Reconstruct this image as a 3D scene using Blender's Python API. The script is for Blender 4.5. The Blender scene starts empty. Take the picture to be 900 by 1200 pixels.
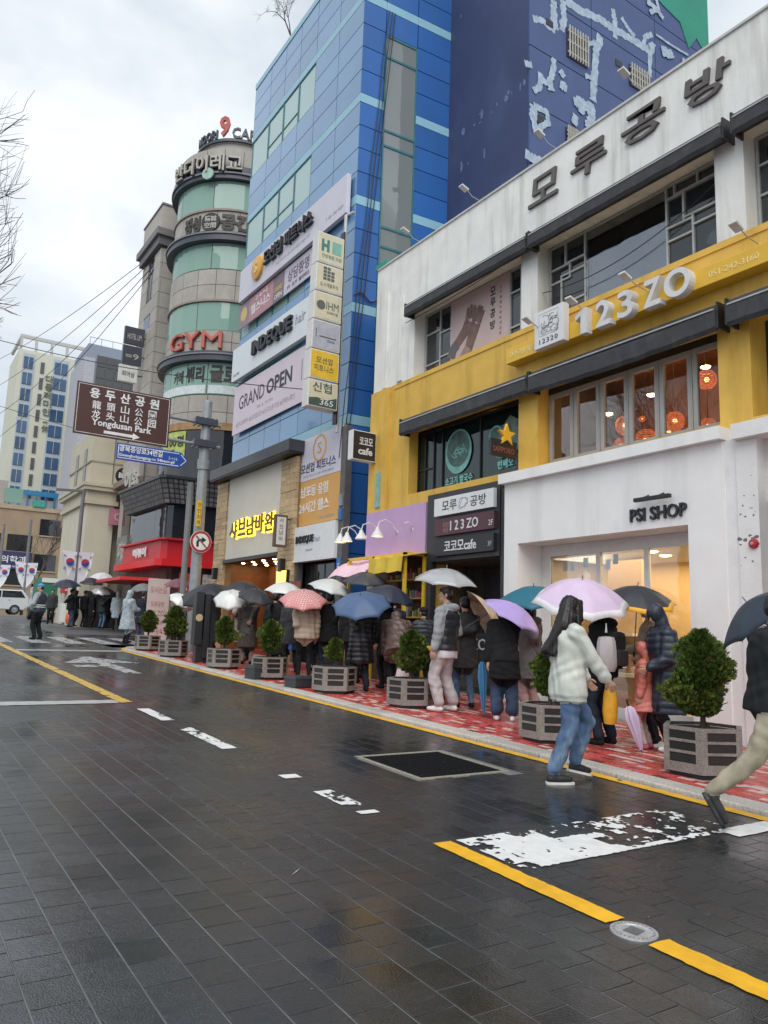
import bpy, bmesh, math, random
import numpy as np
from mathutils import Vector, Matrix, Euler
random.seed(7); rng = np.random.default_rng(11)
R = math.radians
scene = bpy.context.scene
COL = scene.collection

# ---------------------------------------------------------------- camera
SLOPE = 0.032                                   # the street climbs gently away from the camera
def gz(y):
    return SLOPE * max(-12.0, min(y, 56.0))
cam_d = bpy.data.cameras.new('camera'); cam = bpy.data.objects.new('camera', cam_d); COL.objects.link(cam)
cam_d.sensor_fit = 'VERTICAL'; cam_d.sensor_height = 24.0; cam_d.lens = 24.0 * 900 / 1200
cam_d.clip_start = 0.05; cam_d.clip_end = 2000
pit, rol, yaw = R(8.94), R(1.93), R(33.25)
fwd = Vector((math.sin(yaw) * math.cos(pit), math.cos(yaw) * math.cos(pit), math.sin(pit)))
rgt = Vector((math.cos(yaw), -math.sin(yaw), 0)); upv = rgt.cross(fwd)
r2 = math.cos(rol) * rgt + math.sin(rol) * upv; u2 = -math.sin(rol) * rgt + math.cos(rol) * upv
cam.matrix_world = Matrix(((r2.x, u2.x, -fwd.x, 0), (r2.y, u2.y, -fwd.y, 0), (r2.z, u2.z, -fwd.z, 1.42), (0, 0, 0, 1)))
scene.camera = cam

# ---------------------------------------------------------------- sky, sun, exposure
SUN_EL, SUN_AZ = R(52), R(215)                  # a soft bright place in the cloud, behind and to the left of the camera
world = bpy.data.worlds.new('World'); scene.world = world; world.use_nodes = True
wt = world.node_tree; wn = wt.nodes; wl = wt.links; wn.clear()
def N(nodes, t, **kw):
    n = nodes.new(t)
    for k, v in kw.items(): setattr(n, k, v)
    return n
sky = N(wn, 'ShaderNodeTexSky'); sky.sky_type = 'NISHITA'; sky.sun_disc = False
sky.sun_elevation = SUN_EL; sky.sun_rotation = SUN_AZ; sky.air_density = 1.0; sky.dust_density = 3.0
tc = N(wn, 'ShaderNodeTexCoord')
mp = N(wn, 'ShaderNodeMapping'); mp.inputs['Scale'].default_value = (1.0, 1.0, 1.9); mp.inputs['Location'].default_value = (3.1, 1.7, 0.4)
nz = N(wn, 'ShaderNodeTexNoise'); nz.inputs['Scale'].default_value = 1.9; nz.inputs['Detail'].default_value = 6; nz.inputs['Roughness'].default_value = 0.52; nz.inputs['Distortion'].default_value = 0.25
cr = N(wn, 'ShaderNodeValToRGB'); cr.color_ramp.elements[0].position = 0.38; cr.color_ramp.elements[0].color = (4.3, 4.85, 5.4, 1)
cr.color_ramp.elements[1].position = 0.62; cr.color_ramp.elements[1].color = (7.4, 7.75, 8.1, 1)
mxs = N(wn, 'ShaderNodeMix'); mxs.data_type = 'RGBA'; mxs.inputs[0].default_value = 0.93
bg = N(wn, 'ShaderNodeBackground'); bg.inputs['Strength'].default_value = 0.10
wo = N(wn, 'ShaderNodeOutputWorld')
wl.new(tc.outputs['Generated'], mp.inputs['Vector']); wl.new(mp.outputs['Vector'], nz.inputs['Vector']); wl.new(nz.outputs['Fac'], cr.inputs['Fac'])
wl.new(sky.outputs['Color'], mxs.inputs[6]); wl.new(cr.outputs['Color'], mxs.inputs[7]); wl.new(mxs.outputs[2], bg.inputs['Color']); wl.new(bg.outputs[0], wo.inputs['Surface'])
sl = bpy.data.lights.new('sun', 'SUN'); so = bpy.data.objects.new('sun', sl); COL.objects.link(so)
sl.energy = 1.5; sl.angle = R(60); sl.color = (1.0, 0.97, 0.92)
sd = Vector((math.sin(SUN_AZ) * math.cos(SUN_EL), math.cos(SUN_AZ) * math.cos(SUN_EL), math.sin(SUN_EL)))
so.rotation_euler = sd.to_track_quat('Z', 'Y').to_euler(); so.location = (-20, -20, 40)
scene.view_settings.view_transform = 'Standard'; scene.view_settings.look = 'None'; scene.view_settings.gamma = 1.0
scene.view_settings.exposure = 0.52
scene.cycles.max_bounces = 8; scene.cycles.transparent_max_bounces = 16; scene.cycles.use_denoising = True
scene.cycles.sample_clamp_indirect = 6.0

# ---------------------------------------------------------------- materials
MATS = {}
def mat(name, col, rough=0.6, var=0.12, scale=6.0, bump=0.0, bscale=60.0, metal=0.0, spec=0.5, island=0.0, objrand=0.0, emit=None, estr=0.0, dirt_or_light=None, dirtscale=(1, 1, 1), dirtamt=0.5, coat=0.0, trans=0.0, roughvar=0.0):
    if name in MATS: return MATS[name]
    m = bpy.data.materials.new(name); m.use_nodes = True; nt = m.node_tree; n = nt.nodes; l = nt.links
    b = n['Principled BSDF']; MATS[name] = m
    b.inputs['Roughness'].default_value = rough; b.inputs['Metallic'].default_value = metal
    b.inputs['Specular IOR Level'].default_value = spec; b.inputs['Coat Weight'].default_value = coat
    b.inputs['Transmission Weight'].default_value = trans
    c = n.new('ShaderNodeTexCoord')
    ns = n.new('ShaderNodeTexNoise'); ns.inputs['Scale'].default_value = scale; ns.inputs['Detail'].default_value = 5
    l.new(c.outputs['Object'], ns.inputs['Vector'])
    hs = n.new('ShaderNodeHueSaturation'); hs.inputs['Color'].default_value = (*col, 1)
    mr = n.new('ShaderNodeMapRange'); mr.inputs[1].default_value = 0.3; mr.inputs[2].default_value = 0.7; mr.inputs[3].default_value = 1 - var; mr.inputs[4].default_value = 1 + var
    l.new(ns.outputs['Fac'], mr.inputs[0]); val = mr.outputs[0]
    for amt, kind in ((island, 'g'), (objrand, 'o')):
        if amt:
            g = n.new('ShaderNodeNewGeometry') if kind == 'g' else n.new('ShaderNodeObjectInfo')
            q = n.new('ShaderNodeMapRange'); q.inputs[3].default_value = 1 - amt; q.inputs[4].default_value = 1 + amt
            l.new(g.outputs['Random Per Island' if kind == 'g' else 'Random'], q.inputs[0])
            mu = n.new('ShaderNodeMath'); mu.operation = 'MULTIPLY'; l.new(val, mu.inputs[0]); l.new(q.outputs[0], mu.inputs[1]); val = mu.outputs[0]
    l.new(val, hs.inputs['Value']); out = hs.outputs['Color']
    if dirt_or_light:
        m2 = n.new('ShaderNodeMapping'); m2.inputs['Scale'].default_value = dirtscale
        n2 = n.new('ShaderNodeTexNoise'); n2.inputs['Scale'].default_value = 1.0; n2.inputs['Detail'].default_value = 7; n2.inputs['Roughness'].default_value = 0.62
        l.new(c.outputs['Object'], m2.inputs['Vector']); l.new(m2.outputs['Vector'], n2.inputs['Vector'])
        r3 = n.new('ShaderNodeMapRange'); r3.inputs[1].default_value = 0.5; r3.inputs[2].default_value = 0.75; r3.inputs[4].default_value = dirtamt
        l.new(n2.outputs['Fac'], r3.inputs[0])
        mx = n.new('ShaderNodeMix'); mx.data_type = 'RGBA'; mx.inputs[7].default_value = (*dirt_or_light, 1)
        l.new(r3.outputs[0], mx.inputs[0]); l.new(out, mx.inputs[6]); out = mx.outputs[2]
    l.new(out, b.inputs['Base Color'])
    if roughvar:
        r4 = n.new('ShaderNodeMapRange'); r4.inputs[1].default_value = 0.3; r4.inputs[2].default_value = 0.7
        r4.inputs[3].default_value = max(0.02, rough - roughvar); r4.inputs[4].default_value = rough + roughvar
        l.new(ns.outputs['Fac'], r4.inputs[0]); l.new(r4.outputs[0], b.inputs['Roughness'])
    if bump:
        nb = n.new('ShaderNodeTexNoise'); nb.inputs['Scale'].default_value = bscale; nb.inputs['Detail'].default_value = 3
        l.new(c.outputs['Object'], nb.inputs['Vector'])
        bp = n.new('ShaderNodeBump'); bp.inputs['Strength'].default_value = bump; bp.inputs['Distance'].default_value = 0.01
        l.new(nb.outputs['Fac'], bp.inputs['Height']); l.new(bp.outputs['Normal'], b.inputs['Normal'])
    if emit:
        b.inputs['Emission Color'].default_value = (*emit, 1); b.inputs['Emission Strength'].default_value = estr
    return m
def glass(name, tint=(0.8, 0.85, 0.86), thru=0.75, rough=0.02, body=(0.02, 0.025, 0.03), refl=1.0):
    """A pane: clear part, dark body and a Fresnel reflection."""
    if name in MATS: return MATS[name]
    m = bpy.data.materials.new(name); m.use_nodes = True; nt = m.node_tree; n = nt.nodes; l = nt.links; n.clear(); MATS[name] = m
    o = n.new('ShaderNodeOutputMaterial'); t = n.new('ShaderNodeBsdfTransparent'); t.inputs[0].default_value = (*tint, 1)
    d = n.new('ShaderNodeBsdfDiffuse'); d.inputs[0].default_value = (*body, 1)
    g = n.new('ShaderNodeBsdfGlossy'); g.inputs['Roughness'].default_value = rough; g.inputs[0].default_value = (0.95, 0.97, 1, 1)
    a = n.new('ShaderNodeMixShader'); a.inputs[0].default_value = thru; l.new(d.outputs[0], a.inputs[1]); l.new(t.outputs[0], a.inputs[2])
    f = n.new('ShaderNodeFresnel'); f.inputs[0].default_value = 1.52
    q = n.new('ShaderNodeMath'); q.operation = 'MULTIPLY_ADD'; q.inputs[1].default_value = refl; q.inputs[2].default_value = 0.02 * refl; l.new(f.outputs[0], q.inputs[0])
    b = n.new('ShaderNodeMixShader'); l.new(q.outputs[0], b.inputs[0]); l.new(a.outputs[0], b.inputs[1]); l.new(g.outputs[0], b.inputs[2])
    # gently uneven pane
    c = n.new('ShaderNodeTexCoord'); ns = n.new('ShaderNodeTexNoise'); ns.inputs['Scale'].default_value = 1.3; l.new(c.outputs['Object'], ns.inputs['Vector'])
    bp = n.new('ShaderNodeBump'); bp.inputs['Strength'].default_value = 0.08; bp.inputs['Distance'].default_value = 0.05; l.new(ns.outputs['Fac'], bp.inputs['Height']); l.new(bp.outputs[0], g.inputs['Normal'])
    l.new(b.outputs[0], o.inputs[0]); return m
def emitter(name, col, s):
    return mat(name, tuple(min(1, c) for c in col), 0.5, 0.03, emit=col, estr=s)

# ---------------------------------------------------------------- mesh helpers
class MB:
    def __init__(self): self.v = []; self.f = []; self.m = []
    def add(self, vs, fs, mi=0):
        o = len(self.v); self.v += [tuple(p) for p in vs]; self.f += [tuple(i + o for i in q) for q in fs]; self.m += [mi] * len(fs); return self
    def box(self, x0, x1, y0, y1, z0, z1, mi=0):
        if x0 > x1: x0, x1 = x1, x0
        if y0 > y1: y0, y1 = y1, y0
        if z0 > z1: z0, z1 = z1, z0
        return self.add([(x0, y0, z0), (x1, y0, z0), (x1, y1, z0), (x0, y1, z0), (x0, y0, z1), (x1, y0, z1), (x1, y1, z1), (x0, y1, z1)],
                 [(0, 3, 2, 1), (4, 5, 6, 7), (0, 1, 5, 4), (1, 2, 6, 5), (2, 3, 7, 6), (3, 0, 4, 7)], mi)
    def obox(self, c, ax, ay, az, mi=0):
        """Box about centre c with half-axis vectors."""
        c, ax, ay, az = Vector(c), Vector(ax), Vector(ay), Vector(az)
        vs = [c + sx * ax + sy * ay + sz * az for sz in (-1, 1) for sx, sy in ((-1, -1), (1, -1), (1, 1), (-1, 1))]
        return self.add(vs, [(0, 3, 2, 1), (4, 5, 6, 7), (0, 1, 5, 4), (1, 2, 6, 5), (2, 3, 7, 6), (3, 0, 4, 7)], mi)
    def prism(self, poly, z0, z1, mi=0):
        n = len(poly); vs = [(p[0], p[1], z0) for p in poly] + [(p[0], p[1], z1) for p in poly]
        return self.add(vs, [tuple(reversed(range(n))), tuple(range(n, 2 * n))] + [(i, (i + 1) % n, (i + 1) % n + n, i + n) for i in range(n)], mi)
    def xprism(self, poly, x0, x1, mi=0):
        """Outline in (y, z), extruded along x."""
        n = len(poly); vs = [(x0, p[0], p[1]) for p in poly] + [(x1, p[0], p[1]) for p in poly]
        return self.add(vs, [tuple(range(n)), tuple(reversed(range(n, 2 * n)))] + [(i, i + n, (i + 1) % n + n, (i + 1) % n) for i in range(n)], mi)
    def yprism(self, poly, y0, y1, mi=0):
        n = len(poly); vs = [(p[0], y0, p[1]) for p in poly] + [(p[0], y1, p[1]) for p in poly]
        return self.add(vs, [tuple(reversed(range(n))), tuple(range(n, 2 * n))] + [(i, (i + 1) % n, (i + 1) % n + n, i + n) for i in range(n)], mi)
    def tube(self, pts, rad, n=8, mi=0, cap=True):
        pts = [Vector(p) for p in pts]; k = len(pts)
        rad = [rad] * k if isinstance(rad, (int, float)) else rad
        vs = []; prev = None
        for i, p in enumerate(pts):
            d = (pts[min(i + 1, k - 1)] - pts[max(i - 1, 0)]).normalized()
            if prev is None:
                a = d.orthogonal().normalized()
            else:
                a = (prev - d * prev.dot(d));
                a = a.normalized() if a.length > 1e-6 else d.orthogonal().normalized()
            prev = a; b = d.cross(a)
            for j in range(n):
                t = 2 * math.pi * j / n; vs.append(p + rad[i] * (math.cos(t) * a + math.sin(t) * b))
        fs = [(i * n + j, i * n + (j + 1) % n, (i + 1) * n + (j + 1) % n, (i + 1) * n + j) for i in range(k - 1) for j in range(n)]
        if cap: fs += [tuple(reversed(range(n))), tuple(range((k - 1) * n, k * n))]
        return self.add(vs, fs, mi)
    def lathe(self, prof, n=16, c=(0, 0, 0), mi=0, a0=0.0, a1=2 * math.pi, axis=None):
        """Profile of (r, z) about z through c, or about the given axis."""
        full = abs(a1 - a0 - 2 * math.pi) < 1e-6; m = n if full else n + 1
        q = Vector(axis).to_track_quat('Z', 'Y') if axis else None
        vs = []
        for r, z in prof:
            for j in range(m):
                t = a0 + (a1 - a0) * j / n; p = Vector((r * math.cos(t), r * math.sin(t), z))
                if q: p = q @ p
                vs.append(p + Vector(c))
        fs = []
        for i in range(len(prof) - 1):
            for j in range(n):
                fs.append((i * m + j, i * m + (j + 1) % m, (i + 1) * m + (j + 1) % m, (i + 1) * m + j))
        return self.add(vs, fs, mi)
    def sphere(self, c, r, n=10, mi=0):
        rx, ry, rz = (r, r, r) if isinstance(r, (int, float)) else r
        k = n // 2; vs = []; fs = []
        for i in range(k + 1):
            p = math.pi * i / k
            for j in range(n):
                t = 2 * math.pi * j / n
                vs.append((c[0] + rx * math.sin(p) * math.cos(t), c[1] + ry * math.sin(p) * math.sin(t), c[2] - rz * math.cos(p)))
        for i in range(k):
            for j in range(n): fs.append((i * n + j, i * n + (j + 1) % n, (i + 1) * n + (j + 1) % n, (i + 1) * n + j))
        return self.add(vs, fs, mi)
    def mesh(self, name):
        me = bpy.data.meshes.new(name); me.from_pydata(self.v, [], self.f)
        if any(self.m): me.polygons.foreach_set('material_index', self.m)
        me.update(); return me
    def build(self, name, mats, parent=None, smooth=False, bevel=0.0, fix=False):
        me = self.mesh(name)
        if fix or bevel or smooth:
            bm = bmesh.new(); bm.from_mesh(me)
            if smooth: bmesh.ops.remove_doubles(bm, verts=bm.verts, dist=1e-5)
            bmesh.ops.recalc_face_normals(bm, faces=bm.faces); bm.to_mesh(me); bm.free()
        return link(name, me, mats, parent, smooth, bevel)
WC = set()                                      # Empties whose parts are given in world coordinates
def link(name, me, mats, parent=None, smooth=False, bevel=0.0):
    for m in (mats if isinstance(mats, (list, tuple)) else [mats]):
        if len(me.materials) < (len(mats) if isinstance(mats, (list, tuple)) else 1): me.materials.append(m)
    o = bpy.data.objects.new(name, me); COL.objects.link(o)
    if smooth:
        me.polygons.foreach_set('use_smooth', [True] * len(me.polygons))
        if smooth == 'auto': me.set_sharp_from_angle(angle=R(38))
    if bevel:
        b = o.modifiers.new('bevel', 'BEVEL'); b.width = bevel; b.segments = 2; b.limit_method = 'ANGLE'
    if parent:
        o.parent = parent
        if parent.name in WC: o.matrix_parent_inverse = parent.matrix_basis.inverted()
    return o
def tag(o, label=None, cat=None, group=None, kind=None):
    if label: o['label'] = label
    if cat: o['category'] = cat
    if group: o['group'] = group
    if kind: o['kind'] = kind
    return o
def empty(name, label, cat, loc=(0, 0, 0), rz=0.0, group=None):
    o = bpy.data.objects.new(name, None); COL.objects.link(o); o.location = loc; o.rotation_euler = (0, 0, rz); o.empty_display_size = 0.2
    return tag(o, label, cat, group)
def site(name, label, cat, loc, rz=0.0, group=None):
    o = empty(name, label, cat, loc, rz, group); WC.add(o.name); return o
def inst(o, parent, loc, rot=None, name=None, scale=None):
    c = o.copy(); COL.objects.link(c); c.parent = parent; c.location = loc
    if rot: c.rotation_euler = rot
    if scale: c.scale = scale
    return c
def copy_tree(o, parent=None):
    c = o.copy(); COL.objects.link(c)
    if parent: c.parent = parent
    for ch in list(o.children): copy_tree(ch, c)
    return c

# ---------------------------------------------------------------- lettering
TXT = {}
def text_mesh(s, bold=0.0, res=2, spacing=1.0):
    """Unit text as (verts, faces): x right, y up, z depth 0..1; bounding box from the origin."""
    k = (s, bold, res, spacing)
    if k in TXT: return TXT[k]
    cu = bpy.data.curves.new('t', 'FONT'); cu.body = s; cu.extrude = 0.5; cu.resolution_u = res; cu.offset = bold; cu.space_character = spacing
    o = bpy.data.objects.new('t', cu); me = bpy.data.meshes.new_from_object(o)
    n = len(me.vertices); co = np.empty(n * 3); me.vertices.foreach_get('co', co); co = co.reshape(-1, 3)
    fs = [tuple(p.vertices) for p in me.polygons]
    co[:, 2] += 0.5; co[:, 0] -= co[:, 0].min(); co[:, 1] -= co[:, 1].min()
    bpy.data.objects.remove(o); bpy.data.meshes.remove(me); bpy.data.curves.remove(cu)
    TXT[k] = (co, fs); return TXT[k]
def letters(s, P, right, up, w, h, depth, m, parent, name='lettering', bold=0.0, shear=0.0, res=2, spacing=1.0, mats=None, wrap=None):
    """s fitted in a w x h box whose lower left corner is P; stands depth proud along right x up."""
    co, fs = text_mesh(s, bold, res, spacing); co = co.copy(); mx = co.max(axis=0)
    if h is None: h = w * mx[1] / mx[0]
    if w is None: w = h * mx[0] / mx[1]
    co[:, 0] *= w / mx[0]; co[:, 1] *= h / mx[1]; co[:, 0] += shear * co[:, 1]; co[:, 2] *= depth
    if wrap: pts = [wrap(a, b, c) for a, b, c in co]
    else:
        P, r, u = Vector(P), Vector(right).normalized(), Vector(up).normalized(); nn = r.cross(u)
        pts = [P + r * a + u * b + nn * c for a, b, c in co]
    me = bpy.data.meshes.new(name); me.from_pydata([tuple(p) for p in pts], [], fs); me.update()
    return link(name, me, m, parent)
FR, UP, PR = (0, -1, 0), (0, 0, 1), (1, 0, 0)      # street face: reads towards -y; cross face: reads towards +x
def copy_at(o, loc, label=None):
    c = copy_tree(o); c.location = loc
    if label: c['label'] = label
    return c
# ================================================================ ground, road, pavement
def sheet(name, x0, x1, ys, dz, m):
    """A sheet that follows the street's gradient."""
    b = MB()
    for y in ys:
        b.v += [(x0, y, gz(y) + dz), (x1, y, gz(y) + dz)]
    b.f = [(2 * i, 2 * i + 1, 2 * i + 3, 2 * i + 2) for i in range(len(ys) - 1)]; b.m = [0] * len(b.f)
    return b.build(name, m)
YS = [-60, -12, 0, 10, 20, 30, 40, 50, 56, 120, 400, 900]
tag(sheet('ground', -500, 700, YS, -0.09, mat('ground_grey', (0.10, 0.10, 0.105), 0.6)), kind='structure')
grout = mat('grout', (0.15, 0.152, 0.152), 0.5, 0.35, 3, bump=0.3, bscale=90)
road = tag(sheet('road', -9, 5.94, [-12, 0, 8, 16, 24, 32, 40, 48, 56], -0.0035, grout), kind='structure')
crossroad = tag(sheet('side_road', 5.94, 60, [24.6, 27, 31.0], -0.012, mat('wet_asphalt', (0.045, 0.046, 0.05), 0.22, 0.2, 1.2, bump=0.3, bscale=120, roughvar=0.12)), kind='structure')
# wet granite setts: a water film that comes and goes
def sett_mat(name, kind):
    m = mat(name, (0.020, 0.0226, 0.0255), 0.3, 0.25, 26, spec=0.95, **({'objrand': 0.16} if kind == 'o' else {'island': 0.16}))
    nt = m.node_tree; n = nt.nodes; l = nt.links; b = n['Principled BSDF']
    g = n.new('ShaderNodeNewGeometry')
    w = n.new('ShaderNodeTexNoise'); w.inputs['Scale'].default_value = 0.55; w.inputs['Detail'].default_value = 6; w.inputs['Roughness'].default_value = 0.6
    l.new(g.outputs['Position'], w.inputs['Vector'])
    q = n.new('ShaderNodeMapRange'); q.inputs[1].default_value = 0.40; q.inputs[2].default_value = 0.62; q.inputs[3].default_value = 0.10; q.inputs[4].default_value = 0.33
    l.new(w.outputs['Fac'], q.inputs[0])
    rd = n.new('ShaderNodeObjectInfo') if kind == 'o' else g
    q2 = n.new('ShaderNodeMapRange'); q2.inputs[3].default_value = -0.02; q2.inputs[4].default_value = 0.03
    l.new(rd.outputs['Random' if kind == 'o' else 'Random Per Island'], q2.inputs[0])
    ad = n.new('ShaderNodeMath'); ad.operation = 'ADD'; l.new(q.outputs[0], ad.inputs[0]); l.new(q2.outputs[0], ad.inputs[1]); l.new(ad.outputs[0], b.inputs['Roughness'])
    f = n.new('ShaderNodeTexNoise'); f.inputs['Scale'].default_value = 120; f.inputs['Detail'].default_value = 2; l.new(g.outputs['Position'], f.inputs['Vector'])
    f2 = n.new('ShaderNodeTexNoise'); f2.inputs['Scale'].default_value = 9; f2.inputs['Detail'].default_value = 3; l.new(g.outputs['Position'], f2.inputs['Vector'])
    sm = n.new('ShaderNodeMath'); sm.operation = 'MULTIPLY_ADD'; sm.inputs[1].default_value = 1.6; l.new(f2.outputs['Fac'], sm.inputs[0]); l.new(f.outputs['Fac'], sm.inputs[2])
    bs = n.new('ShaderNodeMapRange'); bs.inputs[1].default_value = 0.1; bs.inputs[2].default_value = 0.36; bs.inputs[3].default_value = 0.16; bs.inputs[4].default_value = 1.0
    l.new(ad.outputs[0], bs.inputs[0])
    bp = n.new('ShaderNodeBump'); bp.inputs['Distance'].default_value = 0.004; l.new(bs.outputs[0], bp.inputs['Strength']); l.new(sm.outputs[0], bp.inputs['Height']); l.new(bp.outputs[0], b.inputs['Normal'])
    return m
SETT_O, SETT_I = sett_mat('wet_sett', 'o'), sett_mat('wet_sett_far', 'g')
CW, CL, GAP = 0.1925, 0.209, 0.0026
def sett_geo(b, x0, x1, y0, y1, jit, z=0.0, ch=0.0015, th=0.012):
    """One sett: a chamfered top; about 20 triangles."""
    zz = [z + random.uniform(-jit, jit) for _ in range(4)]
    P = [(x0, y0), (x1, y0), (x1, y1), (x0, y1)]; I = [(x0 + ch, y0 + ch), (x1 - ch, y0 + ch), (x1 - ch, y1 - ch), (x0 + ch, y1 - ch)]
    g = [gz(p[1]) if jit else 0 for p in P]
    vs = [(P[i][0], P[i][1], g[i] + z - th) for i in range(4)] + [(P[i][0], P[i][1], g[i] + zz[i] - ch * 0.7) for i in range(4)] + [(I[i][0], I[i][1], g[i] + zz[i]) for i in range(4)]
    b.add(vs, [(i, (i + 1) % 4, (i + 1) % 4 + 4, i + 4) for i in range(4)] + [(i + 4, (i + 1) % 4 + 4, (i + 1) % 4 + 8, i + 8) for i in range(4)] + [(8, 9, 10, 11)])
slots = []
for i in range(-50, 31):
    x0 = 0.03 + i * CW; x1 = x0 + CW
    if x1 < -8.9 or x0 > 5.93: continue
    off = (0.5 if i % 2 else 0.0) * CL + random.uniform(-0.012, 0.012)
    for j in range(-4, 240):
        y0 = j * CL + off
        if y0 > 47.5: break
        slots.append((x0, min(x1, 5.935), y0, y0 + CL))
def inframe(x, y, pad=40):
    v = Vector((x, y, gz(y) - 1.42)); d = v.dot(fwd)
    if d < 0.3: return None
    a, c = 450 + 900 * v.dot(r2) / d, 600 - 900 * v.dot(u2) / d
    return d if -pad < a < 900 + pad and -pad < c < 1200 + pad else None
seen = []; rest = []
GRATE = (4.10, 5.16, 5.55, 6.66)
for s in slots:
    cx, cy = (s[0] + s[1]) / 2, (s[2] + s[3]) / 2
    if GRATE[0] < cx < GRATE[1] and GRATE[2] < cy < GRATE[3]: continue
    d = inframe(cx, cy)
    (seen if d else rest).append((d or 99, s))
seen.sort(key=lambda q: q[0])
pm = MB(); sett_geo(pm, -CW / 2 + GAP * 1.3, CW / 2 - GAP * 1.3, -CL / 2 + GAP * 1.15, CL / 2 - GAP * 1.15, 0.0)
pme = pm.mesh('paving_sett'); pme.materials.append(SETT_O)
for d, s in seen[:298]:
    o = bpy.data.objects.new('paving_sett', pme); COL.objects.link(o); o.parent = road
    cx, cy = (s[0] + s[1]) / 2, (s[2] + s[3]) / 2
    o.location = (cx, cy, gz(cy) + random.uniform(-0.0006, 0.0006)); o.rotation_euler = (math.atan(SLOPE) + random.gauss(0, 0.004), random.gauss(0, 0.004), random.gauss(0, 0.002))
far = MB()
for d, s in seen[298:] + rest: sett_geo(far, s[0] + GAP * 1.3, s[1] - GAP * 1.3, s[2] + GAP * 1.15, s[3] - GAP * 1.15, 0.0009)
o = far.build('paving_setts', SETT_I, road); tag(o, kind='stuff')

# kerb and red pavement
KZ = 0.045
kerb = tag(MB().build('kerb', mat('kerb_bed', (0.2, 0.2, 0.2))), kind='structure')
pavement = tag(sheet('pavement', 6.22, 9.4, [-12, 0, 8, 16, 22.2], KZ - 0.016, mat('pavement_bed', (0.28, 0.20, 0.19), 0.5)), kind='structure')
kst = mat('kerb_granite', (0.50, 0.475, 0.44), 0.42, 0.25, 40, bump=0.3, bscale=150, objrand=0.12, dirt_or_light=(0.14, 0.13, 0.12), dirtscale=(3, 1.5, 3), dirtamt=0.35)
kb = MB().obox((0, 0, -0.06), (0.128, 0, 0), (0, 0.494, 0), (0, 0, 0.06)); kme = None
for j in range(-8, 22):
    if kme is None:
        ko = kb.build('kerb_stone', kst, kerb, bevel=0.012); kme = ko
    else:
        ko = kme.copy(); COL.objects.link(ko)
    y = j + 0.5; ko.location = (6.085, y, gz(y) + KZ + random.uniform(-0.003, 0.003)); ko.rotation_euler = (math.atan(SLOPE), 0, random.gauss(0, 0.002))
kc = MB()                                       # the rounded corner into the side street
arc = [(7.7 - 1.62 * math.cos(t), 22.0 + 1.9 * math.sin(t)) for t in [math.pi / 2 * i / 9 for i in range(10)]]
arc2 = [(7.7 - 1.36 * math.cos(t), 22.0 + 1.64 * math.sin(t)) for t in [math.pi / 2 * i / 9 for i in range(10)]]
arc3 = [(7.7 - 1.74 * math.cos(t), 22.0 + 2.02 * math.sin(t)) for t in [math.pi / 2 * i / 9 for i in range(10)]]
for i in range(9):
    kc.prism([arc[i], arc[i + 1], arc2[i + 1], arc2[i]], gz(23) - 0.1, gz(23) + KZ)
kc.prism([(7.7, 23.64), (7.7, 23.9), (20, 23.9), (20, 23.64)], gz(23) - 0.1, gz(23) + KZ)
kc.build('kerb_corner', kst, kerb, fix=True)
MB().prism([(6.35, 22.2), (20, 22.2), (20, 23.64)] + arc2[::-1], gz(23) - 0.2, gz(23) + KZ - 0.006).build('pavement_corner', mat('red_pavement', (0.36, 0.07, 0.065), 0.35, 0.3, 14), pavement, fix=True)
tiles = []
TW, TL = 0.074, 0.15
redm = lambda k: [mat('red_tile' + k, (0.50, 0.075, 0.065), 0.30, 0.2, 20, roughvar=0.12, **({'objrand': 0.25} if k else {'island': 0.25})),
                  mat('pale_tile' + k, (0.62, 0.46, 0.42), 0.34, 0.2, 20, **({'objrand': 0.15} if k else {'island': 0.15})),
                  mat('dark_red_tile' + k, (0.20, 0.035, 0.04), 0.28, 0.2, 20, **({'objrand': 0.2} if k else {'island': 0.2}))]
RI, RO = redm(''), redm('_near')
for i in range(int(2.75 / 0.074)):
    x0 = 6.225 + i * TW; off = (i % 2) * TL / 2 + random.uniform(-0.02, 0.02)
    for j in range(-8, 152):
        y0 = j * TL + off; k = random.random(); mi = 1 if k < 0.17 else (2 if k < 0.30 else 0)
        # pale pieces gather in ragged drifts
        if mi == 0 and math.sin(y0 * 3.1 + 2 * math.sin(x0 * 5)) + math.sin(x0 * 7.3 + y0) > 1.3 and random.random() < 0.30: mi = 1
        tiles.append((inframe(x0 + TW / 2, y0 + TL / 2) or 99, x0, y0, mi))
tiles.sort()
tmes = []
for k in range(3):
    tb = MB(); sett_geo(tb, -TW / 2 + 0.002, TW / 2 - 0.002, -TL / 2 + 0.002, TL / 2 - 0.002, 0.0, ch=0.003, th=0.014)
    tm = tb.mesh('paving_tile'); tm.materials.append(RO[k]); tmes.append(tm)
tb = MB()
for n_, (d, x0, y0, mi) in enumerate(tiles):
    if n_ < 295:
        o = bpy.data.objects.new('paving_tile', tmes[mi]); COL.objects.link(o); o.parent = pavement
        o.location = (x0 + TW / 2, y0 + TL / 2, gz(y0 + TL / 2) + KZ + random.uniform(-0.001, 0.001)); o.rotation_euler = (math.atan(SLOPE) + random.gauss(0, 0.004), random.gauss(0, 0.004), random.gauss(0, 0.01))
    else:
        c0 = len(tb.f); sett_geo(tb, x0 + 0.002, x0 + TW - 0.002, y0 + 0.002, y0 + TL - 0.002, 0.001, z=KZ, ch=0.003, th=0.014); tb.m[c0:] = [mi] * (len(tb.f) - c0)
tag(tb.build('paving_tiles', RI, pavement), kind='stuff')

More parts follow.
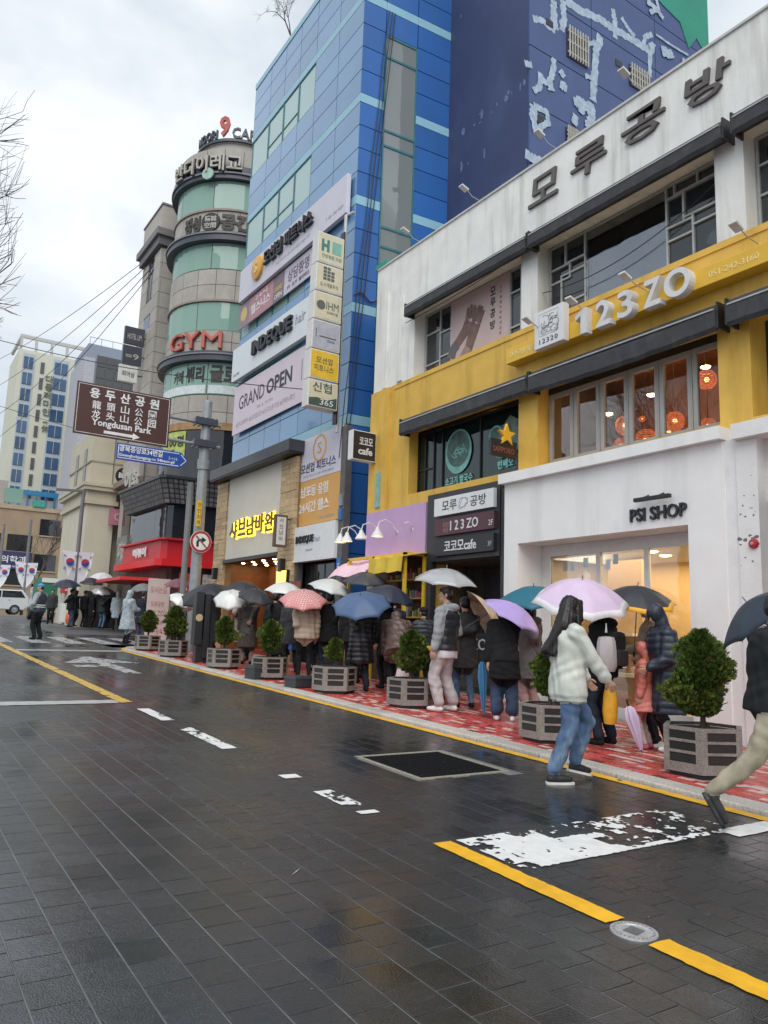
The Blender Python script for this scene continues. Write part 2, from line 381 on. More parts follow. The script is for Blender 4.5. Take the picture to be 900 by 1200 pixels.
# ---------------------------------------------------------------- painted markings
yel = mat('yellow_paint', (0.80, 0.43, 0.015), 0.38, 0.14, 9, bump=0.35, bscale=120, dirt_or_light=(0.45, 0.26, 0.03), dirtscale=(9, 2.5, 9), dirtamt=0.35)
yel2 = mat('worn_yellow_paint', (0.62, 0.40, 0.07), 0.36, 0.2, 9, bump=0.3, bscale=90, dirt_or_light=(0.16, 0.13, 0.07), dirtscale=(14, 5, 9), dirtamt=0.5)
wht = mat('white_paint', (0.74, 0.75, 0.75), 0.38, 0.08, 12, bump=0.25, bscale=120, dirt_or_light=(0.35, 0.36, 0.36), dirtscale=(8, 8, 8), dirtamt=0.25)
wht2 = mat('worn_white_paint', (0.42, 0.43, 0.44), 0.36, 0.15, 12, dirt_or_light=(0.2, 0.2, 0.2), dirtscale=(10, 5, 8), dirtamt=0.5)
def vnoise(x, y, seed=0):
    def h(i, j): return (math.sin(i * 127.1 + j * 311.7 + seed * 74.7) * 43758.5453) % 1.0
    i, j = math.floor(x), math.floor(y); a, b = x - i, y - j; a = a * a * (3 - 2 * a); b = b * b * (3 - 2 * b)
    return (h(i, j) * (1 - a) + h(i + 1, j) * a) * (1 - b) + (h(i, j + 1) * (1 - a) + h(i + 1, j + 1) * a) * b
def paint(name, x0, x1, y0, y1, m, cell=0.03, wear=0.0, edge=0.012, dz=0.005, seed=0, fn=None, label=None):
    """A painted patch on the setts: small cells whose corners follow the street, ragged rim, worn-off holes."""
    nx, ny = max(1, round((x1 - x0) / cell)), max(1, round((y1 - y0) / cell)); b = MB(); idx = {}
    def vert(i, j):
        if (i, j) not in idx:
            x, y = x0 + (x1 - x0) * i / nx, y0 + (y1 - y0) * j / ny
            x += edge * 2 * (vnoise(x * 30, y * 30, seed) - 0.5); y += edge * 2 * (vnoise(x * 30 + 9, y * 30 + 5, seed) - 0.5)
            idx[(i, j)] = len(b.v); b.v.append((x, y, gz(y) + dz))
        return idx[(i, j)]
    for i in range(nx):
        for j in range(ny):
            x, y = x0 + (x1 - x0) * (i + .5) / nx, y0 + (y1 - y0) * (j + .5) / ny
            w = wear(x, y) if callable(wear) else wear
            q = 0.6 * vnoise(x * 11, y * 11, seed + 3) + 0.4 * vnoise(x * 37, y * 37, seed + 5)
            if q < w or (fn and not fn(x, y)): continue
            b.f.append((vert(i, j), vert(i + 1, j), vert(i + 1, j + 1), vert(i, j + 1))); b.m.append(0)
    o = b.build(name, m); return tag(o, kind='structure')
# yellow parking line in two lengths, broken by a round cover
paint('road_marking', 3.085, 3.225, 2.66, 4.02, yel, 0.02, 0.06, 0.006, seed=1)
paint('road_marking', 3.06, 3.205, -2.0, 2.40, yel, 0.025, 0.06, 0.006, seed=2)
# worn white bar across the bay
def bigwear(x, y):
    if x < 3.42: return 0.42
    if x < 3.9: return 0.20 if y < 3.92 else 0.4
    if x > 4.72: return 0.68 if y > 3.46 else 0.5
    if y < 3.46 + 0.0 * x: return 0.30
    if x < 4.15: return 0.22 if y < 3.78 else 0.6
    return 0.50 + 0.10 * math.sin(x * 6)
paint('road_marking', 3.27, 5.35, 3.40, 4.02, wht, 0.0095, bigwear, 0.006, seed=4)
paint('road_marking', 5.18, 5.79, 3.28, 3.46, wht, 0.02, 0.25, 0.006, seed=6)
paint('road_marking', 5.30, 5.76, 3.0, 3.16, wht, 0.02, 0.40, 0.006, seed=7)
# remains of the dashed line further up
for k, (a, b_, w) in enumerate(((9.3, 10.35, 0.30), (7.38, 8.72, 0.34), (5.98, 6.12, 0.10), (5.0, 5.5, 0.42), (4.78, 4.86, 0.1))):
    paint('road_marking', 3.03, 3.19, a, b_, wht, 0.018, w, 0.006, seed=10 + k)
# left bay: yellow line and white end bar
paint('road_marking', 2.98, 3.16, 11.0, 30.0, yel2, 0.06, 0.22, 0.02, seed=20)
paint('road_marking', -4.0, 2.97, 10.95, 11.3, wht2, 0.05, 0.16, 0.02, seed=21)
# stop line, arrow and zebra before the junction
paint('road_marking', 3.1, 5.75, 21.3, 21.75, wht2, 0.05, 0.2, 0.02, seed=22)
def arrow(x, y):
    return abs(x - 4.35) < 0.13 or (y > 17.6 and abs(x - 4.35) < (19.4 - y) * 0.45) or (16.6 < y < 17.1 and 3.6 < x < 4.35)
paint('road_marking', 3.5, 5.3, 15.2, 19.4, wht2, 0.05, 0.36, 0.015, seed=23, fn=arrow)
for k in range(9):
    paint('road_marking', -1.0 + k * 1.0, -0.45 + k * 1.0, 24.6, 28.2, wht2, 0.06, 0.36, 0.02, seed=30 + k)
for k in range(4):
    paint('road_marking', 8.2 + k * 0.95, 8.7 + k * 0.95, 25.0, 28.6, wht2, 0.06, 0.36, 0.02, seed=50 + k)
# yellow kerb line
paint('road_marking', 5.80, 5.93, -6.0, 22.0, yel, 0.045, 0.14, 0.008, seed=60)
for i in range(9):
    pass
cl = MB()
for i in range(9):
    a, b_, c_, d_ = arc[i], arc[i + 1], arc3[i + 1], arc3[i]
    cl.add([(p[0], p[1], gz(p[1]) + 0.005) for p in (d_, c_, b_, a)], [(0, 1, 2, 3)])
tag(cl.build('road_marking', yel2), kind='structure')
# stray scratches and flecks of old paint
fl = MB()
for k in range(46):
    x, y = random.uniform(0.4, 5.6), random.uniform(1.9, 11); a = random.uniform(0, 6.3); L = random.choice((0.006, 0.01, 0.012, 0.02) + ((0.07,) if k % 9 == 0 else ())); w = random.uniform(0.0012, 0.004)
    dx, dy = math.cos(a) * L, math.sin(a) * L; ex, ey = -math.sin(a) * w, math.cos(a) * w
    fl.add([(x - dx, y - dy, gz(y) + 0.004), (x + ex, y + ey, gz(y) + 0.004), (x + dx, y + dy, gz(y + dy) + 0.004), (x - ex, y - ey, gz(y) + 0.004)], [(3, 2, 1, 0)])
tag(fl.build('paint_flecks', wht2), kind='stuff')

# ---------------------------------------------------------------- drain grate and round cover
gr = empty('drain_grate', 'square black drain grate in a pale concrete frame set in the roadway', 'drain grate', (4.63, 6.105, gz(6.105)))
g = MB(); hx, hy, fw = 0.52, 0.55, 0.05
for x0, x1, y0, y1 in ((-hx, hx, -hy, -hy + fw), (-hx, hx, hy - fw, hy), (-hx, -hx + fw, -hy + fw, hy - fw), (hx - fw, hx, -hy + fw, hy - fw)):
    g.box(x0, x1, y0, y1, -0.03, 0.005)
o = g.build('concrete_frame', mat('frame_concrete', (0.27, 0.255, 0.21), 0.5, 0.25, 25, bump=0.3), gr); o.rotation_euler = (math.atan(SLOPE), 0, 0)
MB().obox((0, 0, -0.0045), (hx - .03, 0, 0), (0, hy - .03, SLOPE * (hy - .03)), (0, 0, .003)).build('pit', mat('pit_shade_black', (0.008, 0.008, 0.009), 0.4), gr)  # flat black plate painted as the shade of a pit under the bars
iron = mat('cast_iron', (0.012, 0.0125, 0.014), 0.75, 0.4, 30, bump=0.5, bscale=100, spec=0.08)
g = MB(); n_ = 34
for i in range(n_):
    y = -hy + fw + 0.012 + i * (2 * hy - 2 * fw - 0.024) / (n_ - 1)
    g.box(-hx + fw, hx - fw, y - 0.005, y + 0.005, -0.006, 0.0005 + 0.0015 * (i % 3))
bar = g
for i in range(30):
    x = -hx + fw + 0.02 + i * (2 * hx - 2 * fw - 0.04) / 29
    bar.box(x - 0.005, x + 0.005, -hy + fw, hy - fw, -0.007, 0.0002 + .0015 * (i % 2))
o = bar.build('grate_bars', iron, gr); o.rotation_euler = (math.atan(SLOPE), 0, 0)
cp = empty('utility_cover', 'small round grey metal cover breaking the yellow parking line', 'manhole cover', (3.135, 2.535, gz(2.535)))
steel = mat('cover_steel', (0.46, 0.47, 0.48), 0.35, 0.2, 40, metal=0.4, bump=0.3)
o = MB().lathe([(0, 0.004), (0.075, 0.004), (0.078, 0.007), (0.108, 0.007), (0.112, -0.01)], 40).build('rim_plate', steel, cp, smooth='auto'); o.rotation_euler = (math.atan(SLOPE), 0, 0)
g = MB(); g.box(-0.04, 0.04, -0.035, 0.035, 0.004, 0.0075)
o = g.build('centre_plate', mat('cover_dark', (0.16, 0.165, 0.17), 0.4, 0.2, 40, metal=0.4), cp); o.rotation_euler = (math.atan(SLOPE), 0, 0.2)
g = MB()
for k in range(28):
    t = 2 * math.pi * k / 28; g.obox((0.092 * math.cos(t), 0.092 * math.sin(t), 0.0075), (0.006 * math.cos(t), 0.006 * math.sin(t), 0), (-0.0025 * math.sin(t), 0.0025 * math.cos(t), 0), (0, 0, 0.0008))
o = g.build('stud_ring', mat('cover_dark', (0.16,) * 3), cp); o.rotation_euler = (math.atan(SLOPE), 0, 0)
# ================================================================ white and yellow building with its shops
white_pl = mat('white_plaster', (0.80, 0.80, 0.77), 0.75, 0.06, 2.5, bump=0.25, bscale=30, dirt_or_light=(0.24, 0.24, 0.21), dirtscale=(1.2, 3.0, 0.28), dirtamt=0.58)
white_cl = mat('clean_white_render', (0.83, 0.825, 0.815), 0.6, 0.03, 3, bump=0.12, bscale=60, dirt_or_light=(0.42, 0.42, 0.40), dirtscale=(1, 1.8, 0.22), dirtamt=0.38)
yellow_pl = mat('yellow_render', (0.72, 0.45, 0.08), 0.62, 0.07, 3, bump=0.25, bscale=40, dirt_or_light=(0.36, 0.19, 0.02), dirtscale=(1.2, 2.2, 0.4), dirtamt=0.6)
yellow_sg = mat('yellow_sheet_metal', (0.78, 0.47, 0.04), 0.35, 0.04, 4)
awn_d = mat('charcoal_awning', (0.035, 0.036, 0.042), 0.5, 0.25, 5, bump=0.2, bscale=50, dirt_or_light=(0.12, 0.12, 0.125), dirtscale=(3, 6, 3), dirtamt=0.4)
alu = mat('pale_aluminium', (0.44, 0.45, 0.44), 0.4, 0.1, 10, metal=0.3)
alu_w = mat('white_frame', (0.68, 0.68, 0.67), 0.45, 0.05, 8)
black_m = mat('black_metal', (0.018, 0.018, 0.02), 0.4, 0.2, 12)
dk = mat('dark_board', (0.028, 0.028, 0.032), 0.45, 0.15, 6)
pane_d = glass('dark_pane', thru=0.35, body=(0.03, 0.035, 0.04))
pane_c = glass('clear_pane', tint=(0.93, 0.93, 0.92), thru=0.97, refl=0.8)
pane_r = glass('restaurant_pane', tint=(0.82, 0.8, 0.78), thru=0.95, refl=0.3)
B1 = site('shop_building', 'long white and yellow three storey building with windows under charcoal awnings', 'building', (9.3, 5.0, gz(5)))
yE, yW = -6.0, 14.8
FX, GX = 9.3, 9.58
w = MB()
w.box(FX, GX + 0.1, yE, yW, 8.45, 10.05); w.box(FX + 0.1, 12.0, yE, yW, 9.75, 9.9)
for a, b_ in ((13.2, yW), (9.41, 9.83), (5.46, 5.90), (1.6, 2.05), (yE, -2.0)): w.box(FX, GX + 0.1, a, b_, 6.97, 8.45)
w.box(9.255, 9.3, 13.62, 13.80, 7.0, 9.0); w.box(9.262, 9.3, 14.25, 14.4, 6.99, 9.3)
w.box(FX, 12.0, yW - 0.22, yW, 0, 6.9); w.box(GX + 0.1, 12.0, yW - 0.22, yW, 6.9, 9.75); w.box(11.9, 12.0, yE, yW - 0.22, 0, 9.75)
w.build('upper_wall', white_pl, B1)
cop = MB().box(FX - 0.03, FX + 0.3, yE, yW - 0.01, 10.05, 10.09).build('coping', mat('parapet_coping', (0.55, 0.55, 0.53), 0.6, 0.1), B1)
MB().box(FX - 0.035, FX + 0.35, yW - 0.42, yW + 0.06, 10.092, 10.2).build('coping_flashing', mat('teal_flashing', (0.02, 0.30, 0.22), 0.5), B1)
w = MB(); w.box(FX, GX + 0.1, yE, yW, 5.78, 6.97)
for a, b_ in ((13.28, yW), (9.40, 9.88), (5.48, 5.95), (1.6, 2.05), (yE, -2.0)): w.box(FX, GX + 0.1, a, b_, 4.36, 5.78)
w.box(FX, GX + 0.1, yE, yW, 4.0, 4.36); w.box(9.24, 9.3, 14.05, yW, 2.9, 6.95); w.box(9.3, 9.7, 12.36, 12.42, 0.3, 4.0)
w.box(9.3, 11.9, 9.9, 10.18, 0.2, 4.0); w.box(9.28, 9.3, yE, 13.9, 6.86, 6.9)
w.build('yellow_wall', yellow_pl, B1)
fl_ = MB()
for z in (4.0, 6.6): fl_.box(GX + 0.1, 11.9, yE, yW - 0.22, z, z + 0.2)
for a in (9.6, 5.7): fl_.box(GX + 0.35, 11.9, a, a + 0.15, 4.2, 6.6); fl_.box(GX + 0.35, 11.9, a, a + 0.15, 6.8, 9.75)
fl_.build('floor_slab', mat('inner_dark', (0.10, 0.085, 0.075), 0.8), B1)

def window(parent, x, y0, y1, z0, z1, bars, frame, pane, fw=0.035, depth=0.05, name='window', outer=True):
    """Street window: one frame with its bars, every pane a piece of its own. bars: (y0, y1, z0, z1) of each pane."""
    f = MB()
    if outer:
        f.box(x, x + depth, y0, y1, z0, z0 + fw); f.box(x, x + depth, y0, y1, z1 - fw, z1); f.box(x, x + depth, y0, y0 + fw, z0 + fw, z1 - fw); f.box(x, x + depth, y1 - fw, y1, z0 + fw, z1 - fw)
    for k, (a, b_, c, d) in enumerate(bars):          # every bar a hair prouder than the last, so none share a plane
        h = fw * 0.45; e = 0.004 + 0.0012 * k
        f.box(x - e, x + depth - e, a - h, a + h, c + h, d - h); f.box(x - e - .0004, x + depth - e - .0004, b_ - h - .0006, b_ + h + .0006, c + h, d - h)
        f.box(x - e - .0008, x + depth - e - .0008, a - h, b_ + h, c - h, c + h); f.box(x - e - .001, x + depth - e - .001, a - h, b_ + h, d - h - .0006, d + h + .0006)
    fo = f.build(name, frame, parent)
    for a, b_, c, d in bars:
        MB().box(x + depth * 0.45, x + depth * 0.45 + 0.006, a, b_, c, d).build('pane', pane, fo)
    return fo
# upper storey: a band of small lights on both sides of each wide middle
zb, zt = 6.99, 8.43
def side_lights(a, b_):
    m = a + (b_ - a) * 0.42
    return [(a, m, zb + 0.02, 7.32), (m, b_, zb + 0.02, 7.25), (a, m, 7.32, 7.86), (m, b_, 7.25, 7.95), (a, m, 7.86, zt - .02), (m, b_, 7.95, zt - .02)]
window(B1, GX, 9.86, 13.18, zb, zt, side_lights(12.25, 13.14) + side_lights(9.9, 10.42), alu, pane_d)
w2 = [(8.55, 9.02, 7.0, 7.27), (9.02, 9.37, 7.0, 7.2), (9.1, 9.37, 7.2, 7.72), (8.55, 9.1, 7.27, 7.8), (8.9, 9.37, 7.72, 7.98), (8.55, 8.9, 7.8, 8.0), (9.0, 9.37, 7.98, 8.41), (8.55, 9.0, 8.0, 8.41)]
w2 += [(6.45, 6.9, 7.0, 7.5), (5.95, 6.45, 7.0, 7.6), (6.45, 6.9, 7.5, 7.72), (5.95, 6.45, 7.6, 7.78), (6.6, 6.9, 7.72, 8.2), (5.95, 6.6, 7.78, 8.22), (6.75, 6.9, 8.2, 8.41), (6.35, 6.75, 8.22, 8.41), (5.95, 6.35, 8.22, 8.41)]
window(B1, GX, 5.92, 9.40, zb, zt, w2, alu, pane_d)
MB().box(GX + 0.02, GX + 0.026, 6.92, 8.53, 7.02, 8.40).build('wide_pane', glass('shop_pane', tint=(0.8, 0.82, 0.84), thru=0.9, refl=0.8), B1)
window(B1, GX, 2.07, 5.45, zb, zt, [(4.9, 5.42, 7.0, 7.55), (4.9, 5.42, 7.55, 8.0), (4.9, 5.42, 8.0, 8.41), (2.1, 4.9, 7.0, 8.41)], alu, pane_d)
window(B1, GX, -1.98, 1.58, zb, zt, [(-1.95, -0.2, 7.0, 8.41), (-0.2, 1.55, 7.0, 8.41)], alu, pane_d)
blind = MB()
for k in range(26):
    z = 7.02 + k * 0.037; blind.obox((GX + 0.16, 7.72, z), (0.012, 0, 0.004), (0, 0.80, 0), (-0.001, 0, 0.016))
blind.build('roller_blind', mat('pale_blind', (0.52, 0.53, 0.54), 0.6, 0.04), B1)
# poster with a pair of raised hands
pink_p = mat('pink_poster_paper', (0.56, 0.43, 0.42), 0.55, 0.05, 3)
po = empty('window_poster', 'dusty pink window poster of two raised hands beside a column of black letters', 'poster'); tag(po)
MB().box(GX - 0.02, GX - 0.008, 10.44, 12.22, 7.0, 8.42).build('poster_sheet', pink_p, po)
hand_p = mat('printed_brown_hands', (0.20, 0.115, 0.10), 0.6, 0.25, 5); cuff_p = mat('printed_grey_cuff', (0.13, 0.12, 0.13), 0.6, 0.1); tan_p = mat('printed_tan_sleeve', (0.33, 0.24, 0.20), 0.6, 0.1)
def yz_shape(pts, x, parent, m, name): return MB().xprism(pts, x - 0.003, x, 0).build(name, m, parent, fix=True)
def limb(path, r0, r1):
    """Outline of a tapered stroke in (y, z)."""
    L = []; Rr = []
    for i, (a, b_) in enumerate(path):
        p, q = path[max(i - 1, 0)], path[min(i + 1, len(path) - 1)]; dx, dz = q[0] - p[0], q[1] - p[1]; n_ = math.hypot(dx, dz); r = r0 + (r1 - r0) * i / (len(path) - 1)
        L.append((a - dz / n_ * r, b_ + dx / n_ * r)); Rr.append((a + dz / n_ * r, b_ - dx / n_ * r))
    return L + Rr[::-1]
PX = GX - 0.0205
yz_shape(limb([(12.2, 7.28), (11.98, 7.45), (11.75, 7.62), (11.62, 7.8)], 0.10, 0.16), PX, po, hand_p, 'printed_hand')
yz_shape(limb([(12.21, 7.16), (12.14, 7.33), (12.0, 7.42)], 0.14, 0.13), PX - 0.003, po, cuff_p, 'printed_cuff')
yz_shape(limb([(11.75, 7.01), (11.62, 7.25), (11.5, 7.5), (11.42, 7.68)], 0.11, 0.16), PX - 0.006, po, hand_p, 'printed_hand')
yz_shape(limb([(11.82, 7.005), (11.72, 7.14), (11.64, 7.24)], 0.15, 0.11), PX - 0.009, po, tan_p, 'printed_sleeve')
for k, (a, b_, c, d) in enumerate(((11.72, 7.78, 11.66, 8.1), (11.62, 7.85, 11.55, 8.13), (11.54, 7.85, 11.44, 8.08), (11.48, 7.8, 11.36, 8.0), (11.5, 7.7, 11.42, 7.98), (11.42, 7.75, 11.3, 8.03), (11.36, 7.7, 11.22, 7.98), (11.32, 7.65, 11.17, 7.88))):
    yz_shape(limb([(a, b_), ((a + c) / 2, (b_ + d) / 2), (c, d)], 0.045, 0.03), PX - 0.012 - 0.001 * k, po, hand_p, 'printed_finger')
ink = mat('black_ink', (0.03, 0.027, 0.027), 0.6, 0.1)
for k, ch in enumerate('모루공방'):
    letters(ch, (PX - 0.003, 10.98, 8.1 - k * 0.235), FR, UP, 0.15, 0.18, 0.004, ink, po, bold=0.01)
for k, ch in enumerate('모루체험수제반지공방'):
    letters(ch, (PX - 0.003, 10.70, 8.16 - k * 0.105), FR, UP, 0.05, 0.065, 0.003, mat('grey_ink', (0.25, 0.2, 0.2), 0.6), po, name='small_lettering')
# awnings
def awning(y0, y1, z0, z1, x0=9.0, sag=0.0):
    a = MB(); n_ = 14; pr = [(FX, z1 + 0.03), (x0 + 0.06, z1 + 0.03), (x0 + 0.03, z1 - 0.02), (x0, z1 - 0.07), (x0 + 0.015, z0 + 0.06), (x0 + 0.05, z0), (x0 + 0.09, z0 + 0.05), (FX, z0 + 0.14)]
    vs = []
    for i in range(n_ + 1):
        y = y0 + (y1 - y0) * i / n_; s = sag * math.sin(math.pi * i / n_) + 0.008 * math.sin(i * 2.7)
        vs += [(p[0], y, p[1] - (s if j in (3, 4, 5, 6) else 0)) for j, p in enumerate(pr)]
    k = len(pr); a.add(vs, [(i * k + j, i * k + (j + 1) % k, (i + 1) * k + (j + 1) % k, (i + 1) * k + j) for i in range(n_) for j in range(k)] + [tuple(range(k)), tuple(reversed(range(n_ * k, n_ * k + k)))])
    o = a.build('awning', awn_d, B1, fix=True)
    MB().box(x0 - 0.012, x0 + 0.012, y0 + 0.02, y1 - 0.02, z1 - 0.065, z1 - 0.045).build('front_rail', alu, o)
    e = MB(); e.box(x0 + 0.02, FX, y0 - 0.03, y0 - 0.002, z0 + 0.03, z1 + 0.05); e.box(x0 + 0.02, FX, y1 + 0.002, y1 + 0.03, z0 + 0.03, z1 + 0.05); e.build('end_plate', black_m, o)
awning(9.44, 13.2, 8.27, 8.55); awning(5.60, 9.36, 8.27, 8.56); awning(1.7, 5.44, 8.27, 8.56); awning(-2.1, 1.6, 8.27, 8.56)
awning(9.40, 13.25, 5.60, 5.93, sag=0.01); awning(5.78, 9.33, 5.58, 5.93, sag=0.05); awning(1.8, 5.62, 5.58, 5.93); awning(-2.1, 1.7, 5.58, 5.93)
# first floor: folding windows, warm restaurant behind
for k in range(6):
    a = 5.97 + k * 0.570; f = 0.05
    window(B1, GX - 0.02, a, a + 0.558, 4.40, 5.66, [(a + f, a + 0.558 - f, 4.46, 5.60)], mat('grey_frame', (0.36, 0.36, 0.35), 0.45, 0.06, 8), pane_r, fw=0.055, depth=0.06, name='folding_window')
MB().box(GX - 0.02, GX + 0.05, 5.955, 9.395, 5.665, 5.775).build('window_head', black_m, B1)
rest_w = mat('restaurant_wall', (0.28, 0.15, 0.095), 0.7, 0.25, 2)
r_ = MB(); r_.box(11.6, 11.7, 5.86, 9.59, 4.21, 6.59); r_.box(9.7, 11.6, 5.9, 9.58, 6.2, 6.26); r_.box(9.7, 11.6, 5.9, 9.58, 4.21, 4.24)
r_.build('restaurant_room', rest_w, B1)
lan = mat('lantern_weave', (0.55, 0.16, 0.05), 0.6, 0.3, 20, emit=(1.0, 0.25, 0.06), estr=0.32); bulb = emitter('lantern_bulb', (1.0, 0.58, 0.2), 6)
lan_pos = [(10.3, 6.79, 5.43, .15), (10.3, 6.79, 4.70, .12), (10.3, 7.5, 4.72, .2), (10.3, 7.99, 5.07, .05), (10.4, 8.0, 4.72, .19), (10.3, 8.43, 4.70, .13), (10.5, 8.5, 5.1, .17), (10.9, 7.8, 5.1, .16), (10.6, 7.2, 4.66, .2), (11.2, 8.3, 4.8, .2), (11.1, 6.9, 4.9, .18)]
lan_l = ['woven orange lantern highest and nearest the yellow pillar', 'orange lantern hung low right under the highest lantern', 'broad orange lantern low in the second folding window from the pillar', 'smallest orange lantern hung mid height in the third folding window']
for i, (x, y, z, r) in enumerate(lan_pos):
    L = empty('pendant_lantern', lan_l[i] if i < 4 else 'dim red paper lantern hanging deeper inside the upstairs restaurant', 'lantern', (x, y, z), 0, 'lanterns hanging in the upstairs restaurant')
    b_ = MB()
    for k in range(9):
        zz = -r * 0.8 + r * 1.6 * k / 8; rr = r * math.sqrt(max(0.1, 1 - (zz / r) ** 2))
        b_.lathe([(rr, zz - r * 0.05), (rr + 0.004, zz), (rr, zz + r * 0.05)], 16)
    for k in range(10):
        t = 2 * math.pi * k / 10; b_.tube([(r * math.sqrt(max(.1, 1 - q * q)) * math.cos(t), r * math.sqrt(max(.1, 1 - q * q)) * math.sin(t), q * r) for q in (-.8, -.4, 0, .4, .8)], 0.004, 4)
    b_.build('lantern_shade', lan, L); MB().sphere((0, 0, 0), r * 0.26, 8).build('bulb', bulb, L); MB().tube([(0, 0, r * 0.8), (0, 0, 6.2 - z)], 0.005, 5).build('cord', black_m, L)
spot_m = emitter('warm_downlight', (1.0, 0.72, 0.36), 22)
for x, y, z in ((10.3, 7.8, 5.42), (10.3, 8.7, 5.30), (10.3, 6.8, 5.62)):
    MB().lathe([(0.0, z), (0.06, z), (0.075, z + .02), (0.0, z + .03)], 16, (x, y, 0)).build('ceiling_spot', spot_m, B1); MB().tube([(x, y, z + .031), (x, y, 6.2)], .008, 5).build('spot_cord', black_m, B1)
def area(name, loc, sx, sy, e, col, rot=(0, 0, 0)):
    d = bpy.data.lights.new(name, 'AREA'); d.shape = 'RECTANGLE'; d.size = sx; d.size_y = sy; d.energy = e; d.color = col
    o = bpy.data.objects.new(name, d); COL.objects.link(o); o.location = loc; o.rotation_euler = rot; return o
area('restaurant_light', (10.4, 7.6, 6.15), 1.2, 3.0, 20, (1.0, 0.55, 0.28))
# noodle restaurant glass
nood = [(13.0, 13.26, 4.38, 4.9), (13.0, 13.26, 4.9, 5.7), (12.7, 13.0, 4.38, 4.9), (12.7, 13.0, 4.9, 5.7), (12.4, 12.7, 4.38, 5.7), (11.2, 12.4, 4.38, 5.7), (9.9, 11.2, 4.38, 5.7)]
window(B1, GX - 0.04, 9.885, 13.275, 4.365, 5.775, nood, black_m, glass('teal_tinted_pane', tint=(0.25, 0.42, 0.40), thru=0.5, body=(0.012, 0.03, 0.032), refl=0.7), fw=0.03)
dec = empty('window_decal', 'pale teal noodle bowl and lettering stuck on the dark upstairs glass', 'window decal')
teal_p = mat('pale_teal_vinyl', (0.16, 0.40, 0.37), 0.5, 0.25, 7); teal_d = mat('dark_teal_vinyl', (0.05, 0.12, 0.10), 0.5, 0.4, 9); teal_l = mat('light_teal_vinyl', (0.22, 0.58, 0.56), 0.5, 0.1, 7)
DX = GX - 0.043
def ell(cy, cz, a, b_, n_=28, tilt=0.0): return [(cy + a * math.cos(t) * math.cos(tilt) - b_ * math.sin(t) * math.sin(tilt), cz + a * math.cos(t) * math.sin(tilt) + b_ * math.sin(t) * math.cos(tilt)) for t in [2 * math.pi * k / n_ for k in range(n_)]]
yz_shape(ell(11.88, 5.1, 0.42, 0.46), DX, dec, teal_p, 'printed_bowl'); yz_shape(ell(11.88, 5.15, 0.36, 0.37), DX - 0.003, dec, teal_d, 'printed_broth')
for k in range(9):
    t0 = rng.uniform(0, 6.28); rr = rng.uniform(0.05, 0.2); cy, cz = 11.88 + rng.uniform(-.12, .12), 5.08 + rng.uniform(-.12, .1)
    yz_shape(limb([(cy + rr * math.cos(t0 + q), cz + rr * 0.8 * math.sin(t0 + q)) for q in (0, .4, .8, 1.2, 1.6, 2.0)], 0.013, 0.011), DX - 0.006 - 0.0005 * k, dec, teal_p, 'printed_noodle')
letters('소고기 쌀국수', (DX - 0.003, 12.28, 4.43), FR, UP, 0.86, 0.17, 0.004, teal_l, dec, bold=0.01)
yz_shape(ell(10.75, 5.2, 0.2, 0.2), DX, dec, teal_p, 'printed_bowl'); yz_shape(ell(10.75, 5.22, 0.15, 0.14), DX - 0.003, dec, teal_d, 'printed_broth')
yz_shape([(10.9, 4.95), (10.65, 4.72), (10.2, 4.75), (10.0, 5.0), (10.05, 5.35), (10.35, 5.52), (10.6, 5.3), (10.7, 5.05)], DX - 0.006, dec, mat('olive_vinyl', (0.11, 0.17, 0.12), 0.5, 0.5, 6), 'printed_food')
letters('반쎄오', (DX - 0.003, 10.68, 4.53), FR, UP, 0.42, 0.17, 0.004, teal_l, dec, bold=0.015)
MB().lathe([(0, -0.02), (0.03, 0)], 10, (9.9, 11.25, 5.45)).build('ceiling_spot', spot_m, B1)
# beer sign with gold star
bs_ = empty('beer_sign', 'small black beer sign with a gold star on the corner of the yellow pillar', 'sign', (9.0, 9.92, 4.55))
MB().box(-0.33, 0.27, -0.03, 0.03, 0.0, 0.30).build('sign_panel', black_m, bs_)
st = [(0.02 + (0.21 if k % 2 == 0 else 0.085) * math.sin(2 * math.pi * k / 10), 0.40 + (0.21 if k % 2 == 0 else 0.085) * math.cos(2 * math.pi * k / 10)) for k in range(10)]
MB().yprism(st, -0.06, 0.0).build('star', mat('gold_star', (0.75, 0.42, 0.03), 0.4), bs_, fix=True)
letters('SAPPORO', (-0.29, -0.031, 0.07), PR, UP, 0.5, 0.1, 0.006, mat('dull_red_print', (0.25, 0.07, 0.06), 0.5), bs_, bold=0.01)
MB().tube([(0.26, 0, 0.15), (0.31, 0, 0.15), (0.31, 0, -0.25)], 0.014, 6).build('bracket', black_m, bs_)
# long yellow sign box with raised numerals
sg = empty('numeral_sign', 'long yellow sign box with big raised white numerals 123 ZO', 'sign')
MB().box(9.05, 9.3, 4.95, 9.95, 6.28, 6.56).build('sign_box', yellow_sg, sg, bevel=0.008)
num_w = mat('numeral_white', (0.66, 0.67, 0.68), 0.4, 0.06, 8); num_s = mat('numeral_side', (0.5, 0.51, 0.52), 0.4)
MB().xprism([(8.06, 6.22), (7.94, 6.22), (7.94, 6.64), (8.03, 6.64), (8.17, 6.55), (8.17, 6.47), (8.06, 6.53)], 8.91, 9.049).build('numeral', num_w, sg, fix=True)
for ch, a, b_ in (('2', 7.75, 7.47), ('3', 7.33, 7.04), ('Z', 6.86, 6.56), ('O', 6.50, 6.08)):
    letters(ch, (9.05, a, 6.22), FR, UP, a - b_, 0.42, 0.14, num_w, sg, name='numeral', bold=0.022, res=6)
letters('051-242-3160', (9.05, 5.88, 6.37), FR, UP, 0.72, 0.085, 0.006, mat('pale_yellow_print', (0.85, 0.72, 0.35), 0.5), sg)
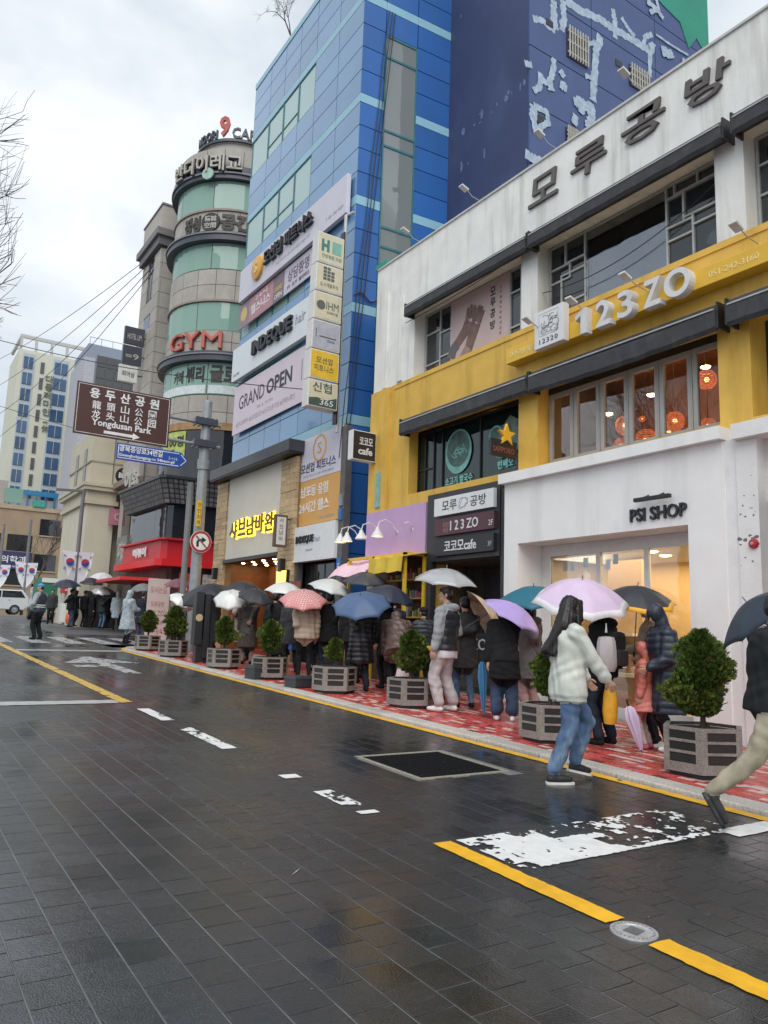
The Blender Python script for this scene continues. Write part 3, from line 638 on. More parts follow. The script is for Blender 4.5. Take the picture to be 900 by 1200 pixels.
letters('모루공방 체험', (9.05, 9.85, 6.36), FR, UP, 0.62, 0.11, 0.006, mat('pale_yellow_print', (0.85, 0.72, 0.35), 0.5), sg, bold=0.01)
sq = empty('square_sign', 'square white sign with a line drawing hung left of the big numerals', 'sign')
MB().box(8.9, 9.04, 8.42, 9.08, 6.25, 6.90).build('sign_panel', mat('sign_white', (0.72, 0.73, 0.74), 0.45, 0.04), sq, bevel=0.006)
letters('12320', (8.9, 8.96, 6.31), FR, UP, 0.42, 0.085, 0.004, ink, sq, spacing=1.25, bold=0.01)
sk = MB()
for k in range(26):
    cy, cz = 8.75 + rng.uniform(-.15, .15), 6.63 + rng.uniform(-.12, .12); t0 = rng.uniform(0, 6.28); rr = rng.uniform(0.04, 0.12); n_ = 9
    sk.tube([(8.897, cy + rr * math.cos(t0 + q * 0.35), cz + rr * 0.7 * math.sin(t0 + q * 0.35)) for q in range(n_)], 0.0032, 4)
for a, b_, c, d in ((8.53, 8.97, 6.45, 6.45), (8.53, 8.97, 6.84, 6.84), (8.53, 8.53, 6.45, 6.84), (8.97, 8.97, 6.45, 6.84)): sk.tube([(8.898, a, c), (8.898, b_, d)], 0.002, 4)
sk.build('line_drawing', mat('grey_line', (0.16, 0.17, 0.18), 0.6), sq)
# raised letters on the parapet
mo = empty('parapet_lettering', 'four big dark brown raised letters along the white parapet', 'sign')
brn = mat('bronze_letter', (0.105, 0.088, 0.085), 0.45, 0.15, 6)
for ch, a, b_, z in (('모', 9.62, 8.90, 9.22), ('루', 8.60, 7.83, 9.22), ('공', 7.52, 6.70, 9.24), ('방', 6.35, 5.62, 9.22)):
    letters(ch, (9.3, a, z), FR, UP, a - b_, 0.52, 0.05, brn, mo, name='letter', bold=0.012, shear=0.12)
# small floodlights on arms
def flood(P, out, label, droop=-0.05):
    x, y, z = P; L = empty('floodlight', label, 'floodlight', P, 0, 'floodlights on thin arms along the facade')
    MB().tube([(0, 0, 0), (-out * .6, 0.02, 0.04), (-out, 0.03, droop)], 0.009, 6).build('arm', alu, L)
    MB().obox((-out - 0.06, 0.03, droop - 0.01), (0.085, 0, -0.03), (0, 0.06, 0), (0.006, 0, 0.018)).build('lamp_head', mat('lamp_white', (0.6, 0.6, 0.58), 0.4), L, bevel=0.006)
    MB().sphere((0, 0, 0), 0.025, 8).build('mount', alu, L)
for y, t in ((8.98, 'floodlight arm above the square white sign'), (8.0, 'floodlight arm above the numeral 2'), (6.95, 'floodlight arm above the numeral 3 and Z'), (5.2, 'floodlight arm at the right end of the yellow sign box')): flood((9.15, y, 6.6), 0.42, t, 0.12)
for y, t in ((13.1, 'floodlight on the parapet nearest the blue building'), (11.05, 'second floodlight on the parapet from the blue building'), (8.95, 'floodlight on the parapet above the first raised letter'), (7.1, 'floodlight on the parapet above the third raised letter')): flood((9.35, y, 10.1), 0.38, t, 0.16)

# ---------------------------------------------------------------- white boutique
PS = site('white_shopfront', 'plain white boutique shopfront with glowing beige interior', 'shop front', (9.0, 7.8, gz(7.8)))
p = MB(); y0, y1 = 5.74, 9.9; oy0, oy1 = 6.28, 9.56; gzb = 0.1
p.box(9.0, 9.29, y0, oy0, gzb, 4.05); p.box(9.0, 9.29, oy1, y1, gzb, 4.05); p.box(9.0, 9.29, oy0, oy1, 2.99, 4.05)
p.box(8.88, 9.29, y0 - 0.03, y1 + 0.04, 4.051, 4.22)
p.box(9.29, 9.62, oy1, oy1 + 0.3, gzb, 2.99); p.box(9.29, 9.62, oy0 - 0.3, oy0, gzb, 2.99); p.box(9.29, 9.62, oy0 - .3, oy1 + .3, 2.99, 3.2)
p.build('front_wall', white_cl, PS)
f = MB()
for a, b_ in ((9.36, 9.557), (8.28, 8.36), (7.36, 7.44), (6.285, 6.33)): f.box(9.56, 9.62, a, b_, 0.3, 2.8)
f.box(9.555, 9.625, 6.283, 9.557, 2.8, 2.987); f.box(9.56, 9.62, 6.33, 9.36, 0.25, 0.42)
fr_ = f.build('glazing_frame', alu_w, PS)
for a, b_ in ((8.36, 9.36), (7.44, 8.28), (6.33, 7.36)): MB().box(9.585, 9.593, a, b_, 0.42, 2.8).build('pane', pane_c, fr_)
warm = mat('warm_wall', (0.66, 0.49, 0.25), 0.7, 0.05, 2); warm2 = mat('warm_panel', (0.50, 0.33, 0.18), 0.7, 0.05, 2)
r_ = MB(); r_.box(11.75, 11.85, 5.8, 9.88, 0.2, 3.05); r_.box(9.65, 11.75, 9.78, 9.88, 0.2, 3.05); r_.box(9.65, 11.75, 5.75, 5.85, 0.2, 3.05)
r_.build('room_wall', warm, PS); MB().box(9.63, 11.75, 5.85, 9.78, 2.82, 3.0).build('room_ceiling', mat('room_ceiling', (0.6, 0.54, 0.45), 0.8), PS); MB().box(9.63, 11.75, 5.85, 9.78, 0.18, 0.27).build('room_floor', mat('room_floor', (0.4, 0.34, 0.26), 0.5), PS)
MB().box(10.6, 10.7, 8.3, 9.0, 0.27, 2.82).build('partition', warm2, PS)
for x, y in ((10.1, 7.7), (10.1, 6.8), (10.9, 7.2), (10.9, 6.4), (10.7, 7.9)): MB().lathe([(0, 2.806), (0.07, 2.806), (0.09, 2.818)], 16, (x, y, 0)).build('downlight', spot_m, PS)
area('boutique_light', (10.6, 7.8, 2.78), 1.8, 3.4, 66, (1.0, 0.80, 0.50))
ra = MB(); ra.tube([(10.2, 6.45, 0.27), (10.2, 6.45, 1.9), (10.2, 7.1, 1.9), (10.2, 7.1, 0.27)], 0.015, 6); ra.tube([(10.2, 6.45, 1.2), (10.2, 7.1, 1.2)], 0.012, 6); ra.build('clothes_rail', black_m, PS)
for k, c in enumerate(((.2, .12, .07), (.08, .07, .07), (.3, .2, .12), (.12, .08, .05))): MB().obox((10.2, 6.55 + k * .13, 1.25), (0.2, 0, 0), (0, 0.03, 0), (0, 0, 0.5)).build('hanging_garment', mat('garment_%d' % k, c, 0.8, 0.2), PS, bevel=0.02)
for k in range(5):
    yy = 8.45 + k * .2; MB().box(10.45, 10.58, yy, yy + .14, 0.9 + .3 * (k % 2), 1.2 + .35 * (k % 2)).build('displayed_bag', mat('bag_%d' % (k % 3), ((.3, .2, .12), (.1, .09, .09), (.5, .45, .38))[k % 3], .5), PS, bevel=.02)
MB().box(10.35, 10.6, 8.3, 9.45, .84, .9).build('display_shelf', alu_w, PS); MB().box(10.35, 10.6, 8.3, 9.45, 1.5, 1.55).build('display_shelf', alu_w, PS); MB().box(11.7, 11.75, 6.3, 7.0, .5, 2.1).build('mirror', mat('mirror_glass', (.5, .47, .42), .05, metal=1.0), PS)
MB().box(9.55, 9.558, 7.5, 7.53, 1.05, 1.45).build('door_handle', black_m, PS)
for k, (a, z, c) in enumerate(((9.05, 2.62, (.45, .36, .22)), (8.9, 2.62, (.45, .36, .22)), (8.62, 2.66, (.1, .09, .08)), (8.15, 2.6, (.55, .5, .55)), (8.0, 2.68, (.08, .08, .09)))):
    MB().box(9.594, 9.6, a - 0.05, a + 0.05, z - 0.08, z + 0.08).build('window_sticker', mat('sticker_%d' % k, c, 0.5), PS)
MB().obox((9.3, 6.38, 2.86), (0.06, 0, -0.02), (0, 0.04, 0), (0, 0, 0.05)).build('camera_housing', black_m, PS)
ps = empty('boutique_sign', 'raised black letters PSI SHOP under a slim black lamp bar', 'sign')
letters('PSI SHOP', (9.0, 7.21, 3.11), FR, UP, 0.93, 0.19, 0.035, mat('soft_black', (0.02, 0.021, 0.026), 0.5), ps, bold=0.018, res=3)
MB().box(8.86, 8.93, 6.47, 7.06, 3.375, 3.43).build('lamp_bar', black_m, ps, bevel=0.006); b_ = MB(); b_.tube([(9.0, 6.9, 3.47), (8.9, 6.9, 3.43)], 0.012, 6); b_.tube([(9.0, 6.65, 3.47), (8.9, 6.65, 3.43)], 0.012, 6); b_.build('bracket', black_m, ps)
# ---------------------------------------------------------------- next shop to the right: peeling white pillar
NX = site('peeling_shopfront', 'old white shopfront with chipped paint on its pillar and a thick ledge', 'shop front', (9.0, 4.0, gz(4)))
chip = mat('chipped_white', (0.78, 0.775, 0.765), 0.65, 0.05, 4, bump=0.3, bscale=20, dirt_or_light=(0.10, 0.10, 0.10), dirtscale=(4, 5, 5), dirtamt=0.0)
p = MB(); p.box(9.0, 9.29, 5.28, 5.56, 0.0, 4.0); p.box(9.02, 9.29, 5.563, 5.74, 0.0, 4.04); p.box(8.88, 9.29, yE, 5.545, 4.001, 4.20); p.box(9.2, 9.29, 1.5, 5.28, 3.2, 4.0); p.box(9.0, 9.29, 1.2, 1.5, 0, 4.0)
p.build('wall', chip, NX)
cm = MB(); 
for k in range(26):
    y, z = rng.uniform(5.29, 5.55), rng.choice([rng.uniform(3.0, 3.35), rng.uniform(2.65, 2.78), rng.uniform(1.5, 3.9)]); s = rng.uniform(0.006, 0.02); 
    if abs(z - 2.72) < 0.07: s = rng.uniform(0.01, 0.045)
    cm.xprism([(y + s * rng.uniform(.5, 1.3) * math.cos(q), z + s * .7 * rng.uniform(.4, 1.2) * math.sin(q)) for q in np.arange(0, 6.2, 1.05)], 8.9975, 9.0, 0)
tag(cm.build('paint_chip', mat('bare_plaster', (0.16, 0.15, 0.15), 0.8, 0.3), NX, fix=True), kind='stuff')
MB().box(9.4, 9.42, 1.5, 5.28, 0.2, 3.2).build('pane', pane_d, NX); MB().box(9.5, 9.6, 1.3, 5.5, 0.0, 4.0).build('back_wall', dk, NX)
al = empty('alarm_bell', 'round red alarm bell on the chipped white pillar', 'alarm bell', (9.0, 5.36, 2.66))
MB().lathe([(0.062, 0), (0.062, 0.025), (0.05, 0.042), (0.03, 0.048), (0, 0.05)], 20, axis=(-1, 0, 0)).build('bell', mat('alarm_red', (0.42, 0.02, 0.03), 0.35), al, smooth='auto')
MB().lathe([(0.022, 0.048), (0.02, 0.06), (0, 0.062)], 12, axis=(-1, 0, 0)).build('button', mat('alarm_grey', (0.4, 0.3, 0.3), 0.4), al)
pp = empty('drain_pipe', 'dark grey drainpipe beside the chipped white pillar', 'pipe', (8.93, 5.02, gz(5)))
MB().tube([(0, 0, 0), (0, 0, 3.4)], 0.05, 12).build('pipe', mat('grey_pipe', (0.12, 0.12, 0.13), 0.4), pp, smooth='auto'); b_ = MB()
for z in (0.9, 2.2, 3.2): b_.lathe([(0.056, z), (0.056, z + .04)], 12)
b_.build('clip', black_m, pp)

# ---------------------------------------------------------------- dark stairway entrance with three sign panels
EN = site('stair_entrance', 'dark recessed stair entrance between the purple shop and the white boutique', 'entrance', (9.3, 11.3, gz(11)))
p = MB(); p.box(9.16, 9.29, 10.2, 12.36, 2.84, 4.2); p.box(9.16, 9.29, 12.2, 12.36, 0.3, 2.84); p.box(9.18, 9.29, 9.945, 10.19, 0.3, 4.04); p.build('portal', dk, EN)
MB().box(10.7, 10.8, 9.9, 12.4, 0.3, 4.0).build('back_wall', mat('entrance_wall', (0.07, 0.065, 0.075), 0.6, 0.15), EN); MB().box(9.3, 10.7, 10.19, 12.35, 2.83, 2.93).build('soffit', mat('entrance_soffit', (0.12, 0.11, 0.11), 0.6), EN)
for y, z, w_, h_ in ((10.7, 1.95, .2, .3), (11.1, 1.9, .12, .16), (10.55, 1.45, .22, .3), (10.95, 1.4, .16, .22), (11.4, 1.6, .2, .25)): MB().box(10.66, 10.7, y - w_ / 2, y + w_ / 2, z - h_ / 2, z + h_ / 2).build('picture_frame', black_m, EN)
for k in range(5): MB().box(9.62 + k * .26, 10.7, 10.2, 12.3, 0.3 + k * 0.17, 0.47 + k * 0.17).build('stair_step', mat('stone_step', (0.11, 0.10, 0.09), 0.5, 0.2, 9), EN)
letters('인생 사진', (10.66, 11.5, 2.3), FR, UP, 0.7, 0.13, 0.01, mat('dim_letter', (0.16, 0.15, 0.17), 0.5), EN)
def panel(name, label, cat, x, y0, y1, z0, z1, m, th=0.05):
    o = empty(name, label, cat); MB().box(x, x + th, y0, y1, z0, z1).build('sign_panel', m, o, bevel=0.004); return o
s1 = panel('shop_sign', 'white name board topmost of three on the dark entrance', 'sign', 9.08, 10.28, 12.04, 3.72, 4.07, mat('sign_white', (0.72, 0.73, 0.74), 0.45), 0.08)
letters('모루', (9.08, 11.78, 3.8), FR, UP, 0.45, 0.2, 0.006, ink, s1); letters('공방', (9.08, 10.93, 3.8), FR, UP, 0.45, 0.2, 0.006, ink, s1)
g = MB()
for k in range(7): g.tube([(9.078, 11.13 + 0.13 * math.cos(q + k), 3.9 + 0.1 * math.sin(q * 1.3 + k * .8)) for q in (0, .5, 1, 1.5)], 0.004, 4)
g.build('line_drawing', mat('grey_line', (0.16, 0.17, 0.18), 0.6), s1)
s2 = panel('shop_sign', 'maroon name board 123 ZO in the middle of the dark entrance', 'sign', 9.09, 10.27, 12.03, 3.33, 3.655, mat('sign_maroon', (0.085, 0.028, 0.04), 0.45), 0.07)
letters('1 2 3 ZO', (9.09, 11.52, 3.4), FR, UP, 0.82, 0.19, 0.012, num_w, s2, bold=0.012); letters('모던', (9.09, 11.76, 3.48), FR, UP, 0.18, 0.1, 0.004, mat('rose_print', (0.35, 0.2, 0.2), 0.5), s2); letters('식당', (9.09, 11.76, 3.37), FR, UP, 0.18, 0.1, 0.004, mat('rose_print', (0.35, 0.2, 0.2), 0.5), s2); letters('2F', (9.09, 10.42, 3.4), FR, UP, 0.12, 0.1, 0.004, num_w, s2)
s3 = panel('shop_sign', 'black cafe name board lowest of three on the dark entrance', 'sign', 9.08, 10.27, 12.02, 2.93, 3.25, mat('sign_black', (0.02, 0.02, 0.024), 0.45), 0.08)
letters('코코모cafe', (9.08, 11.68, 3.0), FR, UP, 0.94, 0.2, 0.012, num_w, s3, bold=0.012); letters('3F', (9.08, 10.42, 3.02), FR, UP, 0.1, 0.09, 0.004, alu, s3)
ab = empty('notice_board', 'low black board lettered 123 ZO at the foot of the stair entrance', 'sign', (9.05, 10.9, gz(10.9) + KZ))
MB().box(0, 0.06, -0.75, 0.75, 0.45, 1.08).build('board', mat('sign_black', (0.02,) * 3), ab); b_ = MB()
for y in (-0.68, 0.68): b_.box(0.01, 0.05, y - .02, y + .02, 0, 0.45)
b_.build('post', black_m, ab); letters('1 2 3 ZO', (0.0, 0.62, 0.78), FR, UP, 1.15, 0.2, 0.008, mat('chalk_grey', (0.4, 0.4, 0.42), 0.6), ab, bold=0.006); letters('O 2', (0.0, 0.3, 0.5), FR, UP, 0.4, 0.14, 0.008, num_w, ab)

# ---------------------------------------------------------------- purple shop
PU = site('purple_shop', 'little shop with a blank lilac fascia, lamps and a yellow counter frame', 'shop front', (9.2, 13.5, gz(13.5)))
MB().box(9.17, 9.23, 12.44, 14.7, 3.02, 4.09).build('fascia', mat('lilac_fascia', (0.50, 0.33, 0.56), 0.5, 0.05, 3), PU)
yw_ = mat('yellow_frame_paint', (0.70, 0.46, 0.03), 0.45, 0.1, 9)
p = MB()
for x, y in ((8.72, 12.48), (8.72, 13.6), (9.2, 12.48), (8.72, 14.62)): p.box(x - .03, x + .03, y - .03, y + .03, gz(y) + KZ, 3.0)
p.box(8.69, 9.2, 12.45, 12.51, 2.97, 3.03); p.box(8.69, 8.75, 12.45, 14.65, 2.96, 3.02); p.box(8.7, 9.2, 12.45, 14.65, 1.25, 1.3); p.build('counter_frame', yw_, PU)
MB().box(8.72, 9.3, 12.5, 14.6, 0.45, 1.25).build('counter', mat('counter_dark', (0.09, 0.06, 0.04), 0.6, 0.2), PU)
p = MB(); p.box(10.0, 10.1, 12.42, 14.6, 0.4, 3.4); p.box(9.3, 10.0, 12.425, 12.46, 0.4, 3.0); p.build('back_wall', mat('shop_back', (0.16, 0.10, 0.05), 0.7, 0.3), PU)
for r in range(4): MB().box(9.55, 9.98, 12.5, 14.55, 1.35 + r * .4, 1.38 + r * .4).build('shelf', yw_, PU)
gc = [(0.5, .1, .08), (.6, .45, .1), (.1, .25, .4), (.5, .5, .48), (.1, .3, .12), (.5, .2, .35), (.08, .07, .07), (.6, .3, .1)]
tr = empty('toy_row', 'bright packets and trinkets set out on the yellow shop shelves', 'merchandise')
for k in range(90):
    r = k % 5; y = 12.58 + (k // 5) * 0.108; h_ = rng.uniform(.1, .26); x = 9.62 if r < 4 else 8.85; z = 1.38 + r * .4 if r < 4 else 1.3
    MB().box(x, x + .12, y - .04, y + rng.uniform(.01, .045), z, z + h_).build('packet', mat('packet_%d' % (k % 8), gc[k % 8], 0.5, 0.3, 12), tr, bevel=0.006)
a = MB(); n_ = 8
for (ya, yb, za, zb_, zc) in ((12.35, 13.55, 3.06, 2.93, 2.62),):
    for i in range(n_ + 1):
        y = ya + (yb - ya) * i / n_; s = 0.03 * math.sin(i * 1.9); a.v += [(9.2, y, za), (8.55, y, zb_ + s * .4), (8.52 + s, y, zc + s * .6), (8.545 + s, y, zc + s * .6), (8.575, y, zb_ + s * .4 - .01), (9.2, y, za - .02)]
    a.f += [(i * 6 + j, i * 6 + (j + 1) % 6, (i + 1) * 6 + (j + 1) % 6, (i + 1) * 6 + j) for i in range(n_) for j in range(6)] + [tuple(range(6)), tuple(reversed(range(n_ * 6, n_ * 6 + 6)))]; a.m += [0] * (n_ * 6 + 2)
a.build('yellow_awning', mat('yellow_canvas', (0.66, 0.47, 0.05), 0.7, 0.1, 4, bump=.2), PU, fix=True)
a = MB()
for i in range(n_ + 1):
    y = 13.6 + 1.5 * i / n_; s = 0.03 * math.sin(i * 1.3)
    for j in range(5): q = j / 4; a.v.append((9.2 - 0.75 * q, y, 3.02 - 0.06 * q - 0.36 * q ** 2.5 + s * q))
a.f = [(i * 5 + j, i * 5 + j + 1, (i + 1) * 5 + j + 1, (i + 1) * 5 + j) for i in range(n_) for j in range(4)]; a.m = [0] * len(a.f)
ao = a.build('pink_awning', mat('pink_canvas', (0.72, 0.50, 0.62), 0.6, 0.06, 4), PU); sm_ = ao.modifiers.new('thick', 'SOLIDIFY'); sm_.thickness = 0.012
for k, (y, lit) in enumerate(((15.0, 1), (14.7, 1), (14.1, 0), (13.45, 1), (12.9, 0))):
    L = empty('gooseneck_lamp', ['lit white gooseneck lamp furthest out beside the lilac fascia', 'lit white gooseneck lamp at the left edge of the lilac fascia', 'unlit white gooseneck lamp left of the middle of the lilac fascia', 'lit white gooseneck lamp right of the middle of the lilac fascia', 'bare lamp bracket at the right of the lilac fascia'][k], 'lamp', (9.17, y, 3.55), 0, 'gooseneck lamps along the lilac fascia')
    pts = [(0, 0, 0), (-0.12, 0, 0.16), (-0.3, 0, 0.24), (-0.46, 0, 0.18), (-0.5, 0, 0.04)]
    if k == 4: pts = [(0, 0, 0.1), (-0.1, 0, 0.16), (-0.2, 0, 0.12)]
    MB().tube(pts, 0.013, 6).build('neck', alu_w, L); MB().lathe([(0.04, 0), (0.035, .02)], 10, axis=(-1, 0, 0)).build('mount', alu_w, L)
    if k < 4:
        MB().lathe([(0.035, 0.06), (0.05, 0.0), (0.09, -0.06), (0.135, -0.14), (0.128, -0.14), (0.085, -0.06), (0.04, 0.0)], 20, (-0.5, 0, 0)).build('lamp_shade', alu_w, L, smooth='auto')
        MB().sphere((-0.5, 0, -0.1), (0.075, 0.075, 0.045), 10).build('bulb', emitter('warm_bulb', (1.0, 0.62, 0.18), 7) if lit else alu_w, L)
# projecting cafe sign
cs = empty('cafe_sign', 'square black and white projecting cafe sign at the edge of the yellow building', 'sign', (8.93, 14.6, 5.6))
MB().box(-0.33, 0.3, -0.1, 0.1, -0.34, 0.34).build('sign_box', mat('sign_white', (0.72, 0.73, 0.74), 0.45), cs, bevel=0.006); MB().box(-0.31, 0.28, -0.106, -0.101, -0.32, 0.32).build('sign_face', mat('sign_black', (0.02,) * 3), cs)
letters('코코모', (-0.16, -0.106, 0.02), PR, UP, 0.36, 0.17, 0.005, num_w, cs, bold=0.02); letters('cafe', (-0.18, -0.106, -0.21), PR, UP, 0.38, 0.17, 0.005, num_w, cs, bold=0.03)
MB().box(0.3, 0.37, -0.06, 0.06, -0.15, 0.1).build('bracket', mat('rusty_bracket', (0.2, 0.09, 0.04), 0.7, 0.4, 20), cs)
vb = empty('narrow_banner', 'narrow pale blue vertical banner on the yellow corner pilaster', 'banner'); MB().box(9.21, 9.238, 14.28, 14.46, 4.2, 5.0).build('banner_cloth', mat('pale_blue_cloth', (0.20, 0.45, 0.50), 0.6, 0.1), vb)
for k in range(5): letters('모루체험장'[k], (9.21, 14.42, 4.82 - k * .14), FR, UP, 0.1, 0.1, 0.004, mat('yellow_print', (.6, .5, .1), .5), vb)
# ================================================================ blue panelled building
BB = site('blue_building', 'tall blue metal panelled office building with pale blue bands and strip windows', 'building', (9.3, 19.8, gz(19.8)))
bl_f = mat('blue_panel_sheen', (0.125, 0.275, 0.48), 0.20, 0.05, 1.2, spec=0.6, objrand=0.09, coat=0.5)  # paler than the side panels: reflection put into the base colour
bl_s = mat('blue_side_panel', (0.024, 0.125, 0.40), 0.30, 0.06, 1.2, spec=0.5, objrand=0.08, dirt_or_light=(0.06, 0.12, 0.2), dirtscale=(2, 2, .3), dirtamt=0.3)
bl_b = mat('pale_blue_band', (0.27, 0.50, 0.62), 0.3, 0.05, 2)
joint = mat('panel_joint', (0.012, 0.035, 0.11), 0.6)
strip_g = glass('sky_toned_strip_glass', thru=0.06, body=(0.42, 0.58, 0.56), refl=1.0)  # bright mint body: the sky's reflection is put into the glass colour
side_g = glass('grey_side_glass', thru=0.06, body=(0.20, 0.225, 0.22), refl=0.12)
teal_fr = mat('teal_window_frame', (0.03, 0.16, 0.20), 0.4)
fd = Vector((0.013, 1, 0)).normalized(); fn_ = Vector((-1, 0.013, 0)).normalized(); c0 = Vector((9.3, 16.0, 0))
sd_ = Vector((0.9975, -0.071, 0)); sn_ = Vector((-0.071, -0.9975, 0))
core = MB(); L_ = 7.65; W_ = 4.6
qa, qb = c0 - fn_ * 0.06 - sn_ * 0.06, c0 + fd * L_ - fn_ * 0.06
qa = c0 + sd_ * 0.06 + fd * 0.06; qb = c0 + fd * L_ + sd_ * 0.06; qc = qb + sd_ * W_; qd = c0 + sd_ * W_ + fd * 0.06
core.prism([(qa.x, qa.y), (qd.x, qd.y), (qc.x, qc.y), (qb.x, qb.y)], 6.5, 20.55); core.box(10.8, 13.5, 16.1, 23.6, 0, 6.5); core.build('core_wall', joint, BB, fix=True)
def pnl(face, a, b_, z0, z1, m, name='panel', gap=0.012, th=0.05, off=0.0):
    d, n_ = (fd, fn_) if face == 'f' else (sd_, sn_)
    c = c0 + d * (a + b_) / 2 + n_ * (off - th / 2); 
    o = MB().obox((c.x, c.y, (z0 + z1) / 2), d * ((b_ - a) / 2 - gap), -n_ * (th / 2), (0, 0, (z1 - z0) / 2 - gap)).build(name, m, BB, fix=True); return o
bz = [18.42, 15.36, 12.42, 9.46, 6.52]           # undersides of the pale bands
cols = [0.0, 1.36, 2.80, 3.95, 5.08, 6.25, 7.65]
BH = 0.26
for k, z in enumerate(bz):
    top = 20.5 if k == 0 else bz[k - 1]
    for i in range(6): pnl('f', cols[i], cols[i + 1], z, z + BH, bl_b, 'band_panel', 0.004, off=0.004)
    pnl('s', 0.0, 0.70, z, z + BH, bl_b, 'band_panel', 0.004, off=0.004); pnl('s', 1.72, 3.1, z, z + BH, bl_b, 'band_panel', 0.004, off=0.004)
    n_ = 3 if k == 0 else 4; hs_ = (top - z - BH) / n_
    for i in range(6):
        for r in range(n_):
            a0, a1 = z + BH + r * hs_, z + BH + (r + 1) * hs_
            if k > 0 and i >= 2 and r >= n_ - 2: continue            # strip windows fill the upper half
            pnl('f', cols[i], cols[i + 1], a0, a1, bl_f)
    if k > 0:
        z0 = z + BH + (n_ - 2) * hs_
        for i in range(2, 6):
            wf = MB(); d = fd
            for s in (cols[i] + .02, cols[i + 1] - .02): c = c0 + d * s - fn_ * .04; wf.obox((c.x, c.y, (z0 + top) / 2), d * 0.018, fn_ * .03, (0, 0, (top - z0) / 2))
            c = c0 + d * (cols[i] + cols[i + 1]) / 2 - fn_ * .04
            lows = [z0 + .015, top - .015] + ([z0 + 0.42] if i in (3, 4) else [])
            for z_ in lows: wf.obox((c.x, c.y, z_), d * ((cols[i + 1] - cols[i]) / 2 - .04), fn_ * .03, (0, 0, 0.016))
            fo = wf.build('strip_window', teal_fr, BB)
            ps_ = [z0, top] if i not in (3, 4) else [z0, z0 + .42, top]
            for q in range(len(ps_) - 1): 
                MB().obox((c.x, c.y, (ps_[q] + ps_[q + 1]) / 2), d * ((cols[i + 1] - cols[i]) / 2 - .04), fn_ * .008, (0, 0, (ps_[q + 1] - ps_[q]) / 2 - 0.016)).build('pane', strip_g, fo)
    for r in range(n_):
        a0, a1 = z + BH + r * hs_, z + BH + (r + 1) * hs_
        pnl('s', 0.0, 0.70, a0, a1, bl_s); pnl('s', 1.72, 3.1, a0, a1, bl_s)
        pnl('s', 3.1, 4.6, a0, a1, bl_s)
for i in range(6): pnl('f', cols[i], cols[i + 1], 20.5, 20.72, bl_b, 'cap_panel', 0.003, off=0.02)
for a, b_ in ((0, .7), (.7, 1.72), (1.72, 3.1), (3.1, 4.6)): pnl('s', a, b_, 20.5, 20.72, bl_b, 'cap_panel', 0.003, off=0.02)
for z in range(0, 7):
    if z * 1.0 < 6.3:
        for a, b_ in ((0.0, .7), (.7, 1.72), (1.72, 3.1)): pnl('s', a, b_, 0.3 + z, 1.3 + z if z < 6 else 6.52, bl_s)
wf = MB(); tr_ = [6.55, 8.3, 8.9, 11.45, 12.0, 14.35, 14.8, 17.0, 17.64]
for t in (.72, 1.70): c = c0 + sd_ * t - sn_ * .02; wf.obox((c.x, c.y, (6.55 + 17.66) / 2), sd_ * 0.022, sn_ * .035, (0, 0, 5.555))
c = c0 + sd_ * 1.21 - sn_ * .02
for z in tr_: wf.obox((c.x, c.y, z), sd_ * 0.468, sn_ * .03, (0, 0, 0.03))
fo = wf.build('stair_window', teal_fr, BB)
for q in range(len(tr_) - 1): MB().obox((c.x, c.y, (tr_[q] + tr_[q + 1]) / 2), sd_ * 0.468, sn_ * .008, (0, 0, (tr_[q + 1] - tr_[q]) / 2 - 0.03)).build('pane', side_g, fo)
pnl('s', .7, 1.72, 17.68, 18.42, bl_s); pnl('s', .7, 1.72, 18.42, 18.42 + BH, bl_b, 'band_panel', 0.004, off=0.004); pnl('s', .7, 1.72, 18.42 + BH, 19.6, bl_s); pnl('s', .7, 1.72, 19.6, 20.5, bl_s)
# front signs and banners
soft_blk = mat('soft_black', (0.02,) * 3); lilac_w = mat('lilac_white_sign', (0.62, 0.60, 0.68), 0.45, 0.03, 3); cool_w = mat('cool_white_sign', (0.68, 0.72, 0.76), 0.45, 0.03, 3)
def banner(name, label, cat, y0, y1, z0, z1, x, m, th=0.1):
    o = empty(name, label, cat); MB().box(x, x + th, y0, y1, z0, z1).build('sign_panel', m, o, bevel=0.006); return o
gold = mat('orange_gold', (0.68, 0.36, 0.06), 0.4, 0.08, 6)
s = banner('fitness_sign', 'topmost wide lilac white sign on the blue building with orange medallion and black raised letters', 'sign', 16.2, 23.25, 12.2, 13.32, 9.12, lilac_w, 0.12)
letters('모션업 피트니스', (9.12, 21.2, 12.66), FR, UP, 3.2, 0.5, 0.1, soft_blk, s, bold=0.02)
MB().lathe([(0, 0.1), (0.36, 0.1), (0.39, 0.08), (0.4, 0)], 32, (9.12, 21.72, 12.84), axis=(-1, 0, 0)).build('medallion', gold, s, smooth='auto')
letters('S', (9.02, 21.83, 12.66), FR, UP, 0.22, 0.36, 0.02, mat('pale_gold', (0.8, 0.55, 0.2), 0.4), s, bold=0.01)
letters('MOTION UP FITNESS 24H PT', (9.12, 20.4, 12.4), FR, UP, 2.2, 0.09, 0.004, mat('grey_print', (0.3, 0.3, 0.34), 0.5), s); letters('T. 051 242 0024', (9.12, 17.3, 12.42), FR, UP, 0.95, 0.1, 0.004, mat('grey_print', (.3,) * 3), s)
s = banner('event_banner', 'strip of small pink brown and lilac adverts under the topmost white sign', 'banner', 18.2, 23.42, 11.3, 12.15, 9.24, mat('lilac_print', (0.55, 0.52, 0.60), 0.5), 0.03)
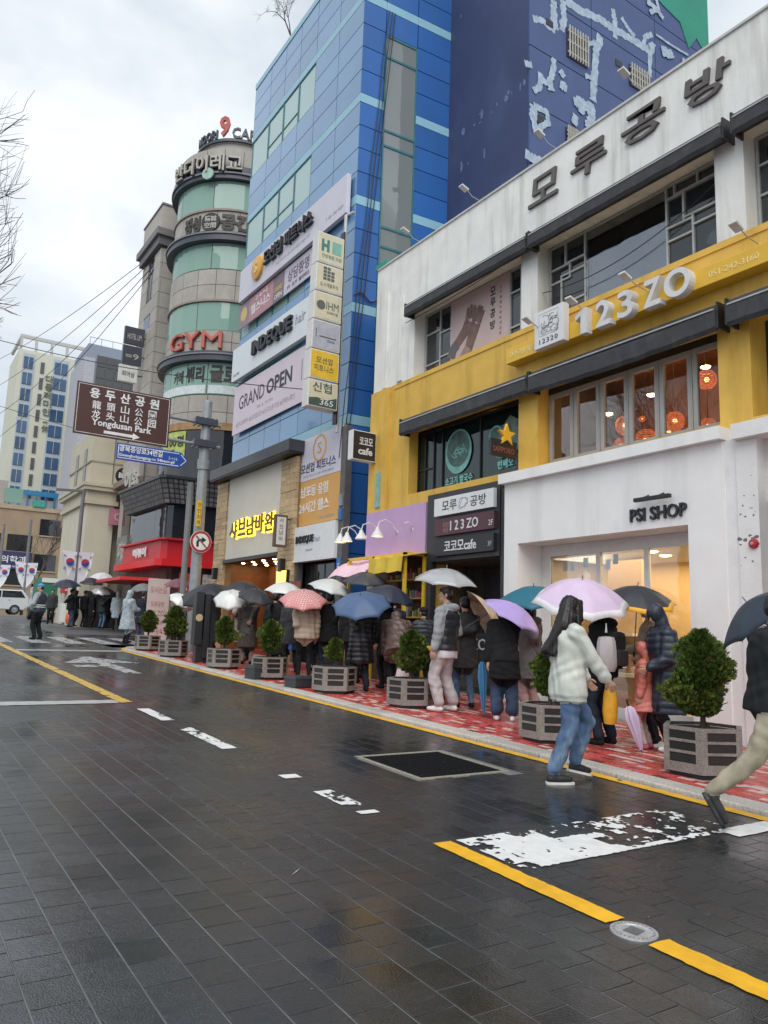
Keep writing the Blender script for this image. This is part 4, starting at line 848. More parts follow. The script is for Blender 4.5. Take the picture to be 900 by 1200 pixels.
for a, b_, c in ((22.6, 23.42, (.28, .2, .24)), (20.75, 22.58, (.45, .22, .25)), (20.0, 20.73, (.20, .15, .17))): MB().box(9.232, 9.238, a, b_, 11.3, 12.15).build('printed_field', mat('print_%d' % int(a * 10), c, .5), s)
letters('헬스니스', (9.231, 22.4, 11.5), FR, UP, 1.45, .34, .006, mat('white_print', (.75, .74, .75), .5), s, bold=.02); letters('24시', (9.231, 22.1, 11.9), FR, UP, .9, .18, .006, mat('white_print', (.75,) * 3), s, bold=.01)
letters('GRAND', (9.231, 20.68, 11.62), FR, UP, .6, .16, .006, mat('gold_print', (.6, .45, .15), .5), s); letters('OPEN', (9.231, 20.62, 11.38), FR, UP, .5, .16, .006, mat('white_print', (.75,) * 3), s)
letters('상담환영', (9.238, 19.75, 11.62), FR, UP, 1.35, .38, .006, mat('plum_print', (.17, .11, .17), .5), s, bold=.01); letters('PT  요가  필라테스', (9.238, 19.75, 11.4), FR, UP, 1.4, .13, .006, mat('plum_print', (.17,) * 3), s)
MB().lathe([(0, .006), (.24, .006), (.25, 0)], 24, (9.232, 23.0, 11.75), axis=(-1, 0, 0)).build('printed_seal', mat('gold_print', (.6, .45, .15)), s)
s = banner('salon_sign', 'wide cool white hair salon sign INDEQUE in the middle of the blue building', 'sign', 17.9, 23.5, 9.47, 10.6, 9.14, cool_w, 0.14)
letters('INDEQUE', (9.14, 21.75, 9.83), FR, UP, 2.72, 0.52, 0.1, soft_blk, s, bold=0.035); letters('hair', (9.14, 18.85, 9.98), FR, UP, 0.6, 0.32, 0.01, mat('grey_print', (.3,) * 3), s); letters('인디큐 헤어', (9.14, 23.35, 9.6), FR, UP, 0.5, 0.11, 0.006, mat('grey_print', (.3,) * 3), s)
s = banner('opening_banner', 'pale pink printed banner reading GRAND OPEN on the blue building', 'banner', 18.18, 23.4, 7.65, 9.28, 9.25, mat('pink_white_banner', (0.66, 0.57, 0.64), 0.5, .03, 3), 0.03)
letters('GRAND', (9.25, 22.95, 8.42), FR, UP, 1.95, .46, .006, soft_blk, s); letters('OPEN', (9.25, 20.85, 8.42), FR, UP, 1.72, .48, .006, soft_blk, s, bold=.025); letters("'25. 2. 19 (수)", (9.25, 21.5, 8.14), FR, UP, 1.15, .13, .004, mat('grey_print', (.3,) * 3), s, bold=.01); letters('|', (9.25, 18.55, 8.3), FR, UP, .05, .62, .006, mat('grey_print', (.3,) * 3), s)
letters('#인디큐헤어 #남포점오픈 #신규오픈기념 #전메뉴할인', (9.25, 23.1, 7.86), FR, UP, 4.2, .17, .004, mat('grey_print', (.3,) * 3), s)
# ground floor right: tall fitness advert, lower salon sign, dark doorway
s = banner('fitness_advert', 'tall lilac and orange fitness advert beside the pale stone column', 'sign', 15.9, 18.3, 4.11, 6.45, 9.16, mat('orange_print', (0.66, 0.36, 0.10), .5, .03, 3), 0.09)
MB().box(9.152, 9.159, 15.9, 18.3, 5.3, 6.45).build('lilac_field', lilac_w, s)
MB().lathe([(.3, .006), (.36, .006), (.36, 0)], 28, (9.151, 17.08, 6.08), axis=(-1, 0, 0)).build('ring', gold, s); letters('S', (9.151, 17.2, 5.93), FR, UP, .24, .3, .004, gold, s, bold=.01)
letters('모션업 피트니스', (9.151, 18.05, 5.5), FR, UP, 1.85, .26, .008, mat('navy_print', (.05, .05, .12), .5), s, bold=.01); letters('MOTION UP FITNESS', (9.151, 17.9, 5.38), FR, UP, 1.6, .06, .004, mat('grey_print', (.3,) * 3), s)
wp = mat('white_print', (.75,) * 3); letters('남포동 유일', (9.16, 18.0, 4.85), FR, UP, 1.45, .3, .01, wp, s, bold=.02); letters('24시간 헬스', (9.16, 18.08, 4.43), FR, UP, 1.6, .3, .01, wp, s, bold=.02); letters('T.051-242-0024', (9.16, 17.0, 4.2), FR, UP, .8, .08, .004, mat('grey_print', (.3,) * 3), s)
s = banner('salon_sign', 'lower white INDEQUE hair sign under the orange fitness advert', 'sign', 15.95, 18.32, 3.15, 4.07, 9.06, mat('sign_white', (.72,) * 3), 0.2)
letters('INDEQUE', (9.06, 17.95, 3.6), FR, UP, .95, .22, .03, soft_blk, s, bold=.035); letters('hair', (9.06, 16.95, 3.62), FR, UP, .3, .15, .006, mat('grey_print', (.3,) * 3), s); letters('인디큐 헤어', (9.06, 17.4, 3.4), FR, UP, .35, .06, .006, mat('grey_print', (.3,) * 3), s)
p = MB(); p.box(9.15, 9.33, 15.72, 15.95, 0.4, 6.4); p.box(9.15, 9.3, 17.98, 18.05, 0.4, 3.15); p.build('door_jamb', mat('grey_jamb', (.11, .105, .11), .5), BB); MB().box(10.4, 10.5, 15.9, 18.1, .4, 3.3).build('doorway_back', mat('doorway_grey', (.09, .09, .095), .5), BB)
for k in range(3): MB().box(9.7, 10.3, 15.95 + k * .72, 16.6 + k * .72, 3.05, 3.12).build('ceiling_panel', mat('grey_print', (.3,) * 3), BB)
p = MB(); [p.box(9.4, 9.43, 15.95 + k * .5, 16.0 + k * .5, .5, 3.14) for k in range(5)]; fo = p.build('door_frame', black_m, BB); [MB().box(9.41, 9.42, 16.0 + k * .5, 16.45 + k * .5, .5, 3.12).build('pane', pane_d, fo) for k in range(4)]
nb = banner('notice_sign', 'small blue square notice on the grey door jamb', 'sign', 15.74, 15.93, 2.75, 3.15, 9.13, mat('notice_blue', (.03, .17, .42), .5), .02); letters('i', (9.13, 15.87, 2.82), FR, UP, .08, .2, .004, wp, nb)
for z, c in ((4.2, (.03, .17, .42)), (4.55, (.25, .28, .33))): MB().box(9.1, 9.15, 15.76, 15.9, z - .14, z + .14).build('meter_box', mat('meter_%d' % int(z * 10), c, .5), BB)
# stack of six projecting signs
zs = [11.15, 10.33, 9.60, 8.87, 8.12, 7.36, 6.66]
cream_s = mat('cream_lightbox', (0.62, 0.57, 0.40), .5, .06, 4, dirt_or_light=(.45, .36, .2), dirtscale=(2, 2, 1), dirtamt=.4); box_w = mat('lightbox_white', (.68, .67, .64), .5, .06, 4)
spec_ = [('topmost cream projecting sign with teal block letters', cream_s), ('second projecting sign from the top with a grey building emblem', cream_s), ('third projecting sign from the top with a round grey emblem', cream_s), ('fourth projecting sign from the top in plain pale grey', mat('grey_lightbox', (.42, .42, .47), .5)), ('yellow projecting sign second from the bottom of the stack', mat('yellow_lightbox', (.75, .48, .03), .5)), ('lowest projecting sign cream with a dark green wave', cream_s)]
tg, gg, dg = mat('teal_print', (.05, .20, .18), .5), mat('green_grey_print', (.11, .12, .11), .5), mat('dark_green_print', (.05, .09, .07), .5)
YS_ = 15.74
for k, (lb, m) in enumerate(spec_):
    z1, z0 = zs[k], zs[k + 1] + 0.03; x0, x1 = 8.12 - .015 * k, 8.86
    s = empty('projecting_sign', lb, 'sign', ((x0 + x1) / 2, YS_ + .15, z0), 0, 'stack of projecting signs on the blue building'); WC.add(s.name)
    MB().box(x0, x1, YS_, YS_ + .3, z0, z1).build('sign_box', box_w, s, bevel=.01); MB().box(x0 + .03, x1 - .03, YS_ - .006, YS_ - .001, z0 + .03, z1 - .03).build('sign_face', m, s)
    yy = YS_ - .0065; h_ = z1 - z0
    if k == 0:
        letters('H', (x0 + .1, yy, z0 + .3), PR, UP, .22, .32, .004, tg, s, bold=.06); MB().box(x0 + .4, x0 + .66, yy - .004, yy, z0 + .3, z0 + .62).build('printed_block', mat('mint_print', (.2, .42, .34), .5), s); letters('한방병원 의원', (x0 + .12, yy, z0 + .14), PR, UP, .55, .1, .004, tg, s)
    if k == 1:
        g = MB(); [g.box(x0 + .2 + a * .11, x0 + .29 + a * .11, yy - .004, yy, z0 + .3 + b_ * .09, z0 + .37 + b_ * .09) for a in range(3) for b_ in range(4 if True else 3) if not (a == 2 and b_ == 3)]; g.build('printed_emblem', gg, s); letters('도시개발주식', (x0 + .12, yy, z0 + .12), PR, UP, .5, .11, .004, gg, s)
    if k == 2: MB().lathe([(0, .005), (.12, .005), (.12, 0)], 18, (x0 + .19, yy, z0 + .36), axis=(0, -1, 0)).build('printed_emblem', gg, s); letters('IHM', (x0 + .34, yy, z0 + .28), PR, UP, .34, .2, .004, gg, s); letters('한국메디컬', (x0 + .36, yy, z0 + .17), PR, UP, .3, .07, .004, gg, s)
    if k == 3: MB().box(x0 + .2, x1 - .12, yy - .004, yy, z0 + .3, z0 + .33).build('printed_line', gg, s); MB().box(x0 + .1, x0 + .12, yy - .004, yy, z0 + .28, z0 + .5).build('printed_line', gg, s); letters('mate', (x1 - .36, yy, z0 + .2), PR, UP, .2, .07, .004, gg, s)
    if k == 4: letters('모션업', (x0 + .17, yy, z0 + .4), PR, UP, .44, .16, .004, gg, s, bold=.01); letters('피트니스', (x0 + .11, yy, z0 + .2), PR, UP, .54, .16, .004, gg, s, bold=.01)
    if k == 5:
        MB().yprism([(x0 + .03, z0 + .03), (x1 - .03, z0 + .03), (x1 - .03, z0 + .3), (x0 + .5, z0 + .2), (x0 + .25, z0 + .24), (x0 + .03, z0 + .2)], yy - .004, yy).build('printed_wave', dg, s, fix=True)
        letters('신협', (x0 + .12, yy, z0 + .38), PR, UP, .52, .24, .004, dg, s, bold=.01); letters('365', (x0 + .32, yy - .004, z0 + .07), PR, UP, .36, .14, .004, wp, s, shear=.15)
b_ = MB(); b_.tube([(8.95, 15.88, 6.2), (8.95, 15.88, 11.9), (9.2, 15.95, 12.1)], .045, 8); b_.build('sign_pole', alu, BB); MB().box(8.875, 8.92, 15.8, 15.98, 6.4, 11.4).build('sign_rack', black_m, BB)

# ---------------------------------------------------------------- shabu restaurant front (ground floor)
SB = site('cream_restaurant', 'cream fronted restaurant with pale stone columns, dark canopy and golden letters', 'shop front', (9.05, 20.9, gz(20.9)))
MB().prism([(8.68, 17.92), (9.4, 17.92), (9.4, 23.62), (8.68, 23.62)], 6.1, 6.42).build('canopy', mat('slate_canopy', (.055, .058, .066), .4, .1, 3), SB, bevel=.01); MB().box(8.7, 9.28, 17.94, 23.6, 6.06, 6.098).build('canopy_soffit', black_m, SB)
MB().box(9.06, 9.3, 18.99, 22.83, 3.5, 6.06).build('cream_panel', mat('cream_panel', (.66, .63, .53), .5, .03, 2), SB); MB().box(9.0, 9.32, 18.95, 22.87, 3.4, 3.5).build('panel_foot', black_m, SB)
stone = mat('honey_stone', (.52, .38, .22), .7, .18, 9, bump=.5, bscale=25, objrand=.2)
for (a, b_) in ((18.06, 18.98), (22.85, 23.72)):
    MB().box(9.1, 9.3, a, b_, .5, 6.05).build('stone_column', mat('stone_bed', (.22, .16, .10), .8), SB)
    z = .5
    while z < 6.0:
        h_ = rng.choice([.12, .16, .2]); h_ = min(h_, 6.04 - z); cut = a + (b_ - a) * rng.uniform(.3, .7)
        for u, v in ((a, cut), (cut, b_)): 
            q = rng.uniform(0, .03); MB().box(9.02 - q * .5, 9.1, u + .004, v - .004, z + .004, z + h_ - .004).build('facing_stone', stone, SB)
        z += h_
wood = mat('brown_wood', (.20, .075, .03), .45, .25, 3, dirt_or_light=(.09, .03, .012), dirtscale=(.6, .6, 9), dirtamt=.5)
MB().box(10.6, 10.7, 18.9, 23.0, .5, 3.5).build('entrance_wall', mat('entrance_dark_wood', (.10, .04, .02), .6), SB); MB().box(9.3, 10.7, 18.9, 23, 3.42, 3.5).build('entrance_ceiling', mat('ceiling_brown', (.16, .09, .05), .7), SB)
for k in range(13): MB().box(10.55, 10.6, 18.95 + k * .31, 19.24 + k * .31, .55, 3.4).build('wall_plank', wood, SB)
MB().box(9.3, 10.6, 22.85, 22.95, .5, 3.42).build('side_wall', wood, SB); MB().box(9.3, 10.6, 18.9, 18.97, .5, 3.42).build('side_wall', wood, SB)
for x in (9.5, 9.9, 10.3):
    for k in range(5): MB().lathe([(0, 3.405), (.05, 3.405), (.06, 3.418)], 10, (x, 19.4 + k * .75, 0)).build('ceiling_spot', spot_m, SB)
area('entrance_light', (10.0, 20.9, 3.38), .8, 3.2, 11, (1.0, .62, .3))
s = empty('restaurant_lettering', 'five golden raised letters glowing on the cream restaurant panel', 'sign')
gl = mat('golden_letter', (.45, .30, .03), .35, .1, 5, emit=(1.0, .62, .03), estr=.0); halo = emitter('yellow_halo', (1.0, .68, .05), 2.2)
for k, ch in enumerate('샤브남바완'):
    a = 22.38 - k * .635; letters(ch, (9.0, a, 4.12 + .03 * (k % 2)), FR, UP, .57, .52, .03, mat('letter_brown', (.10, .055, .012), .4), s, name='letter', bold=.02); letters(ch, (9.06, a + .03, 4.09 + .03 * (k % 2)), FR, UP, .63, .58, .03, halo, s, name='letter_glow', bold=.045)
s = empty('blade_sign', 'small upright white blade sign on a bracket from the stone column', 'sign', (8.72, 18.25, 3.55)); MB().box(-.18, .18, -.06, .06, 0, .85).build('sign_box', mat('brown_frame', (.12, .08, .05), .5), s); MB().box(-.13, .13, -.065, -.061, .06, .79).build('sign_face', box_w, s)
for k in range(4): letters('샤브남바'[k], (-.06, -.066, .64 - k * .16), PR, UP, .12, .12, .004, gg, s)
MB().tube([(.18, 0, .75), (.42, 0, .75)], .015, 6).build('bracket', black_m, s)
for y, t in ((18.5, 'black box wall lantern on the right stone column'), (23.3, 'black box wall lantern on the left stone column')): s = empty('wall_lantern', t, 'lantern', (8.95, y, 3.1)); MB().box(-.09, .06, -.07, .07, -.18, .18).build('lantern_box', black_m, s, bevel=.01); MB().box(.06, .08, -.04, .04, -.06, .06).build('mount', black_m, s)
s = empty('menu_lightbox', 'glowing yellow menu light box on the right stone column', 'light box', (8.98, 18.45, 2.35)); MB().box(-.06, 0.03, -.3, .3, 0, .62).build('box_frame', black_m, s); MB().box(-.066, -.061, -.28, .28, .02, .6).build('glowing_face', emitter('menu_glow', (1, .62, .08), 2.4), s)
s = empty('menu_poster', 'dark red menu poster beside the yellow light box', 'poster', (8.98, 17.7, 1.9)); MB().box(-.02, 0, -.3, .35, 0, .75).build('poster_sheet', mat('menu_red', (.22, .05, .04), .5, .3, 9), s); MB().lathe([(0, .006), (.16, .006), (.16, 0)], 18, (-.02, 0, .35), axis=(-1, 0, 0)).build('printed_dish', mat('dish_print', (.5, .3, .15), .5, .4, 20), s)

# ================================================================ navy building behind
NV = site('navy_building', 'weathered navy blue building with flaking paint, barred windows and a green upper corner', 'building', (12.1, 14.2, gz(14)))
navy = mat('navy_paint', (0.035, 0.052, 0.135), .6, .08, 1.2, bump=.15, bscale=20, dirt_or_light=(.075, .10, .21), dirtscale=(.5, .6, .3), dirtamt=.6)
navy2 = mat('navy_paint_lit_side', (0.062, 0.092, 0.22), .6, .08, 1.2, bump=.15, bscale=20, dirt_or_light=(.04, .06, .18), dirtscale=(.4, .5, .25), dirtamt=.5); grn = mat('green_paint', (.01, .25, .16), .55, .1, 1)  # same navy, lighter on the cross face: face shading put into the paint
NX0, NX1, NY0, NY1 = 12.12, 19.75, 12.6, 15.76
w = MB(); w.box(NX0, NX1, NY0 + .02, NY1 + 2, 0, 27); w.build('wall', navy, NV)
zz = [8.0 + 1.62 * k for k in range(13)]
for k in range(12):                                   # cast courses with recessed joints
    for a, b_ in ((NX0, 14.4), (14.4, 17.1), (17.1, NX1)):
        MB().box(a + .012, b_ - .012, NY0 - .03, NY0 + .02, zz[k] + .014, zz[k + 1] - .014).build('wall_panel', navy2, NV)
MB().yprism([(16.3, 21.2), (17.0, 20.2), (17.5, 20.05), (18.3, 19.9), (18.7, 19.2), (19.1, 19.75), (19.73, 19.3), (19.73, 27), (16.3, 27)], NY0 - .05, NY0 - .0305).build('green_field', grn, NV, fix=True)
fleck = mat('flaked_pale', (.36, .44, .54), .7, .2, 8); flk = [0]
rnd = random.Random(3)
def ragged(path, r):
    P = []
    for (x, z) in path: P.append((x, z))
    b_ = MB(); L = []; Q = []
    dense = []
    for i in range(len(P) - 1):
        for t in range(7): q = t / 7; dense.append((P[i][0] + (P[i + 1][0] - P[i][0]) * q, P[i][1] + (P[i + 1][1] - P[i][1]) * q))
    dense.append(P[-1])
    for i, (x, z) in enumerate(dense):
        p, q = dense[max(i - 1, 0)], dense[min(i + 1, len(dense) - 1)]; dx, dz = q[0] - p[0], q[1] - p[1]; n_ = math.hypot(dx, dz) or 1; r1 = r * rnd.uniform(.6, 1.1); r3 = r * rnd.uniform(.6, 1.1)
        L.append((x - dz / n_ * r1, z + dx / n_ * r1)); Q.append((x + dz / n_ * r3, z - dx / n_ * r3))
    return L, Q
fb = MB()
def flake(path, r):
    L, Q = ragged(path, r * 1.05); o = len(fb.v); n_ = len(L); flk[0] += .0012
    fb.v += [(x, NY0 - .032 - flk[0] - .00003 * q_, z) for q_, (x, z) in enumerate(L)] + [(x, NY0 - .032 - flk[0] - .00003 * q_, z) for q_, (x, z) in enumerate(Q)]; fb.f += [(o + i, o + n_ + i, o + n_ + i + 1, o + i + 1) for i in range(n_ - 1)]; fb.m += [0] * (n_ - 1)
flake([(12.98, 17.8), (12.97, 17.29), (13.03, 16.97)], 0.13)
flake([(12.24, 16.89), (12.61, 16.99), (13.03, 16.93)], 0.10)
flake([(13.3, 17.98), (13.35, 17.48), (13.26, 17.05)], 0.12)
flake([(13.41, 18.04), (13.91, 18.0), (14.72, 18.15), (15.26, 18.15), (15.93, 18.18), (16.57, 18.21), (16.81, 18.23)], 0.14)
flake([(15.27, 18.76), (15.35, 18.43), (15.34, 17.88)], 0.10)
flake([(15.63, 18.67), (15.94, 18.46), (16.19, 18.35)], 0.08)
flake([(16.57, 18.21), (16.65, 18.58), (16.98, 18.82)], 0.10)
flake([(16.84, 18.34), (17.04, 18.54), (16.85, 18.07), (16.81, 17.39)], 0.10)
flake([(14.77, 17.64), (14.59, 17.23), (14.52, 16.67), (14.46, 16.11), (14.43, 15.54)], 0.14)
flake([(14.53, 17.34), (14.3, 17.18), (14.18, 17.12)], 0.08)
flake([(14.12, 16.15), (14.46, 16.22)], 0.08)
flake([(11.95, 15.48), (12.2, 15.54)], 0.10)
flake([(12.97, 16.1), (12.92, 15.65), (12.76, 15.29), (12.51, 15.29)], 0.10)
flake([(12.5, 15.46), (12.45, 15.02), (12.25, 14.85)], 0.10)
flake([(12.81, 15.35), (12.87, 15.13)], 0.12)
flake([(13.18, 15.86), (13.34, 15.73)], 0.10)
flake([(13.18, 15.48), (13.43, 15.43)], 0.14)
flake([(12.25, 14.45), (12.23, 14.11), (12.36, 13.77)], 0.13)
flake([(12.25, 14.45), (12.71, 14.45), (12.76, 14.18), (12.51, 13.99), (12.36, 13.73)], 0.10)
flake([(13.67, 15.2), (14.0, 15.26), (14.33, 15.28), (14.33, 15.02), (14.24, 14.64)], 0.17)
flake([(13.89, 15.21), (13.96, 14.99), (14.0, 15.35)], 0.12)
flake([(13.77, 14.82), (13.68, 14.53)], 0.12)
flake([(11.97, 13.02), (12.21, 13.0), (12.51, 13.0)], 0.14)
flake([(17.37, 18.46), (17.78, 18.57), (17.85, 18.45)], 0.16)
flake([(16.75, 19.78), (17.15, 19.75), (17.48, 19.58)], 0.10)
flake([(17.16, 20.05), (17.28, 19.82), (16.87, 19.46)], 0.08)
flake([(18.34, 18.65), (18.48, 18.61)], 0.10)
flake([(17.12, 18.87), (17.8, 18.87), (18.64, 18.94)], 0.04)
tag(fb.build('flaked_patch', fleck, NV), kind='stuff')
bar_m = mat('pale_window_bar', (.5, .48, .42), .5)
def barred(x0, x1, z0, z1):
    f = MB(); f.box(x0, x1, NY0 - .05, NY0 - .03, z0, z1); fo = f.build('barred_window', mat('window_dark', (.02, .02, .03), .3), NV); n_ = 8
    for k in range(n_): MB().box(x0 + (x1 - x0) * (k + .3) / n_, x0 + (x1 - x0) * (k + .55) / n_, NY0 - .13, NY0 - .10, z0 - .03, z1 + .03).build('window_bar', bar_m, fo)
    b_ = MB(); [b_.box(x0, x1, NY0 - .10, NY0 - .085, z, z + .03) for z in (z0 + .1, (z0 + z1) / 2, z1 - .13)]; b_.build('cross_bar', bar_m, fo)
barred(13.44, 14.23, 16.40, 17.25)
barred(15.91, 16.76, 16.71, 17.35)
barred(13.39, 13.82, 13.88, 14.35)
MB().box(12.69, 12.94, NY0 - .05, NY0 - .03, 16.95, 17.12).build('small_window', mat('window_dark', (.02,) * 3), NV)
MB().box(15.36, 15.62, NY0 - .05, NY0 - .03, 17.06, 17.25).build('small_window', mat('window_dark', (.02,) * 3), NV)
MB().box(12.38, 12.63, NY0 - .05, NY0 - .03, 14.05, 14.28).build('small_window', mat('window_dark', (.02,) * 3), NV)
# pale chips on the street face
fb = MB()
for k in range(46):
    y, z = rnd.uniform(12.65, 15.7), rnd.choice([rnd.uniform(12.3, 12.7), rnd.uniform(15.0, 15.4), rnd.uniform(9.6, 10.0), rnd.uniform(9, 19)]); w_, h_ = rnd.uniform(.02, .10), rnd.uniform(.03, .22) * (1 if rnd.random() < .5 else .4)
    fb.add([(NX0 - .004, y + w_ * math.cos(q) * rnd.uniform(.5, 1), z + h_ * math.sin(q) * rnd.uniform(.5, 1)) for q in (0, 1.05, 2.1, 3.15, 4.2, 5.25)], [(5, 4, 3, 2, 1, 0)])
tag(fb.build('flaked_patch', mat('faint_flake', (.14, .18, .34), .7, .3), NV), kind='stuff')
# ================================================================ round corner tower
TW_ = site('round_tower', 'round corner tower of beige stone bands and mint green glass with big Korean signs', 'building', (13.0, 34.0, gz(34)))
AX, AY, RT = 13.0, 34.0, 2.92
bst = mat('beige_stone', (.40, .375, .335), .65, .08, 3, bump=.15, bscale=30, objrand=.09, dirt_or_light=(.28, .24, .19), dirtscale=(1, 1, .4), dirtamt=.4)
mint = glass('mint_tower_glass', thru=.05, body=(.24, .40, .33), refl=.9); slate = mat('slate_metal', (.06, .065, .085), .35, .1, 4); tdark = mat('tower_joint', (.12, .10, .085), .8)
A0, A1 = R(130), R(372)
MB().lathe([(0, 23.3), (RT - .05, 23.3), (RT - .05, 7.4)], 48, (AX, AY, 0)).build('core_wall', tdark, TW_, smooth='auto')
def arc_piece(name, a, b_, z0, z1, r, th, m, parent, n_=4, gap=.004):
    o = MB(); vs = []; a += gap; b_ -= gap
    for k in range(n_ + 1):
        t = a + (b_ - a) * k / n_
        for rr, z in ((r - th, z0), (r, z0), (r, z1), (r - th, z1)): vs.append((AX + rr * math.cos(t), AY + rr * math.sin(t), z))
    o.add(vs, [(k * 4 + j, k * 4 + (j + 1) % 4, k * 4 + 4 + (j + 1) % 4, k * 4 + 4 + j) for k in range(n_) for j in range(4)] + [(3, 2, 1, 0), (n_ * 4, n_ * 4 + 1, n_ * 4 + 2, n_ * 4 + 3)])
    return o.build(name, m, parent, fix=True)
def ring(name, z0, z1, r, th, m): 
    return MB().lathe([(r - th, z0), (r, z0), (r, z1), (r - th, z1), (r - th, z0)], 60, (AX, AY, 0), a0=A0, a1=A1).build(name, m, TW_, smooth='auto', fix=True)
def stone_band(z0, z1, rows, n_=12, r=RT):
    for q in range(rows):
        for k in range(n_):
            off = .5 * (q % 2) * 0
            arc_piece('facing_panel', A0 + (A1 - A0) * k / n_, A0 + (A1 - A0) * (k + 1) / n_, z0 + (z1 - z0) * q / rows + .012, z0 + (z1 - z0) * (q + 1) / rows - .012, r, .06, bst, TW_, gap=.004)
def glass_band(z0, z1, cuts):
    for a, b_ in zip(cuts[:-1], cuts[1:]): arc_piece('pane', R(a), R(b_), z0 + .02, z1 - .02, RT - .03, .03, mint, TW_, 6, .006)
stone_band(22.35, 23.42, 1, 14); ring('metal_band', 21.78, 22.4, RT + .22, .3, slate); ring('metal_lip', 21.98, 22.06, RT + .30, .1, mat('grey_lip', (.2, .21, .23), .4))
glass_band(20.36, 21.78, [130, 165, 186, 226, 268, 320, 372]); ring('window_sill', 20.26, 20.36, RT + .07, .15, mat('stone_sill', (.30, .25, .21), .7))
stone_band(19.15, 20.26, 1, 12); ring('metal_band', 18.72, 19.13, RT + .30, .4, slate); ring('metal_lip', 19.0, 19.06, RT + .36, .1, MATS['grey_lip'])
glass_band(17.45, 18.72, [130, 165, 176, 228, 275, 330, 372]); stone_band(15.95, 17.42, 2, 14); ring('stone_sill_ring', 15.88, 15.98, RT + .05, .1, MATS['stone_sill'])
glass_band(14.52, 15.88, [130, 165, 218, 262, 320, 372]); stone_band(13.45, 14.52, 2, 10); ring('metal_band', 13.05, 13.47, RT + .28, .4, slate); ring('metal_lip', 13.3, 13.36, RT + .34, .1, MATS['grey_lip'])
glass_band(11.55, 13.05, [130, 168, 190, 212, 232, 262, 320, 372]); stone_band(9.98, 11.52, 2, 14); ring('stained_band', 9.95, 10.28, RT + .03, .06, mat('rust_stain', (.36, .22, .10), .8, .3, 3))
MB().lathe([(RT - .03, 7.4), (RT - .03, 9.95)], 48, (AX, AY, 0)).build('lower_wall', pane_d, TW_, smooth='auto')
def wrapT(th0, z0, r=RT): return lambda a, b_, c: (AX + (r + c) * math.cos(R(th0) + a / r), AY + (r + c) * math.sin(R(th0) + a / r), z0 + b_)
def tletters(s, deg0, deg1, z0, h, m, parent, d=.1, bold=.0, r=RT, name='lettering'):
    letters(s, None, None, None, R(deg1 - deg0) * r, h, d, m, parent, name, bold=bold, wrap=wrapT(deg0, z0, r))
def tsign(label): return empty('tower_sign', label, 'sign')
s = tsign('pale outlined Korean letters round the top of the tower'); let_p = mat('pale_letter', (.45, .43, .38), .5, .08); 
tletters('반디이레교', 184, 250, 22.0, .86, soft_blk, s, .10, .04, RT + .24); tletters('반디이레교', 184.2, 249.8, 22.03, .80, let_p, s, .17, .012, RT + .26)
MB().lathe([(0, .06), (.28, .05), (.3, 0)], 24, (AX + (RT + .3) * math.cos(R(222)), AY + (RT + .3) * math.sin(R(222)), 21.95), axis=(math.cos(R(222)), math.sin(R(222)), 0)).build('round_badge', mat('mint_badge', (.35, .52, .45), .5), s)
s = tsign('dark Korean letters and round emblem on the upper stone band of the tower'); tletters('정성', 196, 215, 19.3, .78, mat('slate_letter', (.06, .055, .05), .6), s, .06, .05); tletters('공간', 234, 262, 19.3, .82, MATS['slate_letter'], s, .06, .05)
t = R(225); MB().lathe([(0, .05), (.44, .05), (.46, 0)], 28, (AX + RT * math.cos(t), AY + RT * math.sin(t), 19.72), axis=(math.cos(t), math.sin(t), 0)).build('round_emblem', soft_blk, s)
tletters('精誠', 219.5, 230.5, 19.73, .28, let_p, s, .065, .02); tletters('空間', 219.5, 230.5, 19.4, .28, let_p, s, .065, .02)
s = tsign('red raised GYM letters on the tower'); red_l = mat('faded_red_letter', (.52, .13, .09), .5, .1)
for ch, a, b_ in (('G', 190, 207), ('Y', 208, 224), ('M', 226, 243)): tletters(ch, a, b_, 13.62, .78, mat('dark_red_letter', (.25, .05, .04), .5), s, .12, .0, RT, 'letter'); tletters(ch, a - .5, b_ - .5, 13.65, .78, red_l, s, .15, .0, RT, 'letter_face')
s = tsign('black film letters stuck on the lower mint glass of the tower'); tletters('카메', 196, 208, 12.1, .6, mat('slate_letter', (.06,) * 3), s, .01, .02, RT - .02); tletters('뷔리', 211, 229, 12.1, .75, soft_blk, s, .01, .045, RT - .02); tletters('글로', 234, 258, 12.1, .8, mat('slate_letter', (.06,) * 3), s, .01, .04, RT - .02)
for a, b_ in ((172, 231), (233, 290)): arc_piece('white_film', R(a), R(b_), 11.6, 11.98, RT - .02, .012, mat('white_film', (.62, .68, .68), .4), s, 10)
s = tsign('yellow green poster on the dark lowest tower windows'); arc_piece('poster_sheet', R(186), R(216), 8.6, 9.9, RT + .0, .02, mat('lime_poster', (.42, .50, .14), .5, .25, 5), s, 6); tletters('100평', 194, 214, 9.2, .5, soft_blk, s, .01, .02, RT + .01); tletters('임대', 190, 204, 8.7, .4, soft_blk, s, .01, .02, RT + .01)
MB().lathe([(1.95, 23.3), (1.95, 24.05), (2.0, 24.05), (2.0, 24.22), (0, 24.22)], 40, (AX - .2, AY - .3, 0)).build('roof_drum', bst, TW_, smooth='auto')
s = empty('rooftop_sign', 'slate rooftop letters with a big red 9 above the tower', 'sign')
AX0, AY0 = AX, AY; AX, AY = AX - .2, AY - .3
